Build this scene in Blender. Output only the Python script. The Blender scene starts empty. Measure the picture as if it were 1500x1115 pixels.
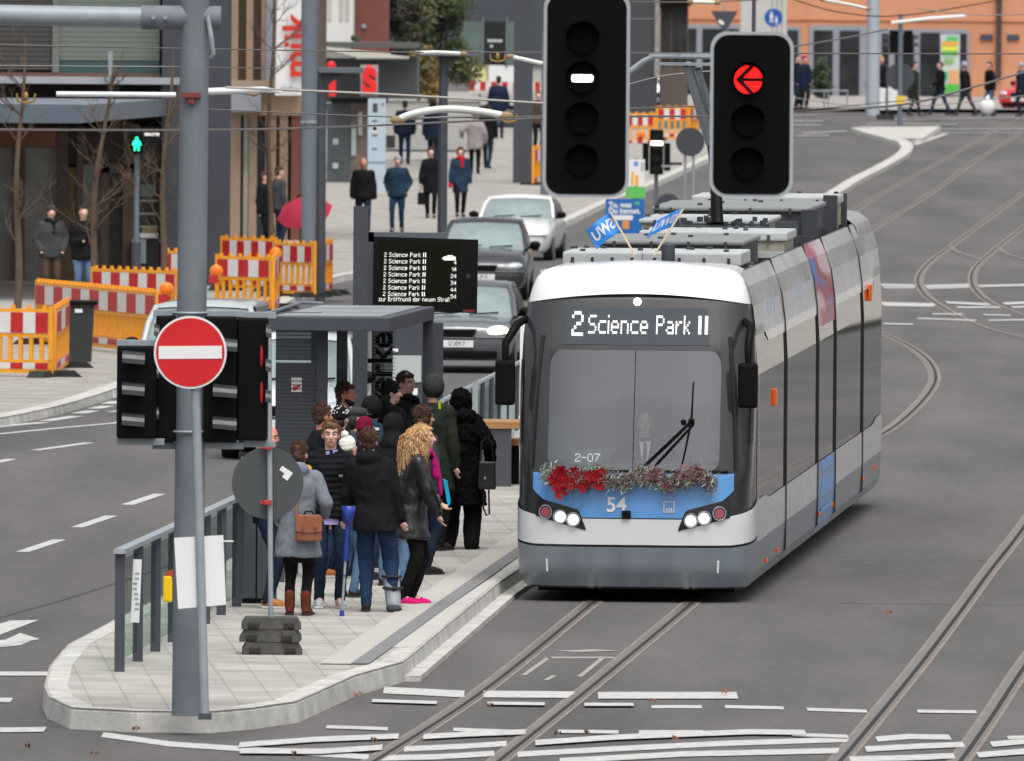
import bpy, bmesh, math, random
import numpy as np
from mathutils import Vector, Matrix, Euler, noise
R = math.radians
random.seed(7)
scene = bpy.context.scene
COL = scene.collection
# ---------------------------------------------------------------- camera model (metres; +Y looks down the street)
F = 22000.0; CAMH = 6.2; CY = -14.0; ROLL = 0.008
TH = math.atan((557.5 - CY) / F)
def sm(a, b, x):
    t = min(1, max(0, (x - a) / (b - a))); return t * t * (3 - 2 * t)
def T(Y):
    x = min(Y, 680) - 345
    sp = x if x > 200 else 12 * math.log(1 + math.exp(x / 12))
    return .2 * sm(150, 195, Y) + .0115 * sp
def ray(px, py):
    dx, dy = px - 750, py - 557.5
    x0 = dx * math.cos(ROLL) + dy * math.sin(ROLL); y0 = -dx * math.sin(ROLL) + dy * math.cos(ROLL)
    return Vector((x0 / F, math.cos(TH) - y0 / F * math.sin(TH), -math.sin(TH) - y0 / F * math.cos(TH)))
def P(px, py, Y):
    d = ray(px, py); return Vector((0, 0, CAMH)) + d * (Y / d.y)
def G(px, py, h=0.0):
    d = ray(px, py); lo, hi = 30.0, 690.0
    f = lambda Y: CAMH + d.z / d.y * Y - T(Y) - h
    for _ in range(60):
        m = (lo + hi) / 2
        if f(m) > 0: lo = m
        else: hi = m
    return P(px, py, lo)
def X_at(px, Y): return P(px, 300, Y).x
def Z_at(py, Y, px=750): return P(px, py, Y).z
# ---------------------------------------------------------------- materials
_M = {}
def c(r, g, b):
    f = lambda v: (v / 255 / 12.92) if v / 255 <= .04045 else ((v / 255 + .055) / 1.055) ** 2.4
    return (f(r), f(g), f(b))
def M(name, col, rough=.6, metal=0.0, var=0.0, scale=6.0, bump=0.0, bscale=40.0, spec=.5, coat=0.0, emit=None, es=1.0, stretch=None, wave=0.0, wscale=20.0):
    if name in _M: return _M[name]
    m = bpy.data.materials.new(name); m.use_nodes = True
    nt = m.node_tree; b = nt.nodes['Principled BSDF']; N = nt.nodes.new; L = nt.links.new
    b.inputs['Base Color'].default_value = (*col, 1); b.inputs['Roughness'].default_value = rough
    b.inputs['Metallic'].default_value = metal; b.inputs['Specular IOR Level'].default_value = spec
    b.inputs['Coat Weight'].default_value = coat
    if coat: b.inputs['Coat Roughness'].default_value = .06
    if emit:
        b.inputs['Emission Color'].default_value = (*emit, 1); b.inputs['Emission Strength'].default_value = es
    tc = None
    if var or bump or wave:
        tc = N('ShaderNodeTexCoord'); mp = N('ShaderNodeMapping'); L(tc.outputs['Object'], mp.inputs[0])
        if stretch: mp.inputs['Scale'].default_value = stretch
    if var:
        n = N('ShaderNodeTexNoise'); n.inputs['Scale'].default_value = scale; n.inputs['Detail'].default_value = 6; n.inputs['Roughness'].default_value = .65
        L(mp.outputs[0], n.inputs['Vector'])
        r = N('ShaderNodeValToRGB'); r.color_ramp.elements[0].position = .3; r.color_ramp.elements[1].position = .72
        r.color_ramp.elements[0].color = (*[v * (1 - var) for v in col], 1); r.color_ramp.elements[1].color = (*[min(1, v * (1 + var)) for v in col], 1)
        L(n.outputs[0], r.inputs[0]); L(r.outputs[0], b.inputs['Base Color'])
        mr = N('ShaderNodeMapRange'); mr.inputs['To Min'].default_value = max(.03, rough - .12); mr.inputs['To Max'].default_value = min(1, rough + .12)
        L(n.outputs[0], mr.inputs[0]); L(mr.outputs[0], b.inputs['Roughness'])
    if bump or wave:
        bp = N('ShaderNodeBump'); bp.inputs['Distance'].default_value = .02
        if wave:
            w = N('ShaderNodeTexWave'); w.bands_direction = 'Z'; w.inputs['Scale'].default_value = wscale; w.inputs['Distortion'].default_value = 1.2
            L(mp.outputs[0], w.inputs['Vector']); bp.inputs['Strength'].default_value = wave; L(w.outputs['Fac'], bp.inputs['Height'])
        else:
            n2 = N('ShaderNodeTexNoise'); n2.inputs['Scale'].default_value = bscale; n2.inputs['Detail'].default_value = 4
            L(mp.outputs[0], n2.inputs['Vector']); bp.inputs['Strength'].default_value = bump; L(n2.outputs[0], bp.inputs['Height'])
        L(bp.outputs[0], b.inputs['Normal'])
    _M[name] = m; return m
TMP = bpy.data.scenes.new('tmp')
def evalmesh(o):
    TMP.collection.objects.link(o); vl = TMP.view_layers[0]; vl.update(); me = bpy.data.meshes.new_from_object(o.evaluated_get(vl.depsgraph)); TMP.collection.objects.unlink(o); return me
def glass(name, tint, fac=.2, rough=.03, ior=1.5):
    if name in _M: return _M[name]
    m = bpy.data.materials.new(name); m.use_nodes = True; nt = m.node_tree; nt.nodes.clear(); N = nt.nodes.new; L = nt.links.new
    o = N('ShaderNodeOutputMaterial'); mx = N('ShaderNodeMixShader'); t = N('ShaderNodeBsdfTransparent'); g = N('ShaderNodeBsdfGlossy')
    t.inputs[0].default_value = (*tint, 1); g.inputs['Roughness'].default_value = rough; g.inputs[0].default_value = (.95, .97, 1, 1)
    fr = N('ShaderNodeFresnel'); fr.inputs[0].default_value = ior; ad = N('ShaderNodeMath'); ad.operation = 'ADD'; ad.use_clamp = True; ad.inputs[1].default_value = fac
    L(fr.outputs[0], ad.inputs[0]); L(ad.outputs[0], mx.inputs[0]); L(t.outputs[0], mx.inputs[1]); L(g.outputs[0], mx.inputs[2]); L(mx.outputs[0], o.inputs[0])
    _M[name] = m; return m
# ---------------------------------------------------------------- mesh builder
class MB:
    def __init__(s): s.bm = bmesh.new()
    def face(s, vs):
        try: return s.bm.faces.new([s.bm.verts.new(v) for v in vs])
        except ValueError: return None
    def box(s, c, d, rz=0.0, rx=0.0, ry=0.0, bev=0.0):
        t = bmesh.new(); bmesh.ops.create_cube(t, size=1)
        bmesh.ops.scale(t, vec=d, verts=t.verts)
        if bev: bmesh.ops.bevel(t, geom=list(t.edges), offset=bev, segments=2, affect='EDGES', profile=.6)
        t.transform(Matrix.Translation(c) @ Euler((rx, ry, rz)).to_matrix().to_4x4()); s._join(t); return s
    def bb(s, x0, x1, y0, y1, z0, z1, bev=0.0):
        return s.box(((x0 + x1) / 2, (y0 + y1) / 2, (z0 + z1) / 2), (abs(x1 - x0), abs(y1 - y0), abs(z1 - z0)), bev=bev)
    def _join(s, t):
        vm = {}
        for v in t.verts: vm[v] = s.bm.verts.new(v.co)
        for f in t.faces:
            try: s.bm.faces.new([vm[v] for v in f.verts])
            except ValueError: pass
        t.free()
    def loft(s, rings, cap=True, closed=True):
        rv = [[s.bm.verts.new(p) for p in r] for r in rings]
        n = len(rings[0])
        for a, b in zip(rv, rv[1:]):
            for i in range(n if closed else n - 1):
                j = (i + 1) % n
                try: s.bm.faces.new((a[i], a[j], b[j], b[i]))
                except ValueError: pass
        if cap and closed:
            for r, fl in ((rv[0], True), (rv[-1], False)):
                try: s.bm.faces.new(r[::-1] if fl else r)
                except ValueError: pass
        return s
    def cyl(s, p0, p1, r0, r1=None, n=12, cap=True):
        p0, p1 = Vector(p0), Vector(p1); r1 = r0 if r1 is None else r1
        d = (p1 - p0).normalized(); a = d.orthogonal().normalized(); b = d.cross(a)
        ring = lambda p, r: [p + (a * math.cos(t) + b * math.sin(t)) * r for t in [2 * math.pi * i / n for i in range(n)]]
        return s.loft([ring(p0, r0), ring(p1, r1)], cap)
    def tube(s, pts, r, n=6):
        pts = [Vector(p) for p in pts]; rings = []; a = None
        for i, p in enumerate(pts):
            d = (pts[min(i + 1, len(pts) - 1)] - pts[max(i - 1, 0)]).normalized()
            if a is None: a = d.orthogonal().normalized()
            a = (a - d * a.dot(d)).normalized(); b = d.cross(a)
            rr = r[i] if isinstance(r, (list, tuple)) else r
            rings.append([p + (a * math.cos(t) + b * math.sin(t)) * rr for t in [2 * math.pi * k / n for k in range(n)]])
        return s.loft(rings)
    def sph(s, c, r, u=14, v=9, rot=None):
        t = bmesh.new(); bmesh.ops.create_uvsphere(t, u_segments=u, v_segments=v, radius=1)
        if not isinstance(r, (tuple, list)): r = (r, r, r)
        m = Matrix.Diagonal((*r, 1))
        if rot is not None: m = rot.to_4x4() @ m
        t.transform(Matrix.Translation(c) @ m); s._join(t); return s
    def cap(s, p0, r0, p1, r1, n=10):
        s.cyl(p0, p1, r0, r1, n); s.sph(p0, r0, n, 6); s.sph(p1, r1, n, 6); return s
    def prism(s, poly, axis, a0, a1):
        def mk(p, a): return {'x': (a, p[0], p[1]), 'y': (p[0], a, p[1]), 'z': (p[0], p[1], a)}[axis]
        return s.loft([[mk(p, a0) for p in poly], [mk(p, a1) for p in poly]])
    def grid(s, fn, nu, nv):
        V = [[s.bm.verts.new(fn(i / nu, j / nv)) for i in range(nu + 1)] for j in range(nv + 1)]
        for j in range(nv):
            for i in range(nu):
                try: s.bm.faces.new((V[j][i], V[j][i + 1], V[j + 1][i + 1], V[j + 1][i]))
                except ValueError: pass
        return s
    def disc(s, c, n, r, seg=24, r_in=None):
        c, n = Vector(c), Vector(n).normalized(); a = n.orthogonal().normalized(); b = n.cross(a)
        s.face([c + (a * math.cos(t) + b * math.sin(t)) * r for t in [2 * math.pi * i / seg for i in range(seg)]]); return s
    def mesh(s, name, smooth=False):
        me = bpy.data.meshes.new(name)
        bmesh.ops.recalc_face_normals(s.bm, faces=s.bm.faces); s.bm.to_mesh(me); s.bm.free()
        if smooth: me.polygons.foreach_set('use_smooth', [True] * len(me.polygons))
        return me
    def build(s, name, mat, parent=None, smooth=False, loc=None, auto=None):
        me = s.mesh(name, smooth or auto is not None)
        o = bpy.data.objects.new(name, me); COL.objects.link(o); me.materials.append(mat)
        if smooth and auto is None: auto = 62
        if auto is not None:
            me.set_sharp_from_angle(angle=R(auto))
        if parent: o.parent = parent
        if loc is not None: o.location = loc
        return o
def tag(o, label=None, cat=None, group=None, kind=None):
    if label: o['label'] = label
    if cat: o['category'] = cat
    if group: o['group'] = group
    if kind: o['kind'] = kind
    return o
def thing(name, label, cat, loc=(0, 0, 0), rotz=0.0, group=None):
    o = bpy.data.objects.new(name, None); COL.objects.link(o); o.empty_display_size = .2
    o.location = loc; o.rotation_euler = (0, 0, rotz); return tag(o, label, cat, group)
def struct(o): o['kind'] = 'structure'; return o
def text(name, s, size, mat, parent, loc, rot=(R(90), 0, 0), depth=.004, align='CENTER', sx=1.0, bold=0.0):
    cu = bpy.data.curves.new(name, 'FONT'); cu.body = s; cu.size = size; cu.extrude = depth; cu.align_x = align; cu.align_y = 'CENTER'; cu.offset = bold
    t = bpy.data.objects.new(name + '_tmp', cu); me = evalmesh(t)
    bpy.data.objects.remove(t); bpy.data.curves.remove(cu)
    me.name = name; me.materials.clear(); me.materials.append(mat)
    o = bpy.data.objects.new(name, me); COL.objects.link(o); o.parent = parent; o.location = loc; o.rotation_euler = rot; o.scale = (sx, 1, 1)
    return o
FONT = {
'2': "01110 10001 00001 00110 01000 10000 11111", 'S': "01111 10000 10000 01110 00001 00001 11110", 'c': "00000 00000 01111 10000 10000 10000 01111",
'i': "1 0 1 1 1 1 1", 'e': "00000 00000 01110 10001 11111 10000 01110", 'n': "00000 00000 11110 10001 10001 10001 10001", 'P': "11110 10001 10001 11110 10000 10000 10000",
'a': "00000 00000 01110 00001 01111 10001 01111", 'r': "0000 0000 1011 1100 1000 1000 1000", 'k': "1000 1000 1001 1010 1100 1010 1001", 'I': "110 110 110 110 110 110 110", ' ': "000 000 000 000 000 000 000",
'1': "001 011 101 001 001 001 001", '4': "00010 00110 01010 10010 11111 00010 00010", '3': "11110 00001 00001 01110 00001 00001 11110", '5': "11111 10000 11110 00001 00001 10001 01110",
'z': "00000 00000 11111 00010 00100 01000 11111", 'u': "00000 00000 10001 10001 10001 10001 01111", 'E': "11111 10000 10000 11110 10000 10000 11111", 'ö': "01010 00000 01110 10001 10001 10001 01110",
'f': "0011 0100 1110 0100 0100 0100 0100", 'g': "00000 01111 10001 10001 01111 00001 01110", 'd': "00001 00001 01111 10001 10001 10001 01111", 't': "0100 0100 1110 0100 0100 0100 0011",
'ß': "0110 1001 1001 1010 1001 1001 1010", '0': "01110 10001 10001 10001 10001 10001 01110", '7': "11111 00001 00010 00100 00100 01000 01000", '-': "0000 0000 0000 1111 0000 0000 0000",
'T': "0011100 0100010 1111111 1010101 1111111 1111111 0100010"}
def dots(s, h, fill=.82, aspect=1.0):
    """list of (x, z, dx, dz) squares for dot-matrix text, height h, starting at x=0; returns list and width"""
    p = h / 7; x = 0; out = []
    for ch in s:
        rows = FONT[ch].split()
        for j, r in enumerate(rows):
            for i, v in enumerate(r):
                if v == '1': out.append(((x + i + .5) * p * aspect, (6.5 - j) * p, p * fill * aspect, p * fill))
        x += len(rows[0]) + 1
    return out, (x - 1) * p * aspect
def led(name, s, h, mat, parent, x, y, z, fill=.85, aspect=1.0, right=False, depth=.004):
    d, w = dots(s, h, fill, aspect); b = MB()
    for (a, q, dx, dz) in d: b.box((x + a - (w if right else 0), y, z + q), (dx, depth, dz))
    return b.build(name, mat, parent)
# ---------------------------------------------------------------- palette
m_galv = M('galvanised_steel', c(112, 118, 126), .68, .05, .16, 2.2, .05, 60, spec=.3)
m_galv2 = M('galvanised_light', c(146, 154, 160), .55, .2, .14, 5, spec=.35)
m_anth = M('anthracite_paint', c(62, 66, 74), .5, 0, .08, 4)
m_anth2 = M('anthracite_panel', c(70, 74, 80), .45, 0, .06, 3)
m_black = M('black_plastic', (.003, .003, .0034), .55, 0, .2, 10, spec=.12)
m_rubber = M('black_rubber', (.015, .015, .016), .75, 0, .25, 12)
m_white = M('white_paint', (.78, .79, .8), .35, 0, .03, 3)
m_signwhite = M('sign_white', (.75, .75, .74), .4)
m_signred = M('sign_red', (.58, .012, .015), .4, 0, .05, 5)
m_yellow = M('barrier_yellow', (.78, .31, .012), .5, 0, .12, 5)
m_orange = M('lamp_orange', (.85, .16, .01), .3)
m_conc = M('concrete', (.42, .41, .38), .85, 0, .18, 5, .25, 30)
m_kerb = M('kerb_stone', (.47, .46, .43), .8, 0, .28, 2.5, .3, 25)
m_wood = M('bench_wood', (.34, .17, .06), .6, 0, .25, 6, stretch=(1, 8, 8))
m_steel = M('rail_steel', c(140, 132, 126), .38, .7, .2, 1.5)
m_cable = M('overhead_cable', c(112, 108, 106), .5, .3)
m_led = M('led_white', (.3, .3, .3), .5, emit=(1, 1, .95), es=1.15)
m_dark = M('dark_interior', (.02, .021, .023), .7, 0, .2, 3)
# ---------------------------------------------------------------- camera, sky, sun
cam_d = bpy.data.cameras.new('camera'); cam = bpy.data.objects.new('camera', cam_d); COL.objects.link(cam); scene.camera = cam
cam_d.sensor_width = 36; cam_d.lens = F / 1500 * 36; cam_d.clip_start = 1; cam_d.clip_end = 6000
fw = Vector((0, math.cos(TH), -math.sin(TH))); up0 = Vector((0, math.sin(TH), math.cos(TH))); rt0 = Vector((1, 0, 0))
rt = rt0 * math.cos(ROLL) + up0 * math.sin(ROLL); up = up0 * math.cos(ROLL) - rt0 * math.sin(ROLL)
cam.matrix_world = Matrix(((rt.x, up.x, -fw.x, 0), (rt.y, up.y, -fw.y, 0), (rt.z, up.z, -fw.z, CAMH), (0, 0, 0, 1)))
cam_d.dof.use_dof = True; cam_d.dof.focus_distance = 151; cam_d.dof.aperture_fstop = 11.5
w = bpy.data.worlds.new('World'); scene.world = w; w.use_nodes = True; nt = w.node_tree
bg = nt.nodes['Background']; sky = nt.nodes.new('ShaderNodeTexSky'); sky.sky_type = 'NISHITA'; sky.sun_disc = False
SUN_EL, SUN_AZ = R(64), R(168)      # azimuth clockwise from +Y: behind the camera, a little to the left
sky.sun_elevation = SUN_EL; sky.sun_rotation = SUN_AZ; sky.dust_density = 6; sky.air_density = 1.0; sky.ozone_density = 1
hs = nt.nodes.new('ShaderNodeHueSaturation'); hs.inputs['Saturation'].default_value = .22
nt.links.new(sky.outputs[0], hs.inputs['Color']); nt.links.new(hs.outputs[0], bg.inputs[0]); bg.inputs[1].default_value = .145
sd = bpy.data.lights.new('overcast_sun', 'SUN'); sd.energy = .85; sd.angle = R(28); sd.color = (1, .97, .93)
so = bpy.data.objects.new('overcast_sun', sd); COL.objects.link(so)
sv = Vector((math.sin(SUN_AZ) * math.cos(SUN_EL), math.cos(SUN_AZ) * math.cos(SUN_EL), math.sin(SUN_EL)))
so.rotation_euler = sv.to_track_quat('Z', 'Y').to_euler()
scene.view_settings.view_transform = 'Standard'; scene.view_settings.look = 'None'; scene.view_settings.exposure = 0.42
# ---------------------------------------------------------------- ground sheet
def asphalt():
    m = bpy.data.materials.new('asphalt'); m.use_nodes = True; nt = m.node_tree; b = nt.nodes['Principled BSDF']; N = nt.nodes.new; L = nt.links.new
    tc = N('ShaderNodeTexCoord'); geo = N('ShaderNodeMapping'); L(tc.outputs['Object'], geo.inputs[0]); geo.inputs['Rotation'].default_value = (0, 0, R(4)); geo.inputs['Scale'].default_value = (1, .12, 1)
    n1 = N('ShaderNodeTexNoise'); n1.inputs['Scale'].default_value = .55; n1.inputs['Detail'].default_value = 7; n1.inputs['Roughness'].default_value = .6; L(geo.outputs[0], n1.inputs['Vector'])
    n2 = N('ShaderNodeTexNoise'); n2.inputs['Scale'].default_value = 9; n2.inputs['Detail'].default_value = 5; L(tc.outputs['Object'], n2.inputs['Vector'])
    n3 = N('ShaderNodeTexNoise'); n3.inputs['Scale'].default_value = 70; n3.inputs['Detail'].default_value = 2; L(tc.outputs['Object'], n3.inputs['Vector'])
    a = N('ShaderNodeMix'); a.data_type = 'FLOAT'; a.inputs[0].default_value = .4; L(n1.outputs[0], a.inputs[2]); L(n2.outputs[0], a.inputs[3])
    r = N('ShaderNodeValToRGB'); e = r.color_ramp.elements; e[0].position = .32; e[1].position = .7; e[0].color = (.068, .065, .066, 1); e[1].color = (.158, .149, .145, 1)
    L(a.outputs[0], r.inputs[0]); mm = N('ShaderNodeMix'); mm.data_type = 'RGBA'; mm.blend_type = 'MULTIPLY'; mm.inputs[0].default_value = .5
    r3 = N('ShaderNodeValToRGB'); r3.color_ramp.elements[0].color = (.55, .55, .55, 1); r3.color_ramp.elements[1].color = (1.3, 1.28, 1.25, 1); r3.color_ramp.elements[0].position = .3; r3.color_ramp.elements[1].position = .7
    L(n3.outputs[0], r3.inputs[0]); L(r.outputs[0], mm.inputs[6]); L(r3.outputs[0], mm.inputs[7]); L(mm.outputs[2], b.inputs['Base Color'])
    b.inputs['Roughness'].default_value = .82; b.inputs['Specular IOR Level'].default_value = .25
    bp = N('ShaderNodeBump'); bp.inputs['Strength'].default_value = .35; bp.inputs['Distance'].default_value = .01; L(n3.outputs[0], bp.inputs['Height']); L(bp.outputs[0], b.inputs['Normal'])
    return m
m_asph = asphalt()
rows = [10, 60, 110] + list(range(120, 700, 4)) + [760, 1000, 4500]
b = MB(); b.grid(lambda u, v: (-400 + 800 * u, rows[round(v * (len(rows) - 1))], T(rows[round(v * (len(rows) - 1))])), 8, len(rows) - 1)
road = struct(b.build('road', m_asph))
def resample(pts, step=3.0):
    out = [pts[0]]
    for a, q in zip(pts, pts[1:]):
        n = max(1, int((Vector(q) - Vector(a)).length / step))
        out += [tuple(Vector(a).lerp(Vector(q), (i + 1) / n)) for i in range(n)]
    return out
def smooth_curve(pts, n=6):
    P_ = [Vector(p) for p in pts]; out = []
    for i in range(len(P_) - 1):
        p0, p1, p2, p3 = P_[max(i - 1, 0)], P_[i], P_[i + 1], P_[min(i + 2, len(P_) - 1)]
        for k in range(n):
            t = k / n; out.append(.5 * ((2 * p1) + (p2 - p0) * t + (2 * p0 - 5 * p1 + 4 * p2 - p3) * t * t + (3 * p1 - p0 - 3 * p2 + p3) * t ** 3))
    return out + [P_[-1]]
def ribbon(b, pts, w, zo, off=0.0):
    pts = [Vector((p[0], p[1])) for p in pts]; L_, R_ = [], []
    for i, p in enumerate(pts):
        d = (pts[min(i + 1, len(pts) - 1)] - pts[max(i - 1, 0)]).normalized(); n = Vector((d.y, -d.x))
        a, q = p + n * (off - w / 2), p + n * (off + w / 2)
        L_.append(b.bm.verts.new((a.x, a.y, T(a.y) + zo))); R_.append(b.bm.verts.new((q.x, q.y, T(q.y) + zo)))
    for i in range(len(pts) - 1): b.bm.faces.new((L_[i], R_[i], R_[i + 1], L_[i + 1]))
def gx(*pp): return [(g.x, g.y) for g in (G(x, y) for x, y in pp)]
# ---------------------------------------------------------------- tram rails
m_seal = M('rail_sealant', c(128, 118, 110), .6, 0, .35, 3, spec=.3)
m_groove = M('rail_groove', (.012, .011, .010), .8)
rails = [
 (gx((515, 1135), (700, 1017), (850, 897), (905, 850)) , 1.0), (gx((700, 1138), (860, 1010), (1001, 893), (1050, 845)), 1.0),
 (gx((1185, 1160), (1229, 1115), (1345, 975), (1440, 848), (1500, 770), (1600, 640)), 1.0), (gx((1375, 1150), (1405, 1115), (1452, 1048), (1500, 975), (1600, 830)), 1.0),
 (gx((1230, 660), (1293, 635), (1335, 603), (1362, 572), (1369, 550), (1357, 527), (1330, 507), (1295, 490), (1240, 465)), .8),
 (gx((1540, 255), (1497, 285), (1440, 327), (1395, 360), (1362, 385), (1346, 408), (1354, 430), (1384, 452), (1435, 478), (1500, 496), (1560, 510)), .8),
 (gx((1560, 285), (1500, 333), (1462, 363), (1433, 388), (1424, 408), (1432, 428), (1456, 446), (1500, 463), (1560, 480)), .8),
 (gx((1495, 172), (1447, 197), (1390, 230), (1330, 263), (1277, 293), (1240, 318)), .6), (gx((1530, 178), (1487, 200), (1430, 235), (1369, 280), (1296, 326), (1250, 356)), .6),
]
for pts, k in rails:
    pts = smooth_curve(pts, 10); 
    b = MB(); ribbon(b, pts, .20, .004); o = struct(b.build('tram_rail', m_seal))
    b = MB(); ribbon(b, pts, .062, .009, -.035); b.build('rail_head', m_steel, o)
    b = MB(); ribbon(b, pts, .042, .008, .018); b.build('rail_groove', m_groove, o)
    b = MB(); ribbon(b, pts, .02, .009, .05); b.build('rail_lip', m_steel, o)
b = MB()
for pp in ([(1394, 360), (1400, 368), (1440, 382)], [(1462, 362), (1475, 372), (1520, 386)]): ribbon(b, smooth_curve(gx(*pp)), .12, .012)
struct(b.build('tram_rail', m_steel))
# ---------------------------------------------------------------- road markings
m_line = M('road_marking_paint', (.47, .465, .45), .75, 0, .30, 9)
def lines(spec, w, wear=m_line):
    b = MB()
    for pp in spec: ribbon(b, resample(gx(*pp), 3), w, .005)
    return struct(b.build('road_marking', wear))
def hline(spec, w):      # lines that run across the view: width is measured along the street
    b = MB()
    for q_, pp in enumerate(spec):
        hz_ = .005 + .0009 * ((q_ + len(spec)) % 17); pts = resample(gx(*pp), .5); n = len(pts)
        lo = [b.bm.verts.new((x, y - w / 2, T(y) + hz_)) for x, y in pts]; hi = [b.bm.verts.new((x, y + w / 2, T(y) + hz_)) for x, y in pts]
        for i in range(n - 1): b.bm.faces.new((lo[i], lo[i + 1], hi[i + 1], hi[i]))
    return struct(b.build('road_marking', m_line))
hline([[(562, 1012), (680, 1018)], [(708, 1018), (842, 1019)], [(876, 1020), (1080, 1020)]], 1.25)
hline([[(545, 1029), (640, 1032)], [(714, 1033), (798, 1034)], [(856, 1035), (928, 1035)], [(954, 1036), (1028, 1036)], [(1062, 1036), (1148, 1038)], [(1182, 1040), (1270, 1043)], [(1344, 1043), (1430, 1044)],
       [(478, 1066), (568, 1069)], [(664, 1070), (752, 1073)], [(818, 1073), (906, 1074)], [(936, 1074), (1030, 1074)], [(1062, 1074), (1134, 1076)], [(1160, 1078), (1242, 1081)], [(1476, 1083), (1510, 1082)]], .55)
hline([[(350, 1094), (460, 1086), (584, 1081)], [(620, 1082), (690, 1078), (770, 1075)], [(784, 1091), (900, 1083), (1020, 1078), (1100, 1075), (1180, 1076)],
       [(352, 1103), (470, 1104), (560, 1098)], [(592, 1098), (680, 1094), (742, 1090)], [(758, 1106), (900, 1098), (1060, 1090), (1244, 1084)], [(1284, 1084), (1330, 1080), (1392, 1081)],
       [(550, 1112), (640, 1110), (724, 1105)], [(820, 1116), (1000, 1106), (1230, 1101)], [(1268, 1099), (1340, 1095), (1412, 1092)], [(1452, 1092), (1510, 1087)], [(1245, 1114), (1330, 1112), (1398, 1109)], [(1432, 1108), (1510, 1102)]], .85)
hline([[(150, 1077), (250, 1091), (400, 1101), (540, 1110)]], .8)
hline([[(-20, 988), (96, 988)], [(-20, 1026), (17, 1027)], [(-20, 1071), (66, 1070)]], .8)
lines([[(33, 809), (87, 791)], [(113, 773), (163, 756)], [(186, 740), (234, 724)], [(52, 660), (131, 649)], [(-15, 680), (17, 673)]], .15)
lines([[(-60, 640), (0, 636), (80, 628), (170, 620), (230, 608), (320, 585)]], .14)
lines([[(-20, 628), (0, 625), (66, 619)], [(66, 617), (112, 610)], [(115, 606), (136, 602)], [(138, 599), (157, 595)], [(158, 592), (172, 588)], [(176, 583), (192, 578)]], .22)
lines([[(160, 604), (174, 602)]], .12)
def flat(poly, zo=.006):
    b = MB(); b.face([(g.x, g.y, T(g.y) + zo) for g in (G(*p) for p in poly)]); struct(b.build('road_marking', m_line))
flat([(-40, 946), (-40, 928), (14, 910), (57, 909)]); flat([(-30, 941), (8, 938), (30, 928), (58, 937), (0, 948), (-30, 950)]); flat([(0, 947), (56, 935), (30, 946), (-40, 953)])
hline([[(1290, 418), (1340, 419)], [(1355, 420), (1420, 418)], [(1434, 420), (1510, 418)], [(1290, 445), (1370, 447)], [(1386, 444), (1450, 447)], [(1470, 446), (1510, 444)]], 2.0)
hline([[(1294, 422), (1340, 422)], [(1358, 423), (1420, 421)], [(1294, 448), (1368, 449)], [(1402, 451), (1465, 451)], [(1482, 451), (1510, 450)]], 1.4)
hline([[(1344, 467), (1430, 470)], [(1448, 470), (1510, 469)], [(1294, 475), (1338, 476)], [(1366, 461), (1410, 461)], [(1440, 462), (1480, 463)]], 1.0)
hline([[(1100, 178), (1205, 178)], [(1100, 184), (1202, 184)], [(1175, 196), (1240, 193)], [(1166, 200), (1215, 199)], [(1270, 182), (1402, 183)], [(1260, 186), (1360, 188)], [(1375, 190), (1510, 190)], [(1375, 194), (1510, 194)], [(1100, 170), (1200, 168)], [(1300, 176), (1500, 172)]], 2.2)
lines([[(1385, 196), (1340, 212)], [(1210, 290), (1260, 262)]], .2)
m_faint = M('worn_marking', c(150, 147, 142), .8, 0, .3, 8)
lines([[(767, 990), (805, 963)], [(849, 992), (882, 965)], [(800, 997), (812, 990)]], .05, m_faint); lines([[(830, 955), (890, 953)], [(800, 964), (900, 964)]], .35, m_faint)
m_tar = M('tar_seam', (.035, .034, .034), .55, 0, .3, 4)
b = MB()
for pp, w_ in (([(1230, 884), (1500, 887)], .5), ([(0, 905), (90, 880), (200, 845), (330, 800)], .05)): ribbon(b, resample(gx(*pp), 2), w_ if w_ < .3 else .04, .003)
struct(b.build('road_seam', m_tar))
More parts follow.
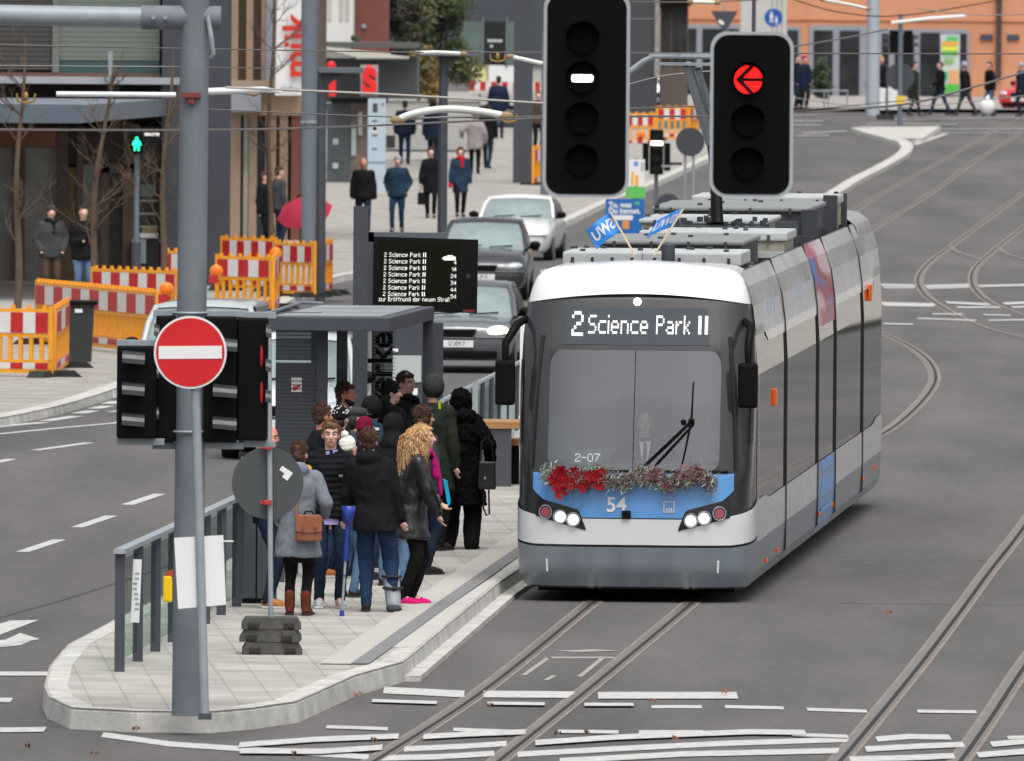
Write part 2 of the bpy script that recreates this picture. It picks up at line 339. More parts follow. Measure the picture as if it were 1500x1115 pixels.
# ---------------------------------------------------------------- tram platform (island) with pavers and kerbs
PH = .18
def pavers(name, col, sx, sy, rot, dark=.72):
    m = bpy.data.materials.new(name); m.use_nodes = True; nt = m.node_tree; b = nt.nodes['Principled BSDF']; N = nt.nodes.new; L = nt.links.new
    tc = N('ShaderNodeTexCoord'); mp = N('ShaderNodeMapping'); mp.inputs['Rotation'].default_value = (0, 0, rot); L(tc.outputs['Object'], mp.inputs[0])
    br = N('ShaderNodeTexBrick'); br.inputs['Scale'].default_value = 1; br.inputs['Brick Width'].default_value = sx; br.inputs['Row Height'].default_value = sy; br.inputs['Mortar Size'].default_value = .012; br.inputs['Bias'].default_value = -.2
    br.inputs['Color1'].default_value = (*col, 1); br.inputs['Color2'].default_value = (*[v * .84 for v in col], 1); br.inputs['Mortar'].default_value = (*[v * dark * .84 for v in col], 1)
    L(mp.outputs[0], br.inputs['Vector']); n = N('ShaderNodeTexNoise'); n.inputs['Scale'].default_value = 1.4; n.inputs['Detail'].default_value = 7; L(tc.outputs['Object'], n.inputs['Vector'])
    r = N('ShaderNodeValToRGB'); r.color_ramp.elements[0].position = .3; r.color_ramp.elements[1].position = .65; r.color_ramp.elements[0].color = (.74, .73, .71, 1); r.color_ramp.elements[1].color = (1.05, 1.05, 1.04, 1); L(n.outputs[0], r.inputs[0])
    mx = N('ShaderNodeMix'); mx.data_type = 'RGBA'; mx.blend_type = 'MULTIPLY'; mx.inputs[0].default_value = 1; L(br.outputs[0], mx.inputs[6]); L(r.outputs[0], mx.inputs[7]); L(mx.outputs[2], b.inputs['Base Color'])
    b.inputs['Roughness'].default_value = .8; b.inputs['Specular IOR Level'].default_value = .3; return m
m_pave = pavers('platform_pavers', (.42, .405, .375), .62, .31, R(-93), .9)
m_walk = pavers('pavement_slabs', (.36, .345, .315), .9, .45, R(-86), .85)
XL = [(124.9, -3.1), (125.4, -3.66), (127.2, -3.9), (129.3, -4.01), (133, -4.08), (137.4, -4.05), (143, -3.76), (150, -3.36), (165, -2.6), (190, -1.35), (203, -.4), (207, .4)]
XR = [(124.9, -2.5), (125.6, -2.15), (126.8, -1.80), (131.7, -1.36), (134.5, -.95), (154, -.05), (165, .70), (175, 1.38), (188, 2.25), (203, 2.0), (207, 1.5)]
def interp(tab, y):
    if y <= tab[0][0]: return tab[0][1]
    for (a, p), (q, s) in zip(tab, tab[1:]):
        if y <= q: return p + (s - p) * (y - a) / (q - a)
    return tab[-1][1]
def plat_z(Y): return T(Y) + PH
ys = sorted(set([124.9, 125.1, 125.4, 125.6, 126.2, 126.8, 127.2, 128.2, 129.3, 131.7, 133, 134.5, 137.4, 140, 143, 146.5] + list(range(150, 204, 3)) + [203, 205, 207]))
b = MB(); v = [[b.bm.verts.new((interp(t, y), y, plat_z(y))) for t in (XL, XR)] for y in ys]
for p, q in zip(v, v[1:]): b.bm.faces.new((p[0], p[1], q[1], q[0]))
platform = struct(b.build('pavement', m_pave))
loop = [(interp(XL, y), y) for y in ys[::-1]] + [(interp(XR, y), y) for y in ys]
def kerb(loop, h, w, mat, closed=True, name='kerb'):
    b = MB(); n = len(loop); rings = []
    for i, p in enumerate(loop):
        a, q = Vector(loop[(i - 1) % n if closed else max(i - 1, 0)]), Vector(loop[(i + 1) % n if closed else min(i + 1, n - 1)])
        d = (q - a).normalized(); nn = Vector((-d.y, d.x)); p = Vector(p); o = p; i_ = p + nn * w; z = T(p.y)
        rings.append([(o.x - nn.x * .02, o.y - nn.y * .02, z - .02), (o.x, o.y, z + h - .025), (o.x + nn.x * .025, o.y + nn.y * .025, z + h + .004), (i_.x, i_.y, z + h + .004), (i_.x, i_.y, z - .02)])
    if closed: rings.append(rings[0])
    b.loft(rings, cap=not closed); return struct(b.build(name, mat))
kerb(loop, PH, .20, m_kerb)
# raised boarding kerb with its low foot towards the track
step = [(interp(XR, y) + .02, y) for y in ys if 134.4 < y < 190]
b = MB(); ribbon(b, resample(step, 2), .16, .05, .05); b.face([(step[0][0] - .03, step[0][1], .05), (step[0][0] + .13, step[0][1], .05), (step[0][0] + .13, step[0][1], -.01), (step[0][0] - .03, step[0][1], -.01)])
for p, q in zip(step, step[1:]):
    b.face([(p[0] + .13, p[1], T(p[1]) - .01), (q[0] + .13, q[1], T(q[1]) - .01), (q[0] + .13, q[1], T(q[1]) + .05), (p[0] + .13, p[1], T(p[1]) + .05)])
struct(b.build('kerb', m_kerb))
m_strip = M('guide_strip_dark', c(120, 120, 120), .8, 0, .15, 6); m_rib = M('ribbed_tiles', (.43, .41, .37), .8, 0, .12, 6, bump=.6, bscale=16)
b = MB(); ribbon(b, [(g.x, g.y) for g in (G(x, y, PH) for x, y in ((527, 974), (640, 893), (758, 810)))] + [(1.15, 177), (1.9, 189)], .16, PH + .012); struct(b.build('guidance_strip', m_strip))
b = MB(); ribbon(b, [(g.x - .22, g.y) for g in (G(x, y, PH) for x, y in ((527, 974), (640, 893), (758, 810)))] + [(.93, 177), (1.68, 189)], .28, PH + .009); struct(b.build('guidance_strip', m_rib))
b = MB(); ribbon(b, [(interp(XR, y), y) for y in (137.2, 145, 154, 159, 165)], .36, PH + .006, -.21); struct(b.build('pavement', M('platform_edge_slabs', (.45, .44, .41), .8, 0, .1, 2)))
# ---------------------------------------------------------------- left pavement, far pavement, traffic island
KP = gx((-400, 700), (-60, 632), (0, 625), (90, 606), (170, 581), (260, 546), (360, 492), (440, 441), (484, 417), (560, 402), (660, 382), (740, 363), (806, 343), (888, 304), (942, 283), (1039, 238), (1075, 222), (1120, 206), (1160, 196))
KP = smooth_curve(KP, 4); KP = [(p.x, p.y) for p in KP]
b = MB(); prev = None
for x, y in KP:
    cur = (b.bm.verts.new((-70, y, T(y) + .12)), b.bm.verts.new((x, y, T(y) + .12)))
    if prev and y > prev_y: b.bm.faces.new((prev[0], prev[1], cur[1], cur[0]))
    prev, prev_y = cur, y
struct(b.build('pavement', m_walk)); kerb(KP, .12, .28, m_kerb, closed=False)
b = MB(); b.grid(lambda u, v: (-10 + 70 * u, 513 + 25 * v, T(513 + 25 * v) + .14), 4, 6); struct(b.build('pavement', M('far_pavement', c(150, 145, 142), .85, 0, .12, .5)))
isl = gx((1247, 193), (1262, 199), (1285, 205), (1302, 210), (1352, 209), (1378, 191))
loop2 = [isl[0]] + isl[1:]
b = MB(); b.face([(x, y, T(y) + .13) for x, y in loop2]); struct(b.build('traffic_island', M('island_concrete', (.44, .43, .40), .85, 0, .1, 1)))
kerb(loop2, .13, .25, m_kerb)
kc = smooth_curve(gx((1205, 292), (1240, 270), (1268, 256), (1296, 241), (1313, 230), (1319, 220), (1312, 212), (1302, 210)), 6)
kerb([(p.x, p.y) for p in kc][::-1], .13, .38, m_kerb, closed=False)
b = MB()  # unseen right-hand pavement, added so the tram's side glass reflects a pale band
for y in range(150, 480, 10): 
    f_ = lambda q: .036 * q + 6.4
    b.face([(f_(y), y, T(y) + .12), (f_(y) + 16, y, T(y) + .12), (f_(y + 10) + 16, y + 10, T(y + 10) + .12), (f_(y + 10), y + 10, T(y + 10) + .12)])
struct(b.build('pavement', m_walk))
# fallen leaves
b = MB(); ml = M('fallen_leaf_brown', (.16, .075, .035), .8, 0, .4, 9)
for (x, y) in ((720, 1040), (958, 1034), (816, 1081), (862, 1080), (988, 1088), (432, 1112), (548, 1091), (1302, 903), (197, 1075), (44, 1100), (138, 1111), (1140, 562), (1064, 1020), (525, 1024)):
    g = G(x, y)
    for k in range(3):
        a = random.uniform(0, 6.3); q = g + Vector((random.uniform(-.03, .03), random.uniform(-.1, .1), .02)); s_ = .022
        b.face([q + Vector((math.cos(a) * s_, math.sin(a) * s_ * 2, .0)), q + Vector((-math.sin(a) * s_, math.cos(a) * s_, .03)), q + Vector((-math.cos(a) * s_, -math.sin(a) * s_ * 2, .01)), q + Vector((math.sin(a) * s_, -math.cos(a) * s_, .045))])
tag(b.build('fallen_leaves', ml), 'brown fallen leaves scattered over the road by the tram tracks', 'leaves', kind='stuff')
# ================================================================ the tram
TA = math.atan(.0752)
tram = thing('tram', 'white, blue and dark glass five-section tram showing line 2 Science Park II, at the platform', 'tram', (1.304, 153.09, 0))
tram.rotation_euler = (.0075, 0, -TA)
TM = Matrix.Translation(tram.location) @ Euler(tram.rotation_euler).to_matrix().to_4x4()
m_tw = M('tram_white', (.68, .69, .71), .22, 0, .02, 2, coat=.5)
m_tsil = M('tram_upper_band', (.84, .85, .86), .22, 0, .08, 1.2, coat=.6, stretch=(1, .5, 2))
m_tgrey = M('tram_grey_skirt', c(122, 130, 139), .32, 0, .13, 1.6, coat=.3, stretch=(3, 1.2, .5))
m_tblue = M('tram_blue', c(92, 148, 208), .25, 0, .04, 3, coat=.4)
m_tglass = M('tram_side_glass', (.020, .019, .018), .03, spec=.5)
m_tdark = M('tram_front_black', (.03, .031, .034), .12, 0, .1, 2, spec=.6)
m_gap = M('tram_joint_rubber', (.008, .008, .008), .7)
m_roofd = M('tram_roof_deck', c(70, 72, 75), .7, 0, .3, 4)
m_lid2 = M('roof_box_lid_grey', c(128, 132, 132), .55, 0, .15, 4)
m_lid = M('roof_box_lid', c(176, 180, 180), .5, 0, .12, 4)
m_boxd = M('roof_box_dark', c(52, 56, 62), .5, 0, .2, 4)
m_boxb = M('roof_box_beige', c(150, 146, 132), .6, 0, .2, 5)
HW = [(.15, 1.12), (.3, 1.185), (.6, 1.2), (2.3, 1.2), (2.7, 1.18), (3.0, 1.14), (3.2, 1.085), (3.35, 1.01)]
def hw(z): return interp(HW, z)
DD = [(.15, .84), (.35, .95), (.6, 1.0), (.9, 1.02), (1.3, .98), (2.0, .80), (2.6, .62), (3.1, .42), (3.3, .28)]
_ph = np.linspace(-math.pi / 2, math.pi / 2, 4001)
EXN = 2 / 4.0
_xx = 1.2 * np.sign(np.sin(_ph)) * np.abs(np.sin(_ph)) ** EXN; _yy = -.9 * np.abs(np.cos(_ph)) ** EXN
_s = np.concatenate([[0], np.cumsum(np.hypot(np.diff(_xx), np.diff(_yy)))]); _s = _s / _s[-1] * 2 - 1
def S(u, z, off=0.0):
    ph = float(np.interp(u, _s, _ph)); w_, d_ = hw(z) + off, interp(DD, z) + off
    sx, cx = math.sin(ph), max(0.0, math.cos(ph))
    return (w_ * math.copysign(abs(sx) ** EXN, sx), -d_ * cx ** EXN, z)
def u_of_x(x, z):
    lo, hi = -1.0, 1.0
    for _ in range(40):
        m = (lo + hi) / 2
        if S(m, z)[0] < x: lo = m
        else: hi = m
    return lo
def patch(name, mat, u0, u1, zlo, zhi, off, nu=40, nv=10, parent=None):
    zl = zlo if callable(zlo) else (lambda u: zlo); zh = zhi if callable(zhi) else (lambda u: zhi); b = MB()
    def fn(a, v):
        u = u0 + (u1 - u0) * a; return S(u, zl(u) + (zh(u) - zl(u)) * v, off)
    b.grid(fn, nu, nv); return b.build(name, mat, parent or tram, smooth=True)
UW = u_of_x(.87, 2.0)
def uabs(px): return px
# dark shell round the windscreen opening
arch = lambda u: 3.13 - .10 * min(1, abs(u) / .75) ** 2
shell = MB()
def sh(u0, u1, z0, z1, nu=14, nv=16):
    z1f = z1 if callable(z1) else (lambda u: z1)
    shell.grid(lambda a, v: S(u0 + (u1 - u0) * a, z0 + (z1f(u0 + (u1 - u0) * a) - z0) * v), nu, nv)
sh(-1, -UW, 1.36, 2.56); sh(UW, 1, 1.36, 2.56); sh(-1, -UW, 2.56, arch); sh(-UW, UW, 2.56, arch, 30); sh(UW, 1, 2.56, arch); sh(-1, 1, .15, 1.36, 60)
shell.build('cab_shell', m_tdark, tram, smooth=True)
glassm = glass('windscreen_glass', (.95, .98, 1.0), .105)
m_frit = M('windscreen_frit', (.02, .021, .023), .2)
for su in (-1, 1):
    for (z0_, z1_) in ((2.56, 2.40), (1.36, 1.46)):
        b = MB()
        def fc(a, v): 
            r_ = .055; t = a * math.pi / 2; cu, cz = UW - r_, z1_; 
            pu, pz = cu + r_ * math.sin(t), cz + (z0_ - cz) * math.cos(t)
            return S(su * (pu + (UW + .004 - pu) * v), pz + (z0_ - pz) * v, .005)
        b.grid(fc, 8, 3); b.build('windscreen_corner', m_frit, tram, smooth=True)
ws = patch('windscreen', glassm, -UW, UW, 1.36, 2.56, .002, 36, 16)
patch('bumper', m_tgrey, -.985, .985, .17, lambda u: .575 + .08 * max(0, abs(u) - .55) / .45, .014, 60, 8)
patch('front_band', m_tw, -.995, .995, lambda u: .60 + .08 * max(0, abs(u) - .55) / .45, lambda u: .862 + .19 * max(0, (abs(u) - .42) / .58) ** 1.1, .016, 60, 5)
bl = lambda u: .874 + .28 * max(0, (abs(u) - .30) / .26) ** 1.5
patch('blue_panel', m_tblue, -.56, .56, bl, lambda u: 1.335 - .02 * abs(u), .014, 50, 8)
# white roof dome
rings = []
for z, w_, d_, cr in ((3.03, 1.135, .45, .10), (3.10, 1.12, .42, .085), (3.2, 1.09, .36, .08), (3.29, 1.05, .26, .075), (3.35, .99, .13, .07), (3.385, .90, -.03, .06), (3.40, .78, -.22, .05), (3.41, .6, -.5, .04)):
    r = []
    for i in range(61):
        ph = float(np.interp(-1 + i / 30, _s, _ph)); sx, cx = math.sin(ph), max(0, math.cos(ph)); x = w_ * math.copysign(abs(sx) ** EXN, sx)
        r.append((x, -d_ * cx ** EXN + (0 if d_ > 0 else -d_ * (1 - cx ** EXN)), z + cr * (1 - (x / w_) ** 2)))
    rings.append([(-w_, 1.25, z)] + r + [(w_, 1.25, z)])
b = MB(); b.loft(rings, cap=False, closed=False); n = len(rings[-1])
top = rings[-1]
for i in range(n // 2): b.face([top[i], top[i + 1], top[n - 2 - i], top[n - 1 - i]])
b.build('roof_dome', m_tw, tram, smooth=True)
# headlight clusters
m_hlbox = M('headlight_box', (.016, .016, .018), .25); HU0, HU1 = u_of_x(.46, .85), u_of_x(.97, .92)
m_lens = M('headlight_lens', (.8, .8, .75), .1, emit=(1, .98, .9), es=2.2); m_tail = M('tail_lamp_red', c(158, 84, 92), .25)
for s_ in (-1, 1):
    hl = patch('headlight', m_hlbox, s_ * HU0, s_ * HU1, lambda u: .745 + .14 * (abs(u) - HU0) / (HU1 - HU0), lambda u: .765 + .17 * min(1, (abs(u) - HU0) / .04) + .14 * (abs(u) - HU0) / (HU1 - HU0), .024, 24, 5)
    for u, mt, z, nm in ((u_of_x(.585, .85), m_lens, .852, 'lamp'), (u_of_x(.715, .87), m_lens, .878, 'lamp'), (u_of_x(.86, .92), m_tail, .925, 'lamp')):
        p = Vector(S(s_ * u, z, .026)); q = Vector(S(s_ * u + .01, z, .026)); t = (q - p).normalized(); nn = Vector((t.y, -t.x, 0)); nn = nn if nn.y < 0 else -nn
        b = MB(); b.cyl(p - nn * .02, p + nn * .012, .056 if mt is m_lens else .045, .052, 20); b.build(nm, mt, hl)
        b = MB(); pts = [p + nn * .012 + (t * math.cos(a) + Vector((0, 0, 1)) * math.sin(a)) * .068 for a in [k * math.pi / 12 for k in range(25)]]; b.tube(pts, .007, 6); b.build('lamp_ring', m_galv2, hl)
# front writing and small fittings
def onfront(u, z, off=.02):
    p = Vector(S(u, z, off)); q = Vector(S(u + .01, z, off)); zz = Vector(S(u, z + .05, off)); X = (q - p).normalized(); Z = (zz - p).normalized(); Y = Z.cross(X); return Matrix((( X.x, Y.x, Z.x, p.x), (X.y, Y.y, Z.y, p.y), (X.z, Y.z, Z.z, p.z), (0, 0, 0, 1)))
o = text('fleet_number', '54', .21, m_tw, tram, (0, 0, 0), (0, 0, 0), .003, bold=.004); o.matrix_basis = onfront(-.085, 1.0) @ Matrix.Rotation(R(90), 4, 'X')
lg = MB()
for (x, z, dx, dz) in ((0, .052, .11, .008), (0, -.052, .11, .008), (-.052, 0, .008, .11), (.052, 0, .008, .11), (-.025, -.028, .012, .03), (0, -.028, .012, .03), (.025, -.028, .012, .03)): lg.box((x, 0, z), (dx, .004, dz))
o = lg.build('operator_emblem', m_tw, tram); o.matrix_basis = onfront(.2, .99)
b = MB(); b.box((0, 0, 0), (.09, .05, .08), bev=.012); o = b.build('front_camera', m_black, tram); o.matrix_basis = onfront(-.03, .91)
for u in (-.47, .47):
    b = MB(); b.box((0, 0, 0), (.022, .012, .13), bev=.004); o = b.build('bumper_slot', m_signwhite, tram); o.matrix_basis = onfront(u, .38)
b = MB(); ribbon_pts = [S(u, 1.345, .02) for u in np.linspace(-.52, .52, 30)]; b.tube(ribbon_pts, .014); b.build('windscreen_sill', m_black, tram)
b = MB()
b.tube([S(0.0, z, .006) for z in np.linspace(1.36, 2.56, 8)], .004, 5); b.build('windscreen_seam', m_black, tram)
# destination board
UB = u_of_x(.73, 2.8)
db = patch('destination_board', M('destination_screen', c(66, 72, 78), .5, 0, .03, 3, spec=.15), -UB, UB, 2.615, 2.99, .006, 30, 4)
dd, wd = dots('Science Park II', .19, .84, .60); d2, w2 = dots('2', .25, .9, .66); b = MB()
UX = .80 / 1.74
for dset, x0, z0 in ((d2, -.655, 2.70), (dd, -.655 + w2 + .05, 2.725)):
    for (x, z, dx, dz) in dset:
        p = Vector(S(u_of_x(x0 + x, z0 + z), z0 + z, .012)); b.box(p, (dx, .006, dz))
b.build('destination_text', m_led, db)
b = MB(); p = S(0, 3.05, .01); b.sph(p, (.04, .03, .04)); b.build('top_lamp', M('marker_lamp', (.8, .8, .7), .3, emit=(1, .95, .8), es=4), tram)
# cab interior seen through the windscreen
b = MB(); b.bb(-1.05, 1.05, 1.5, 1.55, .5, 3.0); b.build('cab_partition', M('cab_partition', c(196, 200, 202), .7, 0, .4, 1.0), tram)
b = MB(); b.bb(-1.08, 1.08, -.55, .05, 1.15, 1.42, bev=.05); b.build('cab_desk', M('cab_desk', c(48, 50, 54), .6, 0, .1, 3), tram)
b = MB(); b.bb(-1.1, 1.1, -.3, 1.5, .45, .5); b.build('cab_floor', m_dark, tram)
b = MB(); b.bb(-.28, .28, .72, .84, 1.0, 2.05, bev=.05); b.bb(-.28, .28, .3, .84, .9, 1.02, bev=.04); b.build('driver_seat', M('driver_seat', c(70, 72, 78), .8), tram)
bx = MB(); bx.bb(-.65, -.33, -.66, -.60, 1.40, 1.56); rb = bx.build('run_number_box', M('run_box', c(82, 88, 92), .4), tram)
led('run_number', '2-07', .085, M('led_dim', (.4, .4, .4), .5, emit=(1, 1, .95), es=.45), rb, -.61, -.665, 1.425, aspect=.95)
# wiper
b = MB(); q = Vector(S(.305, 1.86, .05))
b.tube([S(.06, 1.40, .03), q], .013); b.tube([S(.11, 1.39, .035), q + Vector((.03, 0, -.02))], .010); b.tube([S(.265, 1.42, .03), q, S(.315, 2.25, .03)], [.008, .013, .008]); b.sph(q, (.035, .02, .028)); b.sph(q + Vector((-.08, 0, -.01)), (.03, .02, .025)); b.build('wiper', m_black, tram)
# cab side windows, pillars, front side lettering
for s_ in (-1, 1):
    patch('cab_side_window', m_tglass, s_ * .70, s_ * .90, lambda u: 1.62, 2.45, .006, 8, 8)
    b = MB(); b.tube([S(s_ * .58, 1.36, .01), S(s_ * .56, 2.0, .012), S(s_ * .53, 2.7, .01)], .022); b.build('cab_pillar', m_gap, tram)
# mirrors
for s_, ux, x1 in ((-1, .78, -1.33), (1, .66, 1.15)):
    a = Vector(S(s_ * ux, 2.86, .0)); bx_ = Vector((x1, -.62 if s_ < 0 else -.75, 2.25))
    b = MB(); b.tube([a, a + Vector((.08 * s_, -.22, -.05)), Vector((x1, bx_.y, 2.62)), bx_ + Vector((0, 0, .2))], [.035, .045, .04, .035], 8)
    mr = b.build('mirror', m_black, tram, smooth=True)
    b = MB(); b.box(bx_ + Vector((0, 0, -.03)), (.20, .13, .46), bev=.035); b.build('mirror_housing', m_black, mr)
# ---- side modules
bands = [('skirt', m_tgrey, .17, .60, .012), ('lower_band', m_tw, .60, .98, .012), ('window_band', m_tglass, .98, 2.60, .004), ('upper_band', m_tsil, 2.60, 3.35, .010)]
mods = [(0.0, 5.0), (5.08, 11.1), (11.18, 14.65), (14.73, 20.5), (20.58, 24.9)]
m_adv = bpy.data.materials.new('tram_red_advert'); m_adv.use_nodes = True
_n = m_adv.node_tree; _b = _n.nodes['Principled BSDF']; _t = _n.nodes.new('ShaderNodeTexNoise'); _t.inputs['Scale'].default_value = .8; _r = _n.nodes.new('ShaderNodeValToRGB')
_c = _n.nodes.new('ShaderNodeTexCoord'); _mp = _n.nodes.new('ShaderNodeMapping'); _mp.inputs['Scale'].default_value = (1, .4, 2.4); _n.links.new(_c.outputs['Object'], _mp.inputs[0]); _n.links.new(_mp.outputs[0], _t.inputs['Vector'])
e = _r.color_ramp.elements; e[0].position = .36; e[0].color = (*c(96, 130, 190), 1); e[1].position = .62; e[1].color = (*c(214, 190, 196), 1); x = e.new(.47); x.color = (*c(176, 66, 80), 1)
_n.links.new(_t.outputs[0], _r.inputs[0]); _n.links.new(_r.outputs[0], _b.inputs['Base Color']); _b.inputs['Roughness'].default_value = .25
for i, (y0, y1) in enumerate(mods):
    root = MB(); root.bb(-1.07, 1.07, (1.6 if i == 0 else y0 + .02), y1 - .02, .45, 3.0)
    mod = root.build('carriage', m_tdark, tram)
    for nm, mt, z0, z1, off in bands:
        if i == 2 and nm in ('skirt', 'lower_band'): mt = m_tblue
        if i == 2 and nm == 'upper_band': mt = m_adv; 
        for s_ in (-1, 1):
            zb = 2.45 if (i == 2 and nm == 'upper_band') else z0; zt = 2.45 if (i == 2 and nm == 'window_band') else z1
            zs = [z for z in (.17, .3, .6, .98, 2.3, 2.45, 2.6, 2.7, 2.85, 3.0, 3.2, 3.35) if zb <= z <= zt]
            b = MB()
            if i in (0, 4) and nm in ('lower_band', 'window_band', 'upper_band'):
                # band edges step near the cab ends
                ya, yb = (y0, y1); n_ = 10; ys_ = np.linspace(ya, yb, n_ + 1); e_ = (lambda y: y - y0) if i == 0 else (lambda y: y1 - y)
                stepf = lambda y: 1 - sm(1.3, 2.0, e_(y))
                def edge(z, y):
                    k = stepf(y)
                    if abs(z - .98) < 1e-6: return z + (.05 if i == 0 else .06) * k
                    if abs(z - 2.6) < 1e-6: return z + .20 * k
                    return z
                zz = sorted(set(zs)); vv = [[b.bm.verts.new((s_ * (hw(edge(z, y)) + off), y, edge(z, y))) for z in zz] for y in ys_]
                for p, q in zip(vv, vv[1:]):
                    for k in range(len(zz) - 1): b.bm.faces.new((p[k], p[k + 1], q[k + 1], q[k]))
            else:
                for z_a, z_b in zip(zs, zs[1:]): b.face([(s_ * (hw(z_a) + off), y0, z_a), (s_ * (hw(z_a) + off), y1, z_a), (s_ * (hw(z_b) + off), y1, z_b), (s_ * (hw(z_b) + off), y0, z_b)])
            b.build(nm, mt, mod)
    # gangway joint
    if i < 4:
        b = MB()
        for s_ in (-1, 1): b.prism([(s_ * 1.10, .20), (s_ * 1.218, .3), (s_ * 1.222, .6), (s_ * 1.222, 2.3), (s_ * 1.20, 2.7), (s_ * 1.16, 3.0), (s_ * 1.03, 3.37), (s_ * .9, 3.37)], 'y', y1 - .005, y1 + .085)
        b.bb(-1.0, 1.0, y1 - .01, y1 + .09, 3.0, 3.33); b.build('gangway_bellows', m_gap, tram)
    b = MB(); b.bb(-1.0, 1.0, max(y0, 1.2), y1 - (1.2 if i == 4 else 0), 3.02, 3.06)
    for s_ in (-1, 1): b.bb(s_ * 1.0 - .01, s_ * 1.0 + .01, max(y0, .9), y1, 3.03, 3.35)
    b.build('roof_deck', m_roofd, mod)
# side details
mo = M('side_marker_orange', (.75, .12, .01), .3); b0 = tram
for y, z, dz in ((2.9, 1.98, .17), (22.0, 2.55, .19)):
    b = MB(); b.box((1.215, y, z), (.04, .22, dz), bev=.01); b.build('side_marker', mo, tram)
for y, z in ((1.6, .34), (3.6, .36), (11.6, .40), (14.2, .40), (20.9, .42), (23.4, .46)):
    b = MB(); b.box((1.215, y, z), (.02, .12, .05), bev=.006); b.build('side_reflector', mo, tram)
m_ghost = M('side_ad_print', c(176, 188, 208), .3)
for y, z, a in ((2.2, 2.93, .5), (7.5, 2.95, .5)):
    b = MB()
    for k in range(3):
        za, zb, ya, yb = z - .07, z + .07, y + k * .5, y + k * .5 + .34; b.loft([[(hw(za) + o_, ya, za), (hw(za) + o_, yb, za), (hw(zb) + o_, yb, zb), (hw(zb) + o_, ya, zb)] for o_ in (.0105, .013)])
    b.build('side_lettering', m_ghost, tram)
t_ = text('side_lettering', 'STADTBAHN ULM', .12, M('side_letter_white', c(175, 175, 175), .4), tram, (1.208, .32, 1.35), (0, R(-90), R(90)), .002); t_.rotation_euler = Matrix(((0, 0, 1), (0, 1, 0), (-1, 0, 0))).transposed().to_euler()
bpy.data.objects.remove(t_)
b = MB()
random.seed(3)
for k in range(22): b.bb(1.204, 1.208, .27, .35, .95 + k * .062, .95 + k * .062 + random.choice((.025, .04, .048)))
b.build('side_lettering', M('side_letter_grey', c(150, 150, 148), .4), tram)
# blue module print
b = MB()
for z, h in ((.86, .10), (.70, .05), (.58, .12), (.40, .05)): b.bb(1.214, 1.217, 11.9, 14.0, z, z + h)
b.build('module_print', M('module_print', c(110, 158, 218), .3), tram)
# bogie skirts / underside
b = MB(); b.bb(-1.0, 1.0, -.3, 24.4, .10, .5); b.build('underframe', m_black, tram)
b = MB()
for y in (2.2, 4.0, 12.0, 13.8, 21.5, 23.2):
    for s_ in (-.5, .5): b.cyl((s_ - .05, y, .3), (s_ + .05, y, .3), .3, n=20)
b.build('wheelset', m_steel, tram)
# rear end
b = MB(); rr = []
for z in (.17, .6, 1.0, 2.6, 3.0, 3.35): rr.append([(hw(z) * x, 24.9 + .75 * (1 - abs(x) ** 3) * (1 if z < 2.6 else .7), z) for x in np.linspace(-1, 1, 17)])
b.loft(rr, cap=False, closed=False); b.build('rear_end', m_tdark, tram, smooth=True)
rings = []
for z, k in ((3.02, 1.0), (3.2, .97), (3.34, .92), (3.42, .82), (3.46, .65)): rings.append([(-1.13 * k, 21.7 + (1 - k), z)] + [(1.13 * k * x, 24.9 + .55 * k * (1 - abs(x) ** 3), z) for x in np.linspace(-1, 1, 17)] + [(1.13 * k, 21.7 + (1 - k), z)])
b = MB(); b.loft(rings, cap=False, closed=False); b.face(rings[-1]); b.build('roof_dome', m_tw, tram, smooth=True)
# roof equipment
def roofbox(x0, x1, y0, y1, h, lid, body, lidh=.09):
    b = MB(); b.bb(x0 + .03, x1 - .03, y0 + .03, y1 - .03, 3.06, h - lidh); o = b.build('roof_equipment', body, tram)
    b = MB(); b.bb(x0, x1, y0, y1, h - lidh, h, bev=.02); b.build('equipment_lid', lid, o)
    b = MB()
    for k in range(4): b.box((x0 + (x1 - x0) * (k + .5) / 4, y0 - .012, h - lidh * .5 - .02), (.03, .02, .07))
    for k in range(6): b.box((x0 + (x1 - x0) * random.random(), y0 + (y1 - y0) * random.random(), h + .012), (.05, .12, .024))
    b.build('lid_clip', m_boxd, o); return o
roofbox(-.92, .02 - .12, 1.7, 3.4, 3.50, m_lid, m_boxd, .14); roofbox(-.10, .92, 1.75, 3.4, 3.50, m_lid, m_boxd, .14)
roofbox(-.85, .72, 5.6, 8.6, 3.53, m_lid2, m_boxd, .05); roofbox(-.62, .98, 9.0, 10.8, 3.55, m_lid, m_boxb, .10)
roofbox(-.80, .62, 11.6, 14.2, 3.62, m_lid, m_boxb, .05); roofbox(-.9, .88, 15.2, 18.6, 3.68, m_lid2, m_boxd, .05); roofbox(-.7, .95, 19.2, 21.0, 3.72, m_lid, m_boxb, .1)
b = MB(); b.cyl((.18, 1.55, 3.06), (.18, 1.55, 3.58), .07, n=16); b.sph((.18, 1.55, 3.58), (.07, .07, .03)); b.build('roof_stub', m_anth, tram)
for (y, dx) in ((4.4, .75), (11.0, .8), (14.8, .85), (18.9, .8)):
    for k in range(3):
        b = MB(); b.tube([(dx - .3 + .1 * k, y - .3, 3.1), (dx - .28 + .1 * k, y, 3.32), (dx - .1 + .1 * k, y + .3, 3.3), (dx + .05 + .05 * k, y + .5, 3.1)], .04, 8); b.build('roof_cable', m_boxd, tram)
    b = MB(); b.bb(dx - .1, dx + .12, y - .5, y - .3, 3.06, 3.38); b.build('junction_box', m_boxd, tram)
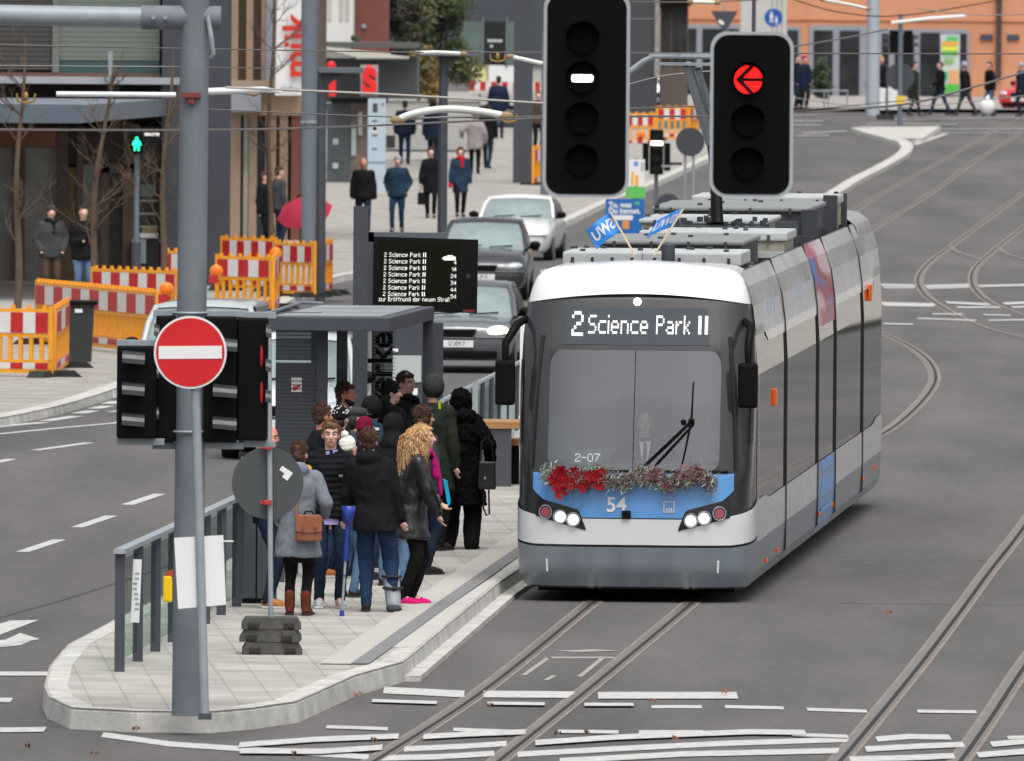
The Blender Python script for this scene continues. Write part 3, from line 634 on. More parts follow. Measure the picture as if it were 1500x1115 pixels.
for q in ((.62, .98, 3.6, 4.2, 3.06, 3.22), (.6, 1.0, 4.6, 4.75, 3.06, 3.3), (.60, .97, 8.7, 8.85, 3.1, 3.34)):
    b = MB(); b.bb(*q); b.build('roof_bracket', m_lid, tram)
for q in ((.74, .98, 10.9, 11.05, 3.06, 3.62), (.8, .98, 15.0, 15.15, 3.06, 3.66), (.82, .98, 19.0, 19.15, 3.06, 3.74), (.86, .98, 21.1, 21.2, 3.06, 3.72)):
    b = MB(); b.bb(*q); b.build('roof_upright', m_boxd, tram)
random.seed(11); b = MB()
for k in range(60):
    x, y = random.uniform(-.5, .6), random.uniform(10.9, 11.5); b.box((x, y, 3.5 + random.uniform(0, .14)), (.04, .04, .05), rz=random.random())
b.build('insulator', m_boxd, tram)
# pantograph (knee to the left, head under the contact wire)
knee = Vector((-.02, 11.9, 4.45))
pan = MB(); pan.bb(-.5, .6, 10.9, 12.2, 3.5, 3.56); pg = pan.build('pantograph', m_boxd, tram)
b = MB(); b.tube([(.08, 11.3, 3.56), (.05, 11.6, 4.0), knee], [.075, .06, .055], 10); b.build('lower_arm', m_black, pg)
hd = Vector((-.12, 11.3, 5.37))
b = MB(); b.tube([knee, hd + Vector((-.14, 0, -.05))], [.07, .055], 10); b.tube([knee + Vector((.1, 0, .0)), hd + Vector((-.02, 0, -.1))], .035, 8); b.tube([knee, hd + Vector((.55, 0, -.1))], .010, 6); b.build('upper_arm', m_galv2, pg)
b = MB()
for y in (-.16, .16):
    b.tube([hd + Vector(p) + Vector((0, y, 0)) for p in ((-.84, 0, -.22), (-.80, 0, -.16), (-.62, 0, -.02), (-.5, 0, .04), (.5, 0, .04), (.62, 0, -.02), (.80, 0, -.16), (.84, 0, -.22))], .028, 8)
b.box(hd + Vector((0, -.16, .05)), (1.1, .05, .03)); b.bb(hd.x - .45, hd.x + .45, hd.y - .16, hd.y + .16, hd.z - .06, hd.z - .03); b.build('collector_head', m_galv2, pg)
# ---- flags on the roof
m_flag = M('flag_blue', c(45, 130, 215), .7, 0, .06, 6); m_stick = M('flag_stick', c(205, 185, 150), .7)
def flag(base, tip, mirror, label):
    # the flag hangs from the upper part of its stick; cloth is a wavy sheet with a little thickness
    root = thing('flag', label, 'flag', TM @ Vector(base), 0, 'flags on the tram roof')
    b_, t = Vector((0, 0, 0)), TM @ Vector(tip) - TM @ Vector(base); d = t.normalized(); b = MB(); b.tube([b_, t], .011); b.build('stick', m_stick, root)
    side = Vector((-1, -.15, -.25 if mirror else -.55)).normalized(); L_ = t.length
    def fn(u, v):
        p = t * 1.0 - d * .22 * v + side * .28 * u; p.y += .05 * math.sin(u * 7 + v * 2); p.z -= .06 * u * u; return p
    b = MB(); b.grid(fn, 18, 8); cl = b.build('cloth', m_flag, root, smooth=True); sl = cl.modifiers.new('thickness', 'SOLIDIFY'); sl.thickness = .004
    lt, wd_ = dots('SU', .1) if 0 else (None, 0)
    cu = bpy.data.curves.new('t', 'FONT'); cu.body = 'SWU'; cu.size = .20; cu.align_x = 'CENTER'; cu.align_y = 'CENTER'; cu.offset = .006
    o = bpy.data.objects.new('t', cu); me = evalmesh(o); bpy.data.objects.remove(o)
    bm_ = bmesh.new(); bm_.from_mesh(me); bmesh.ops.subdivide_edges(bm_, edges=[e for e in bm_.edges if e.calc_length() > .03], cuts=2)
    for v in bm_.verts:
        x_ = v.co.x; u = .5 - x_ / .52; vv = .5 - v.co.y / .28   # seen from the reverse, so the word reads backwards
        u = 1 - u
        q = fn(min(1, max(0, u)), min(1, max(0, vv))); v.co = q + Vector((0, -.008, 0))
    bm_.to_mesh(me); bm_.free(); me.name = 'flag_text'; me.materials.clear(); me.materials.append(m_tw); o = bpy.data.objects.new('flag_text', me); COL.objects.link(o); o.parent = cl
PT = lambda x, y: TM.inverted() @ P(x, y, 154.0)
flag(PT(930, 374), PT(894, 311), False, 'blue SWU flag on a pale stick, the one leaning towards the platform')
flag(PT(958, 374), PT(1001, 306), True, 'blue SWU flag on an orange stick, leaning away from the platform')
# ---- garland on the front
gar = thing('garland', 'silver and green tinsel garland with red flowers lying across the tram front', 'garland', TM @ Vector((0, -1.0, 1.28)))
gi = TM.inverted() ; g0 = TM @ Vector((0, -1.0, 1.28))
def gp(u, z, off): return TM @ Vector(S(u, z, off)) - g0
random.seed(5)
_gx = np.linspace(-1.0, 1.0, 81); _gu = np.array([u_of_x(x, 1.27) for x in _gx]); ux = lambda x: float(np.interp(x, _gx, _gu))
def tufts(n, col_u, spread, ln, wid, zc, bmx):
    for _ in range(n):
        u = col_u(); zz = zc(u) + random.gauss(0, spread); base = gp(u, zz, .05 + random.uniform(0, .10))
        d = Vector((random.gauss(0, 1), random.gauss(-.5, .6), random.gauss(.15, .9))).normalized() * ln * random.uniform(.6, 1.3)
        s_ = d.cross(Vector((random.random(), random.random(), random.random()))).normalized() * wid
        bmx.face([base - s_, base + s_, base + d])
zc = lambda u: 1.275 + .04 * math.sin(u * 25) + .02 * math.sin(u * 60)
for nm, col, n, sp in (('tinsel_silver', c(188, 196, 190), 4800, .052), ('tinsel_green', c(132, 148, 132), 3000, .05), ('tinsel_dark', c(92, 100, 90), 1800, .045)):
    b = MB(); tufts(n, lambda: ux(random.uniform(-.84, .78)), sp * .8, .062, .0045, zc, b); b.build('tinsel', M(nm, col, .5, 0, .2, 20), gar)
b = MB(); tufts(3000, lambda: ux(random.choice((random.uniform(-.35, .72), random.uniform(.1, .72)))), .036, .045, .007, zc, b); b.build('berry_ribbon', M('garland_red', c(150, 34, 46), .6, 0, .3, 20), gar)
fl = MB()
for _ in range(34):
    u = ux(max(-.78, min(-.28, random.gauss(-.53, .13)))); z = 1.25 + random.gauss(0, .055); z = max(1.12, min(1.34, z)); ce = gp(u, z, .12 + random.uniform(0, .05))
    for k in range(7):
        a = k * .9 + random.random(); d = Vector((math.cos(a), -.25, math.sin(a))) * random.uniform(.055, .085); s_ = Vector((-math.sin(a), 0, math.cos(a))) * .022
        fl.face([ce, ce + d * .5 + s_, ce + d, ce + d * .5 - s_])
fl.build('red_flowers', M('flower_red', c(132, 4, 18), .7, 0, .5, 25, spec=.2), gar)
# ================================================================ foreground furniture
# ---- big mast with arm
g = G(274, 1045, PH); mY = g.y; sc_ = F / mY
mast = thing('signal_mast', 'thick galvanised steel mast at the front of the platform with a round arm reaching left', 'mast', (g.x, mY, plat_z(mY)))
topz = 7.2; b = MB()
b.cyl((0, 0, -.02), (0.03, 0, topz), .128, .118, 28); b.build('shaft', m_galv, mast, smooth=True)
az = Z_at(30, mY) - plat_z(mY); b = MB(); b.cyl((-6, 0, az + .05), (-.3, 0, az), .085, .085, 24); b.build('arm', m_galv2, mast, smooth=True)
b = MB(); b.cyl((-.42, 0, az), (.24, 0, az), .10, .10, 24); cl = b.build('arm_clamp', m_galv, mast, smooth=True)
for x in (-.32, -.22):
    b = MB(); b.cyl((x, -.10, az), (x, -.125, az), .018, n=8); b.build('bolt', m_galv2, cl)
b = MB(); b.tube([(.13, -.1, az + .02), (.16, -.13, az - .15), (.18, -.12, az - .3), (.16, -.1, az - .33)], .02, 8); b.build('cable', m_galv2, mast)
bz = Z_at(143, mY) - plat_z(mY); b = MB(); b.tube([(-1.12, -.05, bz), (-.13, -.05, bz)], .022, 8); b.tube([(.13, .0, bz + .03), (.6, 0, bz + .05), (.75, 0, bz + .03)], [.03, .025, .012], 8); b.build('bracket_rod', m_white, mast, smooth=True)
b = MB(); b.box((.0, -.14, bz), (.16, .05, .04)); b.cyl((0, -.14, bz - .03), (0, -.14, bz - .07), .03, n=8); b.build('rod_clamp', M('rusty_red', c(120, 50, 45), .6), mast)
for z in (Z_at(462, mY), Z_at(636, mY)):
    b = MB(); b.tube([(.14 * math.cos(a), .14 * math.sin(a), z - plat_z(mY)) for a in [k * math.pi / 12 for k in range(25)]], .012, 6); b.build('band_clamp', m_galv2, mast)
# ---- no entry sign on its own post
g = G(301, 1050, PH); Y = g.y - .25; z0 = plat_z(Y)
ne = thing('no_entry_sign', 'round red no entry sign with a white bar on a thin galvanised post', 'traffic sign', (g.x, Y, z0))
tp = P(286, 560, Y) - Vector((g.x, Y, z0)); b = MB(); b.cyl((0, 0, 0), tp, .038, .038, 14); b.build('post', m_galv2, ne, smooth=True)
b = MB(); b.bb(-.055, .055, -.05, .05, -.01, .04); b.build('base_plate', m_anth, ne)
dc = P(279, 516, Y) - Vector((g.x, Y, z0)); b = MB(); b.cyl(dc + Vector((0, -.06, 0)), dc + Vector((0, -.04, 0)), .30, .30, 48); dsc = b.build('sign_disc', m_signwhite, ne)
b = MB(); b.cyl(dc + Vector((0, -.061, 0)), dc + Vector((0, -.064, 0)), .283, .283, 48); b.build('red_field', m_signred, dsc)
b = MB(); b.box(dc + Vector((0, -.067, 0)), (.52, .004, .105), ry=R(-.8)); b.build('white_bar', m_signwhite, dsc)
b = MB(); b.cyl(dc + Vector((0, -.035, -.1)), dc + Vector((0, .06, -.1)), .02); b.build('bracket', m_galv, ne)
# ---- white placard tied to the posts
pl = thing('placard', 'blank white placard tied to the steel mast at hip height', 'placard', P(294, 888, Y + .07))
q = [P(x, y, Y + .02) - pl.location for x, y in ((255, 788), (327, 784), (331, 886), (261, 892))]
b = MB(); b.loft([[p + Vector((0, -.0, 0)) for p in q], [p + Vector((0, .012, 0)) for p in q]]); b.build('board', m_signwhite, pl)
b = MB(); b.tube([P(326, 793, Y) - pl.location, P(342, 793, Y) - pl.location], .006); b.build('cable_tie', m_signwhite, pl)
# ---- signal heads around the mast (seen from the side and rear)
def head_boxes(label, x0, x1, y0, y1, dY, visors, vx, rear=False):
    Yh = mY + dY; a = P(x0, y0, Yh); d = P(x1, y1, Yh); o = thing('traffic_light', label, 'traffic light', ((a.x + d.x) / 2, Yh, d.z), 0, 'signal heads on the mast')
    w_, h_ = d.x - a.x, a.z - d.z
    b = MB(); b.box((0, 0, h_ / 2), (w_, .26, h_), bev=.02); b.build('housing', m_black, o)
    n = 3
    for k in range(n):
        b = MB(); z = h_ * (k + .5) / n; vz = P(0, visors[k], Yh).z - d.z if visors else z
        pts = []; 
        X0, X1 = (P(vx[0], 0, Yh).x - o.location.x, P(vx[1], 0, Yh).x - o.location.x) if vx else (-w_ * .3, w_ * .3)
        for aa in range(9):
            t = math.pi * aa / 8; pts.append((math.cos(t) * .0, 0, 0))
        r1 = [(X0, -.15 - .09 * math.cos(t), vz - .05 + .10 * math.sin(t)) for t in np.linspace(0, math.pi, 9)]; r2 = [(X1, -.15 - .09 * math.cos(t), vz - .065 + .10 * math.sin(t)) for t in np.linspace(0, math.pi, 9)]
        b.loft([r1, r2], cap=False, closed=False); b.build('visor', m_visor, o)
    for z in (h_ + .02, -.03):
        b = MB(); b.box((w_ * .1, .0, z), (w_ * .9 + .1, .04, .055), bev=.005); b.build('bracket', m_galv2, o)
    return o
m_visor = M('visor_grey', c(38, 40, 44), .4, .05, .1, 10)
head_boxes('lower black signal head left of the mast with grey visors', 172, 229, 506, 642, -.1, (520, 566, 611), (184, 217))
head_boxes('narrow black signal head tucked between the left head and the mast', 229, 257, 462, 648, .06, (480, 540, 600), (230, 238))
head_boxes('black signal head directly right of the mast with grey visors', 300, 346, 463, 648, .0, (500, 568, 615), (317, 352))
ro = head_boxes('outermost black signal head at the right of the mast showing dull red lamps', 348, 392, 465, 645, .05, (480, 530, 575), (394, 402))
for yy in (522, 575):
    b = MB(); p = P(383, yy, mY - .1) - ro.location; b.sph(p, (.012, .015, .09)); b.build('lamp', M('dull_red_lamp', (.2, .005, .005), .4, emit=(.5, .01, .01), es=.35), ro)
b = MB(); p = P(349, 560, mY - .02) - ro.location; b.box(p, (.012, .02, 1.0)); b.build('edge_strip', m_signwhite, ro)
# ---- two big hanging tram / road signals close to the camera
def hanging(label, x0, x1, y0, y1, Yh, lens_px, lit, group='large hanging signals'):
    a = P(x0, y0, Yh); d = P(x1, y1, Yh); o = thing('tram_signal', label, 'tram signal', ((a.x + d.x) / 2, Yh, d.z), 0, group)
    w_, h_ = d.x - a.x, a.z - d.z; r = .115
    def rr(ins, rad):
        pts = []
        for cx, cz, a0 in ((w_ / 2 - ins - rad, h_ - ins - rad, 0), (-w_ / 2 + ins + rad, h_ - ins - rad, 90), (-w_ / 2 + ins + rad, ins + rad, 180), (w_ / 2 - ins - rad, ins + rad, 270)):
            for k in range(9): t = R(a0 + k * 11.25); pts.append((cx + math.cos(t) * rad, cz + math.sin(t) * rad))
        return pts
    b = MB(); b.prism(rr(0, r), 'y', 0, .03); bb_ = b.build('backboard', M('backboard_edge', c(158, 164, 168), .6), o)
    b = MB(); b.prism(rr(.023, r - .012), 'y', -.004, .0); b.build('board_face', M('backboard_black', (.002, .002, .0022), .7, spec=.1), bb_)
    b = MB(); b.bb(-.17, .17, .03, .2, .1, h_ - .1, bev=.03); b.build('housing', m_black, o)
    for k, y in enumerate(lens_px):
        z = P(0, y, Yh).z - d.z; x = P(lit[2], 0, Yh).x - o.location.x; b = MB(); b.cyl((x, -.03, z), (x, -.005, z), .10, .10, 24); ln = b.build('lens', M('dark_lens_far', (.002, .002, .0025), .6, spec=.05), o)
        b = MB(); b.loft([[(x + .12 * math.cos(t), yy, z + .12 * math.sin(t)) for t in np.linspace(R(15), R(165), 13)] for yy in (-.004, -.10)], cap=False, closed=False)
        v = b.build('visor', M('visor_black', (.0025, .0025, .003), .8, spec=.06), ln)
        if k == lit[0] and lit[1] == 'bar':
            b = MB(); b.box((x, -.035, z), (.145, .012, .046), bev=.016); b.build('lamp', M('signal_white', (.8, .8, .9), .3, emit=(.86, .80, 1), es=3.0), ln)
        if k == lit[0] and lit[1] == 'arrow':
            b = MB(); b.cyl((x, -.03, z), (x, -.036, z), .096, .096, 32); b.build('lamp', M('signal_red', (.6, .01, .01), .3, emit=(1, .004, .004), es=1.6), ln)
            b = MB(); b.box((x + .02, -.042, z), (.16, .008, .026)); b.box((x - .025, -.0425, z + .042), (.15, .008, .03), ry=R(-45)); b.box((x - .025, -.043, z - .042), (.15, .008, .03), ry=R(45)); b.build('arrow', m_black, ln)
    b = MB(); b.cyl((.01, .1, h_ - .12), (.01, .1, 7.9 - d.z), .013); b.build('hanger', m_anth, o)
    return o
hanging('large hanging signal with black backboard showing a white horizontal bar', 797, 921, -14, 290, 103, (50, 108, 168, 230), (1, 'bar', 854))
hanging('large hanging signal with black backboard lit red with a left arrow', 1041, 1161, 46, 290, 103, (108, 170, 232), (0, 'arrow', 1097))
arm = thing('overhead_gantry', 'steel gantry post and boom carrying the two large hanging signals', 'gantry', (6.5, 103.1, 0))
b = MB(); b.cyl((0, 0, 0), (0, 0, 8.2), .16, .11, 16); b.build('post', m_galv, arm); b = MB(); b.cyl((0, 0, 7.9), (-7, 0, 7.9), .09, .06, 14); b.build('boom', m_galv, arm)
# ---- round sign seen from behind on a portable post, three rubber feet
g = G(397, 958, PH); Y = g.y; z0 = plat_z(Y)
rs = thing('road_sign', 'back of a round grey road sign with red clamps on a portable post', 'traffic sign', (g.x, Y, z0 + .3))
b = MB(); tp = P(394, 486, Y) - rs.location; b.cyl((0, 0, -.27), tp, .024, .024, 12); b.build('post', m_galv2, rs, smooth=True)
dc = P(392, 708, Y) - rs.location; b = MB(); b.cyl(dc + Vector((0, .04, 0)), dc + Vector((0, .055, 0)), .325, .325, 48); dk = b.build('sign_disc', M('sign_back_grey', c(66, 70, 72), .5, 0, .06, 5), rs)
for (x, y, w_, h_, ro_) in ((415, 688, .055, .045, -35), (421, 696, .06, .085, -35)):
    p = P(x, y, Y + .03) - rs.location; b = MB(); b.box((p.x, dc.y + .037, p.z), (w_, .004, h_), ry=R(-ro_)); b.build('sticker', m_signwhite, dk)
for yy in (655, 736):
    p = P(393, yy, Y) - rs.location; b = MB(); b.box((p.x, -.02, p.z), (.07, .09, .045), bev=.008); b.box((p.x - .05, -.0, p.z), (.05, .03, .03)); b.build('clamp', M('clamp_red', c(165, 45, 50), .5), rs)
for k in range(3):
    r = thing('rubber_base', ('lowest', 'middle', 'topmost')[k] + ' recycled rubber base plate in the stack under the portable sign', 'sign base', (g.x + (.01, -.006, 0)[k], Y, z0 + .003 + .113 * k), (.03, -.05, .02)[k], 'rubber base plates')
    b = MB(); b.prism([(-.27, 0), (.27, 0), (.27, .05), (.235, .108), (-.235, .108), (-.27, .05)], 'y', -.2, .2); b.build('plate', M('recycled_rubber', c(76, 74, 72), .9, 0, .3, 14, bump=.4, bscale=30), r)
    for s_ in (-.16, .16):
        b = MB(); b.box((s_, -.2, .035), (.10, .03, .05), bev=.01); b.build('grip', m_rubber, r)
# ---- glass railing along the road side of the platform
rail = thing('glass_railing', 'anthracite post railing with glass panels and a silver handrail along the platform', 'railing', (0, 0, 0))
gp0, gp1 = G(175, 984, PH), G(333, 896, PH); dv = (gp1 - gp0); cnt = 7
m_rg = glass('railing_glass', (.74, .82, .80), .035, ior=1.0)
end = 175.0; npost = 16; step_ = dv / 6.4
for k in range(npost):
    p = gp0 + step_ * k
    if p.y > 171: break
    b = MB(); b.bb(p.x - .045, p.x + .045, p.y - .035, p.y + .035, plat_z(p.y) - .01, plat_z(p.y) + 1.05); b.build('post', m_anth, rail)
    q = p + step_
    b = MB(); n_ = Vector((step_.y, -step_.x, 0)).normalized() * .008; A, B_ = p.lerp(q, .06), p.lerp(q, .94)
    b.loft([[A - n_ + Vector((0, 0, .10)), B_ - n_ + Vector((0, 0, .10)), B_ - n_ + Vector((0, 0, .98)), A - n_ + Vector((0, 0, .98))], [A + n_ + Vector((0, 0, .10)), B_ + n_ + Vector((0, 0, .10)), B_ + n_ + Vector((0, 0, .98)), A + n_ + Vector((0, 0, .98))]]); b.build('glass_panel', m_rg, rail)
b = MB(); a_, e_ = gp0 + Vector((0, 0, 1.06)) - step_ * .05, p + Vector((0, 0, 1.06)); b.loft([[v_ + Vector(o_) for o_ in ((-.05, 0, -.02), (.05, 0, -.02), (.05, 0, .02), (-.05, 0, .02))] for v_ in (a_, e_)]); b.build('handrail', m_galv2, rail)
pn = P(191, 865, gp0.y + .5); nb = thing('notice', 'narrow white paper notice on the first glass panel of the railing', 'notice', (gp0.x + .12, gp0.y + .9, pn.z - .3))
b = MB(); b.box((0, 0, .28), (.075, .01, .56), ry=R(2)); b.build('sheet', m_signwhite, nb)
b = MB(); [b.box((random.uniform(-.012, .012), -.008, .12 + .045 * k), (.035, .003, .016)) for k in range(8)]; b.build('print', M('print_grey', c(140, 150, 165), .7), nb)
p = P(246, 862, gp0.y + 3.4); cb = thing('call_box', 'yellow pedestrian push button box on a railing post beside the mast', 'push button', (p.x, p.y - .1, p.z))
b = MB(); b.box((0, 0, 0), (.085, .09, .24), bev=.02); b.build('case', M('call_box_yellow', (.80, .52, .0), .4), cb)
b = MB(); b.prism([(-.03, .11), (.045, .10), (.045, .17), (.0, .16)], 'y', -.04, .04); b.build('hood', M('call_box_red', c(170, 60, 30), .5), cb)
# ================================================================ bus shelter
SH_A = math.atan(.075)
sY = 157.6; sh0 = thing('tram_shelter', 'anthracite tram stop shelter with a flat roof and glass walls behind the waiting crowd', 'shelter', (X_at(395, sY), sY, plat_z(sY)), -SH_A)
zr = Z_at(487, sY) - plat_z(sY); W_ = X_at(573, sY) - X_at(395, sY); D_ = 5.8
b = MB(); b.bb(-.05, W_, 0, D_, zr, zr + .145, bev=.01); rf = b.build('roof', m_anth, sh0)
b = MB()
for k in range(3): b.bb(.06, W_ - .12, .25 + k * 1.85, 1.9 + k * 1.85, zr + .147, zr + .155)
b.build('roof_panel', M('roof_panel_grey', c(150, 155, 158), .35, .3, .1, 3), rf)
b = MB(); b.tube([(-.06, .1, zr + .165), (-.06, D_ * .8, zr + .20), (.15, D_ * .82, zr + .19)], .02); b.build('gutter', m_galv, rf)
m_sg = glass('shelter_glass', (.86, .89, .89), .02, ior=1.0)
xp = X_at(467, sY) - X_at(395, sY)
for (x, y) in ((xp, .6), (xp, 3.0), (.02, D_ - .3), (W_ - .05, D_ - .15)):
    b = MB(); b.bb(x - .055, x + .055, y - .05, y + .05, 0, zr); b.build('post', m_anth, sh0)
# grey end panel (lower) with the sticker, glass above with printed band
xa, xb = .02, xp - .06
b = MB(); b.bb(xa, xb, .62, .66, .12, Z_at(534, sY + .6) - plat_z(sY)); ep = b.build('end_panel', m_anth2, sh0)
b = MB(); b.bb(xa, xb, .62, .64, Z_at(533, sY) - plat_z(sY), zr); b.build('end_glass', glass('smoked_glass', (.24, .26, .27), .02), sh0)
b = MB(); z_ = Z_at(568, sY) - plat_z(sY); sx_ = X_at(429, sY) - X_at(395, sY); b.bb(sx_ - .055, sx_ + .055, .612, .619, z_ - .08, z_ + .08); st = b.build('sticker', m_signwhite, ep)
b = MB(); b.sph((sx_ - .015, .61, z_ - .04), (.03, .004, .025)); b.sph((sx_ + .02, .61, z_ - .015), (.018, .004, .018)); b.build('sticker_print', m_signred, st)
b = MB(); b.bb(xp + .06, xp + .07, .66, D_ - .2, .15, zr - .02); b.build('rear_glass', m_sg, sh0)
# printed glass pane with large vertical lettering
xg0, xg1 = X_at(507, sY) - X_at(395, sY), X_at(536, sY) - X_at(395, sY)
b = MB(); b.bb(xg0 - .02, xg1, 3.6, 3.62, .15, zr - .02); pg_ = b.build('printed_pane', glass('printed_glass', (.34, .37, .38), .03), sh0)
tx = text('pane_lettering', 'werke', .36, m_black, pg_, ((xg0 + xg1) / 2 - .02, 3.595, zr - .55), (0, 0, 0), .003, sx=1.0, bold=.008)
tx.rotation_euler = Matrix(((0, -1, 0), (0, 0, -1), (1, 0, 0))).to_euler()
b = MB()
for k in range(60): b.bb(xg0 - .02, xg1 + .03, 3.590, 3.594, .2 + k * .04, .2 + k * .04 + .008)
tag(b.build('printed_lines', M('print_line', c(70, 76, 80), .6), pg_), kind='stuff')
b = MB()
for k in range(62): b.bb(xa, xp - .02, .600, .604, .15 + k * .04, .15 + k * .04 + .007)
tag(b.build('printed_lines', M('print_line', c(70, 76, 80), .6), ep), kind='stuff')
# bench inside
b = MB(); b.bb(.12, .5, 1.2, 5.0, .42, .47); b.build('bench', m_wood, sh0)
# lower dark box under the front (road side) - planter like cabinet at the shelter end
cbn = thing('control_cabinet', 'grey cabinet at the near end of the shelter behind the portable sign', 'cabinet', G(376, 884, PH))
b = MB(); b.bb(-.17, .19, 0, .5, 0, 1.42, bev=.01); b.build('body', m_anth2, cbn)
b = MB(); b.bb(-.012, .002, -.006, 0, .05, 1.36); b.build('door_seam', m_black, cbn)
b = MB(); b.bb(-.14, .16, -.02, .02, -.005, .05); b.build('plinth', m_black, cbn)
# information cabinet
iY = 184; ic = thing('information_board', 'tall anthracite information board with two blank pale posters behind the crowd', 'information panel', (X_at(605, iY), iY, plat_z(iY)))
hx = 44 / (F / iY); ztop = Z_at(474, iY) - plat_z(iY)
b = MB(); b.bb(X_at(560, iY) - ic.location.x, X_at(650, iY) - ic.location.x, 0, .22, 0, ztop); b.build('case', m_anth, ic)
zq = lambda y: Z_at(y, iY) - plat_z(iY); xq = lambda x: X_at(x, iY) - ic.location.x
m_post = M('pale_poster', c(176, 182, 182), .4)
for (x0, x1, y0, y1) in ((564, 619, 522, 561), (626, 636, 517, 555)):
    b = MB(); b.bb(xq(x0), xq(x1), -.012, 0, zq(y1), zq(y0)); b.build('poster', m_post, ic)
b = MB(); b.bb(xq(558), xq(563), -.03, 0, 0, ztop); b.build('edge_profile', m_galv, ic); 
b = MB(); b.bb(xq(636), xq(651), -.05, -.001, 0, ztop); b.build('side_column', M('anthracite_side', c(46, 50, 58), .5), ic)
for (x0, x1, y0, y1, mt) in ((564, 574, 510, 516, m_signwhite), (576, 585, 512, 517, m_white), (563, 580, 570, 575, M('sticker_blue', c(60, 90, 190), .5)), (606, 614, 570, 580, m_signwhite), (627, 633, 478, 482, m_galv)):
    b = MB(); b.bb(xq(x0), xq(x1), -.02, -.013, zq(y1), zq(y0)); b.build('sticker', mt, ic)
# departure display on its post
dY_ = 167.5; dp = thing('departure_display', 'black electronic departure display listing Science Park II trams on an anthracite post', 'departure display', (X_at(529, dY_), dY_, plat_z(dY_)))
zq = lambda y: Z_at(y, dY_) - plat_z(dY_); xq = lambda x: X_at(x, dY_) - dp.location.x
b = MB(); b.bb(xq(518), xq(540), -.06, .06, 0, zq(304)); b.build('post', m_anth, dp)
b = MB(); b.bb(xq(538), xq(654), -.02, .10, zq(356), zq(342)); b.bb(xq(540), xq(548), -.02, .1, zq(456), zq(342)); b.build('carrier', M('carrier_grey', c(84, 90, 98), .5), dp)
b = MB(); q = [(xq(547), zq(456)), (xq(548), zq(348)), (xq(701), zq(351.5)), (xq(700), zq(459))]; b.prism(q, 'y', -.12, .08); scn = b.build('screen_case', M('display_black', (.004, .004, .004), .25, spec=.3), dp)
b = MB(); q = [(xq(552), zq(450)), (xq(554), zq(354)), (xq(672), zq(356)), (xq(671), zq(448))]; b.prism(q, 'y', -.124, -.1205); b.build('screen', M('display_glow', (.006, .0075, .003), .6, spec=.08), scn)
pxs = dY_ / F
for k, v in enumerate(('', '4', '14', '24', '34', '44', '54')):
    y = 377.5 + k * 9.55; x0 = 563.5 - k * .25
    led('departure_text', '2 Science Park II', 6.4 * pxs, m_led, scn, xq(x0), -.126, zq(y), fill=.8, aspect=.80)
    if v: led('departure_text', v, 6.0 * pxs, m_led, scn, xq(669.5), -.126, zq(y + .4 + k * .45), fill=.8, right=True, aspect=.9)
b = MB()
for (x, z, dx, dz) in ((-.075, .018, .13, .010), (-.075, -.012, .13, .010), (-.08, .003, .15, .014), (-.07, .034, .07, .006)): b.box((xq(669) + x, -.126, zq(379.5) + z), (dx, .004, dz))
b.build('tram_symbol', m_led, scn)
led('departure_text', 'zur Eröffnung der neuen Straß', 6.4 * pxs, m_led, scn, xq(556), -.126, zq(442.5), fill=.8, aspect=.72)
b = MB(); b.cyl((xq(687), -.125, zq(405)), (xq(687), -.121, zq(405)), .03, n=16); b.build('sensor', m_rubber, scn)
b = MB(); b.bb(xq(679), xq(697), -.124, -.121, zq(457), zq(454)); b.build('maker_strip', M('maker_red', c(110, 30, 25), .5), scn)
# planter bench and ramp railing beyond the crowd
pbY = 178.0; pb = thing('planter_bench', 'anthracite box bench with a wooden top beside the tram', 'bench', (X_at(735, pbY), pbY, plat_z(pbY)))
zq = lambda y: Z_at(y, pbY) - plat_z(pbY); xq = lambda x: X_at(x, pbY) - pb.location.x
b = MB(); b.bb(xq(690), xq(752), 0, 1.2, 0, zq(628)); b.build('box', m_anth2, pb)
b = MB(); b.bb(xq(690), xq(766), -.03, 1.25, zq(628), zq(618.5)); b.build('wooden_top', m_wood, pb)
b = MB(); b.bb(xq(750), xq(765), .6, 1.9, zq(655), zq(647)); b.build('wooden_seat', m_wood, pb)
b = MB(); b.bb(xq(752), xq(764), .7, 1.8, 0, zq(657)); b.build('seat_base', m_black, pb)
rr_ = thing('ramp_railing', 'sloping galvanised handrail with glass panels on the platform ramp behind the bench', 'railing', (0, 0, 0))
a_, e_ = P(648, 587, 183), P(740, 541, 196)
b = MB(); b.tube([a_, e_, P(775, 524, 201)], .03, 8); b.build('handrail', m_galv2, rr_)
for t in np.linspace(.05, 1.2, 9):
    p = a_.lerp(e_, t); b = MB(); b.bb(p.x - .03, p.x + .03, p.y - .02, p.y + .02, T(p.y), p.z - .02); b.build('post', m_anth, rr_)
b = MB(); p, q = a_, a_.lerp(e_, 1.2); b.loft([[p - Vector((0, 0, .1)), q - Vector((0, 0, .1)), q - Vector((0, 0, .95)), p - Vector((0, 0, .95))], [p - Vector((0, .01, .1)), q - Vector((0, .01, .1)), q - Vector((0, .01, .95)), p - Vector((0, .01, .95))]]); b.build('glass_panel', m_rg, rr_)
for x in (696, 738, 750):
    b = MB(); p = P(x, 600, 184); b.bb(p.x - .035, p.x + .035, 184 - .01, 184, p.z - .35, p.z + .35); b.build('reflective_strip', m_galv2, rr_)
b = MB(); p = P(760, 585, 186.5); b.box(p + Vector((0.06, 0, 0)), (.10, .3, 1.9)); b.build('end_post', m_signwhite, rr_)
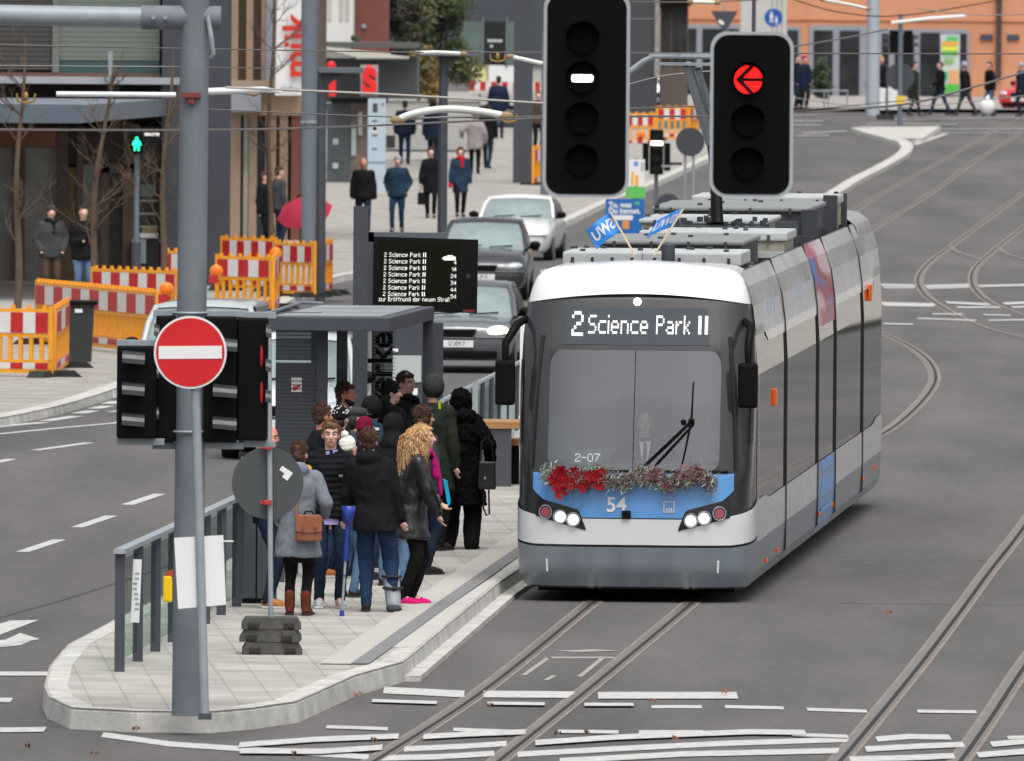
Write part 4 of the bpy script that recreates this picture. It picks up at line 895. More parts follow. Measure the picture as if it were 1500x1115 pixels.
# ================================================================ people
def remesh(mb, name, mat, parent, vox, it=5, fac=.5):
    amp, fr = {'jacket': (.015, 6.5), 'trousers': (.012, 8), 'hair': (.016, 24), 'scarf': (.008, 14), 'fur_collar': (.03, 30)}.get(name, (0, 1))
    if name == 'jacket' and mat is C_['fur']: amp, fr = .022, 22
    o = mb.build(name, mat, parent, smooth=True)
    m = o.modifiers.new('r', 'REMESH'); m.mode = 'VOXEL'; m.voxel_size = vox; m.use_smooth_shade = True
    s_ = o.modifiers.new('s', 'SMOOTH'); s_.factor = fac; s_.iterations = it
    me = evalmesh(o); old = o.data; o.modifiers.clear(); o.data = me; me.name = name; bpy.data.meshes.remove(old)
    me.polygons.foreach_set('use_smooth', [True] * len(me.polygons))
    if amp:
        n_ = len(me.vertices); co = np.empty(n_ * 3, 'f'); me.vertices.foreach_get('co', co); co = co.reshape(-1, 3); nn = np.array([v.normal[:] for v in me.vertices]); off = hash(name) % 7 + len(bpy.data.objects)
        dz = np.array([noise.noise(Vector((p[0] * fr + off, p[1] * fr, p[2] * fr * .8))) + .55 * noise.noise(Vector((p[0] * fr * 2.6, p[1] * fr * 2.6 + off, p[2] * fr * 2.1))) for p in co]); co += (nn * (dz * amp)[:, None]).astype('f'); me.vertices.foreach_set('co', co.ravel())
    if not me.materials: me.materials.append(mat)
    return o
def ik(a, c_, l1, l2, pole):
    a, c_ = Vector(a), Vector(c_); d = c_ - a; L_ = min(d.length, (l1 + l2) * .998); d.normalize(); x = (l1 * l1 - l2 * l2 + L_ * L_) / (2 * L_); h = math.sqrt(max(0, l1 * l1 - x * x))
    p = Vector(pole); p = (p - d * p.dot(d)).normalized(); return a + d * x + p * h, a + d * L_
def ell_loft(mb, rings, n=18):
    mb.loft([[(cx + rx * math.cos(t), cy + ry * math.sin(t), z) for t in [2 * math.pi * k / n for k in range(n)]] for (z, cx, cy, rx, ry) in rings])
def cloth(name, col, rough=.85, wave=0, var=.25, bump=.5, bs=9, spec=.1): return M('cloth_' + name, col, rough, 0, var, 5, bump, bs, spec=spec, wave=wave, wscale=5.5 if wave else 20)
SKIN = M('skin', c(206, 162, 144), .5, 0, .08, 10); SKIN2 = M('skin_ruddy', c(200, 132, 112), .5, 0, .08, 10)
C_ = dict(black=cloth('black', (.010, .010, .0115)), blackp=cloth('black_puffer', (.008, .0085, .011), .75, .45, .2), leather=cloth('black_leather', (.012, .012, .013), .35, 0, .3, .8, 7, .5), fur=cloth('black_fur', (.006, .006, .0065), 1, 0, .4, 1, 60, .05),
  navy=cloth('navy', (.012, .02, .042)), navy2=cloth('steel_navy', (.02, .04, .07)), green=cloth('dark_green', (.022, .028, .02)), grey=cloth('grey_wool', c(112, 117, 127), .95, 0, .18), greyd=cloth('grey_dark', (.05, .052, .055)), brown=cloth('brown', (.07, .045, .03)),
  jeans=cloth('jeans_blue', c(34, 51, 78), .85, 0, .3), jeansd=cloth('jeans_dark', (.014, .024, .045)), jeansl=cloth('jeans_light', c(80, 104, 132)), tight=cloth('black_tights', (.010, .007, .008)), trouser=cloth('black_trousers', (.008, .008, .009)),
  taupe=cloth('taupe_puffer', c(150, 142, 142), .7, .7, .15), beige=cloth('beige', c(170, 155, 135)), red=cloth('red_scarf', c(190, 16, 34)), pink=cloth('pink_scarf', c(168, 26, 108)), yellow=cloth('mustard_scarf', c(206, 150, 40)), maroon=cloth('maroon', c(110, 20, 48)),
  white=cloth('white_wool', c(225, 220, 210), .95, 0, .1, .8, 30), lilac=cloth('lilac', c(170, 160, 215)), turq=cloth('turquoise', c(20, 150, 185)), boot=cloth('brown_leather', c(96, 50, 36), .5), tan=cloth('tan_suede', c(172, 108, 58), .8), shoeg=cloth('shoe_grey', c(165, 172, 180), .6), shoed=cloth('shoe_dark', (.03, .028, .026), .6), pinks=cloth('pink_shoe', c(206, 30, 118), .7), hiviz=cloth('hi_viz', c(190, 205, 40), .7),
  hairb=cloth('hair_brown', c(74, 48, 34), .6, 0, .5, .9, 60, .4), haird=cloth('hair_dark', (.018, .012, .009), .6, 0, .4, .9, 60, .4), hairg=cloth('hair_ginger', c(106, 74, 50), .6, 0, .45, .9, 60, .4), hairbl=cloth('hair_blond', c(196, 150, 96), .6, 0, .5, .9, 40, .4), hairgr=cloth('hair_grey', c(120, 116, 112), .7, 0, .3, .9, 60), hatg=cloth('hat_green', c(58, 62, 58), .95, 0, .15, .8, 25), hatgr=cloth('hat_grey', c(150, 152, 160), .95), plaid=cloth('plaid_grey', c(140, 140, 160), .9, 0, .6))
M_IRIS = M('eye_dark', (.015, .015, .018), .3); M_LIP = M('lip', c(176, 96, 92), .5); M_EYE = M('eye_white', (.6, .58, .55), .3)
def person(label, loc, rot, H=1.75, group='people waiting on the platform', vox=.013, skin=SKIN, jk='black', hem=.82, bulk=1.0, flare=0.0, legs='jeansd', legw=1.0, shoes='shoed', boots=False, hair=('short', 'hairb'), hat=None, hood=None, scarf=None,
           lh=(.27, -.03, .80), rh=(-.27, -.03, .80), feet=((.10, 0), (-.10, 0)), toe=(8, -8), lean=0.0, tilt=0.0, yaw=0.0, pitch=0.0, sit=None, face=False, skirt=None, base=0.0, fist=False, extras=None):
    k = H / 1.75; root = thing('person', label, 'person', loc, R(rot), group); root.scale = (k, k, k)
    far = vox > .017; V = Vector
    hz = .93 if sit is None else sit; sh_z = hz + .50
    hip = V((0, 0, hz)); chest = V((tilt * .6, -lean * .6, hz + .36)); neck = V((tilt, -lean, sh_z + .07)); hc = neck + V((tilt * .12, -.02 - lean * .12, .155))
    HR = Euler((R(-pitch), 0, R(yaw))).to_matrix(); hd = lambda p: hc + HR @ V(p)
    sw = .185 * (1 if bulk < 1.15 else 1.04); S_ = {1: V((sw + tilt, -lean, sh_z)), -1: V((-sw + tilt, -lean, sh_z))}
    Hn = {1: V(lh), -1: V(rh)}; El = {}
    for s_ in (1, -1): El[s_], Hn[s_] = ik(S_[s_], Hn[s_], .30, .265, (.45 * s_, .8, -.1))
    An = {1: V((feet[0][0], feet[0][1], .085)), -1: V((feet[1][0], feet[1][1], .085))}
    if sit is not None: An = {1: V((.12, -.42, hz - .42)), -1: V((-.12, -.42, hz - .42))}
    Kn, Hp = {}, {}
    for s_ in (1, -1): Hp[s_] = hip + V((.095 * s_, 0, -.02)); Kn[s_], An[s_] = ik(Hp[s_], An[s_], .43, .43, (0.05 * s_, -1, 0))
    # ---- body, one skin
    b = MB(); b.sph(hd((0, .012, .025)), (.076, .094, .098), rot=HR); b.sph(hd((0, -.022, -.045)), (.058, .068, .075), rot=HR); b.sph(hd((0, -.05, -.085)), (.035, .035, .03), rot=HR)
    b.cap(hd((0, -.088, .01)), .010, hd((0, -.112, -.028)), .0155, 8)
    b.sph(hd((0, -.07, .032)), (.055, .022, .014), rot=HR); b.sph(hd((0, -.080, -.062)), (.026, .015, .014), rot=HR)
    for s_ in (1, -1): b.sph(hd((.078 * s_, .012, -.012)), (.012, .022, .034), rot=HR); b.sph(hd((.036 * s_, -.064, -.02)), (.026, .022, .024), rot=HR)
    b.cap(neck - V((0, 0, .06)), .058, hc + V((0, .015, -.06)), .055, 12)
    b.cap(hip, .10, chest, .10, 12); b.cap(S_[1], .04, S_[-1], .04, 10); b.cap(chest, .09, neck - V((0, 0, .08)), .06, 10)
    for s_ in (1, -1):
        b.cap(S_[s_], .038, El[s_], .034, 8); b.cap(El[s_], .033, Hn[s_], .028, 8); b.cap(Hp[s_], .075, Kn[s_], .045, 8); b.cap(Kn[s_], .043, An[s_], .032, 8); b.cap(An[s_], .036, An[s_] + V((0, -.12, -.05)), .03, 8)
        d = (Hn[s_] - El[s_]).normalized(); a = V((0, 0, 1)).cross(d); a = a.normalized() if a.length > .1 else V((1, 0, 0)); nrm = d.cross(a)
        pc = Hn[s_] + d * .045; b.cap(Hn[s_], .026, pc, .030, 8); b.cap(pc + a * .02, .017, pc - a * .02, .017, 8)
        if not far:
            for j, (o_, ln) in enumerate(((.03, .062), (.011, .074), (-.009, .070), (-.028, .055))):
                p0 = pc + d * .025 + a * o_; cu = (.75 if fist else .35); p1 = p0 + (d * .9 + nrm * cu * .4).normalized() * ln * .5; p2 = p1 + (d * (.75 - cu) + nrm * cu).normalized() * ln * .5; b.cap(p0, .0105, p1, .0098, 7); b.cap(p1, .0098, p2, .0085, 7)
            t0 = Hn[s_] + d * .02 - a * .022 * s_ * -1; t1 = t0 + (d * .6 + a * .6 * s_ + nrm * .3).normalized() * .038; b.cap(t0, .012, t1, .011, 7); b.cap(t1, .011, t1 + (d * .8 + nrm * .4).normalized() * .03, .009, 7)
    remesh(b, 'body', skin, root, vox * .75 if not far else vox, 2)
    if face:
        for s_ in (1, -1):
            b = MB(); b.sph(hd((.031 * s_, -.083, .012)), (.014, .008, .0075), rot=HR); b.build('eye', M_EYE, root, smooth=True); b = MB(); b.sph(hd((.031 * s_, -.089, .012)), (.0065, .005, .0065), rot=HR); b.build('iris', M_IRIS, root)
            b = MB(); b.tube([hd((.014 * s_, -.092, .031)), hd((.034 * s_, -.093, .036)), hd((.054 * s_, -.078, .030))], .0045, 6); b.build('eyebrow', C_[hair[1]], root)
        b = MB(); b.tube([hd((-.024, -.088, -.062)), hd((0, -.098, -.060)), hd((.024, -.088, -.062))], [.004, .007, .004], 6); b.build('mouth', M_LIP, root)
    # ---- trousers / shoes
    b = MB(); lw = legw; ell_loft(b, [(hz - .08, 0, 0, .165, .115), (hz + .02, 0, 0, .17, .12), (hz + .12, tilt * .1, 0, .155, .11)])
    for s_ in (1, -1): b.cap(Hp[s_], .098, Kn[s_], .070 * lw, 12); b.cap(Kn[s_], .070 * lw, An[s_] + V((0, .01, -.015 if not boots else .12)), (.052 if lw < 1.2 else .075) * (lw ** .5), 12)
    remesh(b, 'trousers', C_[legs], root, vox)
    for i, s_ in enumerate((1, -1)):
        b = MB(); ty = R(toe[i]); f = V((math.sin(ty), -math.cos(ty), 0)); a = An[s_]; b.cap(a + V((0, .02, -.035)), .046, a + f * .09 + V((0, 0, -.042)), .043, 10); b.cap(a + f * .09 + V((0, 0, -.045)), .043, a + f * .16 + V((0, 0, -.055)), .032, 10); b.cap(a, .045, a + V((0, 0, -.03)), .05, 10)
        if boots: b.cap(a, .054, a + V((0, .012, .13)), .058, 12)
        o = remesh(b, 'shoe', C_[shoes], root, vox * .8, 3)
        if not far:
            so_ = MB(); pts = [a + V((0, .03, -.083)) + V((math.cos(t) * .047, abs(math.sin(t)) * .04, 0)) for t in np.linspace(0, math.pi, 8)] + [a + f * .19 + V((-.04, 0, -.083)), a + f * .19 + V((.04, 0, -.083))]
            so_.loft([pts, [p + V((0, 0, .022)) for p in pts]]); so_.build('sole', M_SOLE if shoes in ('tan', 'shoeg', 'pinks') else m_rubber, o)
    # ---- jacket or coat
    b = MB(); q = bulk; hx = hem - (1.0 if sit is None else 0); low = hem if sit is None else hz - .05
    rr_ = []
    def ctr(z): t = (z - hz) / .57; t = max(0, min(1, t)); return tilt * t, -lean * t
    for z, rx, ry in ((low, .185 + flare, .135 + flare * .8), (low + .5 * (hz + .08 - low), .182 + flare * .5, .135 + flare * .4), (hz + .10, .172, .125), (hz + .25, .178, .128), (hz + .38, .192, .135), (hz + .46, .185, .128), (hz + .53, .145, .105), (hz + .585, .085, .085)):
        cx, cy = ctr(z); rr_.append((z, cx, cy + .005, rx * (q if z < hz + .5 else 1), ry * q * (1.05 if z < hz + .5 else 1)))
    ell_loft(b, rr_, 20)
    for s_ in (1, -1): sr = .078 * (q ** .7); b.cap(S_[s_] + V((-.02 * s_, 0, -.01)), sr, El[s_], sr * .88, 12); b.cap(El[s_], sr * .88, El[s_].lerp(Hn[s_], .93), sr * .66, 12)
    if hood == 'down': b.sph(neck + V((0, .085, -.0)), (.125, .075, .085)); b.cap(neck + V((-.09, .02, -.02)), .05, neck + V((.09, .02, -.02)), .05)
    if hood == 'up': b.sph(hd((0, .035, .022)), (.112, .112, .135), rot=HR); b.cap(hd((0, .05, -.08)), .10, neck + V((0, .04, -.03)), .13)
    if hood == 'fur':
        b.sph(neck + V((0, .04, .0)), (.20, .15, .10)); b.sph(hd((0, .04, .02)), (.13, .13, .15), rot=HR)
    j = remesh(b, 'jacket', C_[jk], root, vox, 6 if hood != 'fur' else 3)
    if hood == 'up' or hood == 'fur':   # opening of the hood: leave the face free
        bm_ = bmesh.new(); bm_.from_mesh(j.data); dele = [v for v in bm_.verts if (HR.transposed() @ (v.co - hc)).y < -.045 and abs((HR.transposed() @ (v.co - hc)).x) < .075 and -.10 < (HR.transposed() @ (v.co - hc)).z < .085]
        bmesh.ops.delete(bm_, geom=dele, context='VERTS'); bm_.to_mesh(j.data); bm_.free()
    if skirt: b = MB(); ell_loft(b, [(hem - skirt, 0, 0, .17, .13), (hem + .1, 0, 0, .165, .125)]); b.build('skirt', C_['tight'], root, smooth=True)
    if scarf:
        b = MB(); pts = [neck + V((.095 * math.cos(t), .085 * math.sin(t) - .01, .015 * math.sin(2 * t))) for t in np.linspace(0, 2 * math.pi, 20)]; b.tube(pts, .042, 8); b.cap(neck + V((.03, -.11, -.02)), .045, neck + V((.03, -.15, -.22)), .04); remesh(b, 'scarf', C_[scarf], root, vox, 3)
    # ---- hair and hats
    st, hm = hair; hv = vox * .8
    if st in ('short', 'bob', 'long', 'bun', 'curly', 'fringe') and not hat:
        b = MB(); b.sph(hd((0, .026, .048)), (.084, .092, .086), rot=HR); b.sph(hd((0, .05, -.015)), (.074, .065, .07), rot=HR)
        b.sph(hd((0, -.045, .085)), (.062, .045, .028), rot=HR)
        if st == 'bob': b.sph(hd((0, .03, -.03)), (.098, .085, .10), rot=HR); b.sph(hd((0, .03, .05)), (.098, .10, .088), rot=HR)
        if st == 'bun': b.sph(hd((0, .10, -.0)), (.05, .045, .06), rot=HR); b.sph(hd((0, .11, .06)), (.03, .03, .035), rot=HR)
        if st == 'long': b.cap(hd((0, .06, 0)), .085, hd((0, .09, -.2)), .09)
        remesh(b, 'hair', C_[hm], root, hv, 2)
        if not far:
            random.seed(int(abs(loc[0]) * 100)); b = MB()
            for i in range(420):
                a = random.uniform(-2.4, 2.4) + math.pi / 2; e = random.uniform(-.35, 1.45); d0 = V((math.cos(a) * math.cos(e), math.sin(a) * math.cos(e), math.sin(e))); k0 = 1.12 if st == 'bob' else 1.0
                p = V((d0.x * .086 * k0, .026 + d0.y * .095, .045 + d0.z * .088)); tn = (V((random.gauss(0, .5), random.gauss(-.1, .5), random.gauss(-.7, .4)))); tn = (tn - d0 * tn.dot(d0) + d0 * random.uniform(.0, .3)).normalized(); ln = random.uniform(.014, .038)
                b.tube([hd(p - d0 * .004), hd(p + tn * ln * .5 + d0 * .004), hd(p + tn * ln)], [.004, .0035, .001], 3)
            b.build('hair_tufts', C_[hm], root)
    if st == 'fringe_side' and hat: b = MB(); b.sph(hd((0, .05, -.05)), (.08, .06, .08), rot=HR); remesh(b, 'hair', C_[hm], root, hv, 2)
    if st in ('balding',): b = MB(); b.sph(hd((0, .045, -.01)), (.080, .068, .06), rot=HR); remesh(b, 'hair', C_[hm], root, hv, 2)
    if st == 'curly':
        random.seed(21); b = MB(); b.sph(hd((0, .03, .045)), (.092, .098, .09), rot=HR); b.cap(hd((0, .05, -.02)), .085, neck + V((0, .13, -.10)), .095, 14); b.cap(hd((.0, .05, -.06)), .09, neck + V((0, .09, -.20)), .07, 14); remesh(b, 'hair', M('hair_base_blond', c(120, 86, 54), .8, 0, .5, 18, .9, 30), root, .013, 2); bs2 = [MB(), MB(), MB()]
        for i in range(1100):
            a = random.uniform(-2.5, 2.5) + math.pi / 2; e = random.uniform(-.3, 1.35); rad = .094
            p = hd((math.cos(a) * math.cos(e) * rad, .02 + math.sin(a) * math.cos(e) * rad * 1.05, .035 + math.sin(e) * rad * 1.08)); out = (p - hc); out.z = 0; out = out.normalized() if out.length > 1e-4 else V((0, 1, 0))
            ln = random.uniform(.12, .44); pts = []; ph = random.uniform(0, 6.3); side = out.cross(V((0, 0, 1))); fq = random.uniform(8, 15); am = random.uniform(.008, .02)
            for s_ in range(9):
                t = s_ / 8; pts.append(p + out * (.012 + .06 * math.sin(t * 2.0)) + V((0, .07 * t, -ln * t ** 1.15)) + (side * math.cos(ph + t * fq) + out * math.sin(ph + t * fq)) * am * min(1, t * 3))
            bs2[random.randrange(3)].tube(pts, [.0045, .005, .005, .005, .0045, .004, .0035, .003, .0015], 4)
        for b, cc in zip(bs2, (c(186, 146, 100), c(150, 108, 68), c(204, 170, 124))): b.build('curls', M('hair_curls_%d' % int(cc[0] * 1000), cc, .6, 0, .35, 14), root, smooth=True)
    if hat:
        kind, hm2 = hat; b = MB()
        if kind in ('beanie', 'pompom', 'knit'): b.sph(hd((0, .014, .055)), (.090, .106, .092), rot=HR); b.sph(hd((0, .022, .018)), (.092, .106, .05), rot=HR)
        if kind == 'pompom': b.sph(hd((0, .03, .165)), .045)
        if kind == 'flat': b.sph(hd((0, .01, .07)), (.10, .125, .062), rot=HR); b.sph(hd((0, .03, .0)), (.088, .09, .08), rot=HR); b.box(hd((0, -.11, .045)), (.13, .08, .014))
        if kind == 'big': b.sph(hd((0, .02, .035)), (.118, .12, .135), rot=HR)
        h_ = remesh(b, 'hat', C_[hm2], root, hv, 3)
        if kind in ('pompom', 'knit', 'big'):
            bm_ = bmesh.new(); bm_.from_mesh(h_.data); il = [v for v in bm_.verts if (HR.transposed() @ (v.co - hc)).y < -.04 and (HR.transposed() @ (v.co - hc)).z < .035]; bmesh.ops.delete(bm_, geom=il, context='VERTS'); bm_.to_mesh(h_.data); bm_.free()
        if kind == 'knit':
            random.seed(4); b = MB()
            for i in range(46): a = random.uniform(0, 6.3); e = random.uniform(.0, 1.3); b.sph(hd((math.cos(a) * math.cos(e) * .094, .016 + math.sin(a) * math.cos(e) * .109, .045 + math.sin(e) * .096)), .008, 6, 4)
            b.build('hat_pattern', m_signwhite, h_)
    if extras: extras(root, dict(hd=hd, neck=neck, S=S_, E=El, H=Hn, A=An, K=Kn, hip=hip, chest=chest, hz=hz))
    return root
M_SOLE = M('pale_sole', c(200, 196, 190), .7)
def plat(px, Y): return (X_at(px, Y), Y, plat_z(Y) + .004)
def wl(root, p): return root.matrix_basis @ Vector(p)
# 1 bald man behind the round sign
person('balding man in a dark jacket and jeans, half hidden behind the round grey sign', plat(396, 145.8), 70, 1.74, jk='black', legs='jeansd', shoes='tan', hair=('balding', 'hairb'), skin=SKIN2, lh=(.12, -.22, .98), rh=(-.16, -.20, .98), feet=((.10, .04), (-.10, -.05)), yaw=-55, face=True)
# 2 woman in grey coat
w2 = person('woman in a grey hooded coat and mustard scarf seen from behind, with brown boots', plat(441, 144.2), 172, 1.63, jk='grey', hem=.60, flare=.055, bulk=1.06, legs='tight', legw=1.0, shoes='boot', boots=True, hair=('bun', 'hairb'), scarf='yellow', hood='down', skirt=.06, lh=(.24, -.08, .98), rh=(-.24, -.16, 1.02), feet=((.085, 0), (-.085, .02)))
# 3 man in black puffer
def ex3(r, J):
    b = MB(); ell_loft(b, [(.80, 0, 0, .175, .128), (.86, 0, 0, .175, .128)]); b.build('shirt_hem', C_['lilac'], r, smooth=True)
    b = MB(); b.box(J['neck'] + Vector((.03, -.085, -.02)), (.05, .02, .07), rz=.4); b.box(J['neck'] + Vector((-.035, -.085, -.03)), (.035, .02, .06), rz=-.4); b.build('shirt_collar', C_['lilac'], r)
    b = MB(); b.box((.08, -.152, 1.27), (.035, .006, .02)); b.build('chest_emblem', M('emblem_grey', c(120, 124, 132), .6), r)
person('short-haired man in a black quilted jacket facing the camera', plat(487, 145.9), 8, 1.78, jk='blackp', hem=.86, bulk=1.10, legs='jeansd', shoes='shoeg', hair=('short', 'hairg'), hood='down', face=True, lh=(.25, -.12, .90), rh=(-.26, -.10, .90), extras=ex3, yaw=-6)
# 4 man with crutch, walking boot
m4 = person('man from behind in black hooded jacket and jeans with a grey walking boot', plat(553, 145.2), 176, 1.74, jk='black', hem=.78, bulk=1.10, flare=.02, legs='jeans', legw=1.18, shoes='shoed', hair=('short', 'hairb'), hood='down', lh=(.30, -.16, .86), rh=(-.27, -.05, .84), feet=((.08, .0), (-.19, .02)), tilt=.06, pitch=8, fist=True,
  extras=lambda r, J: [remesh((lambda b: (b.cap(J['A'][-1] + Vector((0, .01, -.02)), .075, J['K'][-1] - Vector((0, 0, .10)), .088, 14), b.sph(J['A'][-1] + Vector((0, -.06, -.05)), (.062, .13, .04)), b)[-1])(MB()), 'walking_boot', M('walking_boot_grey', c(140, 146, 154), .5, 0, .15, 8), r, .012, 3),
    [(lambda b: (b.tube([J['A'][-1].lerp(J['K'][-1], f) + Vector((.09 * math.cos(t), .09 * math.sin(t), 0)) for t in np.linspace(0, 6.28, 16)], .014, 6), b.build('boot_strap', m_rubber, r)))(MB()) for f in (.35, .62)],
    (lambda b: (b.sph(J['A'][-1] + Vector((0, .03, -.05)), (.075, .09, .045)), b.build('boot_sole', cloth('sole_grey', c(72, 74, 78)), r, smooth=True)))(MB())])
bpy.context.view_layer.update()
g = G(501, 902, PH); cr = thing('crutch', 'forearm crutch with blue handle and silver tube beside the man in jeans', 'crutch', (g.x, g.y - .1, plat_z(g.y)))
tp = P(511, 741, g.y - .1) - cr.location; b = MB(); b.cyl((0, 0, .03), tp * .55, .0125, n=10); b.build('tube', m_galv2, cr, smooth=True)
m_cb = M('crutch_blue', c(24, 50, 140), .45); b = MB(); b.cyl(tp * .50, tp * .82, .022, .02, 10); b.cap(tp * .82, .02, tp * .9, .03); b.build('handle_section', m_cb, cr, smooth=True)
b = MB(); b.loft([[tp * f + Vector((.05 * w_ * math.cos(t), .05 * w_ * math.sin(t), 0)) for t in np.linspace(math.pi, 2 * math.pi + .0, 9)] for f, w_ in ((.84, .7), (.92, 1.0), (1.0, 1.25))], cap=False, closed=False); o = b.build('forearm_cuff', m_cb, cr, smooth=True); o.modifiers.new('t', 'SOLIDIFY').thickness = .008
b = MB(); b.cyl((0, 0, 0), (0, 0, .055), .026, .020, 10); b.build('foot_cap', m_cb, cr)
b = MB(); b.cyl(tp * .36, tp * .375, .017, n=10); b.build('clip_ring', m_cb, cr)
# 5 blond curly woman
def ex5(r, J):
    b = MB(); n_ = J['neck']; b.tube([n_ + Vector((.0, -.11, .0)), n_ + Vector((.05, -.15, -.12)), n_ + Vector((.06, -.18, -.28)), n_ + Vector((.05, -.2, -.42))], [.03, .036, .032, .02], 8); remesh(b, 'scarf_end', C_['pink'], r, .013, 2)
    b = MB(); b.sph(n_ + Vector((0, .02, -.03)), (.17, .14, .08)); remesh(b, 'fur_collar', C_['fur'], r, .014, 1)
b5 = person('woman with long curly blond hair, black jacket, pink scarf and pink trainers', plat(604, 146.6), 84, 1.74, jk='leather', hem=.66, flare=.05, bulk=1.12, legs='trouser', legw=1.0, shoes='pinks', hair=('curly', 'hairbl'), scarf='pink', lh=(.20, -.27, 1.0), rh=(-.18, -.30, .90), feet=((.07, -.02), (-.10, .06)), toe=(4, -4), lean=.10, yaw=0, extras=ex5)
# 6 woman in black fur coat
w6 = person('woman seen from behind in a long black fur coat beside the tram', plat(678, 160.8), 170, 1.66, jk='fur', hem=.50, flare=.05, bulk=1.28, legs='trouser', legw=1.55, shoes='shoed', hair=('none', 'haird'), hood='fur', lh=(.30, -.05, .86), rh=(-.32, -.10, 1.0), feet=((.13, 0), (-.13, 0)), fist=True)
# the others in the group, mostly heads and shoulders in view
person('tall person in a dark green parka and grey-green knitted hat with a neon tag', plat(636, 160.4), 150, 1.82, jk='green', hem=.62, flare=.03, bulk=1.15, legs='trouser', shoes='shoed', hair=('none', 'haird'), hat=('big', 'hatg'), yaw=20, extras=lambda r, J: (lambda b: (b.box(J['neck'] + Vector((-.13, .08, .0)), (.02, .02, .09)), b.build('neon_tag', C_['hiviz'], r)))(MB()))
person('person with brown bobbed hair and a grey hood, behind the curly blond woman', plat(622, 154.4), 120, 1.70, jk='greyd', hem=.7, bulk=1.1, hair=('bob', 'hairb'), hood='down', yaw=0)
person('person with a black hood pulled up, standing behind the curly blond woman', plat(579, 151.5), 165, 1.70, jk='black', hem=.7, bulk=1.15, legs='jeansl', hair=('none', 'haird'), hood='up')
person('person in a round black beanie and black collar in front of the information panel', plat(573, 160.8), 130, 1.76, jk='black', bulk=1.1, hair=('fringe_side', 'haird'), hat=('beanie', 'black'), hood='down', yaw=-30)
person('young man with tousled brown hair and a black scarf looking right', plat(595, 163.4), 70, 1.78, jk='black', bulk=1.05, hair=('short', 'hairb'), scarf='black', yaw=-25, face=True)
person('person in a large black hood and navy jacket with a pale collar tag', plat(547, 156.0), 155, 1.72, jk='navy2', bulk=1.12, hair=('none', 'haird'), hat=('big', 'black'), hood='down', extras=lambda r, J: (lambda b: (b.box(J['neck'] + Vector((-.10, .13, -.03)), (.09, .02, .03), rz=.3), b.build('collar_tag', m_signwhite, r)))(MB()))
def beard(r, J):
    b = MB(); hd = J['hd']; b.sph(hd((0, -.045, -.085)), (.052, .045, .04)); b.sph(hd((0, -.02, -.06)), (.066, .06, .045)); remesh(b, 'beard', C_['haird'], r, .011, 2)
person('bearded man with brown hair in profile, in front of the printed glass', plat(507, 159.8), 85, 1.77, jk='brown', bulk=1.05, hair=('short', 'hairb'), skin=SKIN2, extras=beard, yaw=-15)
person('man with cropped reddish hair in a dark jacket behind the quilted jacket', plat(473, 153.4), 110, 1.74, jk='black', bulk=1.1, hair=('short', 'hairb'), skin=SKIN2, legs='jeans', shoes='tan', yaw=15)
person('person in a black and white patterned knitted hat and navy jacket', plat(500, 153.9), 150, 1.70, jk='navy2', bulk=1.1, hair=('fringe_side', 'haird'), hat=('knit', 'black'), hood='down', extras=lambda r, J: (lambda b: (b.box(J['neck'] + Vector((.09, .13, -.0)), (.12, .02, .028), ry=.5), b.build('white_stripe', m_signwhite, r)))(MB()))
person('person in a cream bobble hat between the quilted jacket and the crutch user', plat(512, 148.6), 140, 1.56, jk='greyd', bulk=1.05, hair=('fringe_side', 'hairb'), hat=('pompom', 'white'), legs='jeansl', pitch=15)
person('person in a maroon hat with a dark flat cap neighbour, behind the bobble hat', plat(536, 153.0), 130, 1.62, jk='black', bulk=1.05, hair=('fringe_side', 'hairb'), hat=('beanie', 'maroon'))
person('person in a dark flat cap half hidden behind the bobble hat', plat(524, 155.2), 100, 1.66, jk='greyd', bulk=1.05, hair=('fringe_side', 'haird'), hat=('flat', 'greyd'))
# driver
dl = TM @ Vector((.02, .55, .52)); person('tram driver in a dark suit, white shirt and tie behind the windscreen', dl, 0, 1.76, group=None, jk='navy', sit=.52, hair=('balding', 'hairgr'), face=True, lh=(.22, -.4, .82), rh=(-.22, -.4, .82), bulk=1.05,
  extras=lambda r, J: [(lambda b: (b.prism([(-.06, 0), (.06, 0), (.012, -.30), (-.012, -.30)], 'y', -.185, -.15), b.build('shirt', m_signwhite, r).__setattr__('location', Vector((0, .0, J['neck'].z - .02)))))(MB()), (lambda b: (b.prism([(-.014, 0), (.014, 0), (.026, -.25), (0, -.29), (-.026, -.25)], 'y', -.20, -.186), b.build('tie', C_['navy'], r).__setattr__('location', Vector((0, 0, J['neck'].z - .03)))))(MB())])
# ---- bags carried by the group
def bag(name, label, cat, loc, w_, h_, d_, mat, strap, rz=0, flapmat=None):
    o = thing(name, label, cat, loc, rz); b = MB(); b.prism([(-w_ / 2, 0), (w_ / 2, 0), (w_ * .46, h_), (-w_ * .46, h_)], 'y', -d_ / 2, d_ / 2); bo = b.build('bag_body', mat, o)
    bv = bo.modifiers.new('b', 'BEVEL'); bv.width = .02; bv.segments = 3
    b = MB(); b.tube([Vector(p) for p in strap], .011, 6); b.build('strap', mat, o); return o, bo
Y2 = 144.2; sb, bo = bag('satchel', 'brown leather satchel hanging at the back of the woman in the grey coat', 'bag', P(452, 793, Y2 - .22), .255, .255, .10, M('satchel_brown', c(128, 74, 50), .45, 0, .2, 7), [(-.12, .02, .22), (-.10, .1, .45), (-.02, .13, .62)], .06)
b = MB(); b.prism([(-.122, .245), (.122, .245), (.125, .10), (.06, .085), (-.06, .085), (-.125, .10)], 'y', -.062, -.05); b.build('flap', M('satchel_flap', c(140, 84, 56), .4, 0, .2, 7), sb)
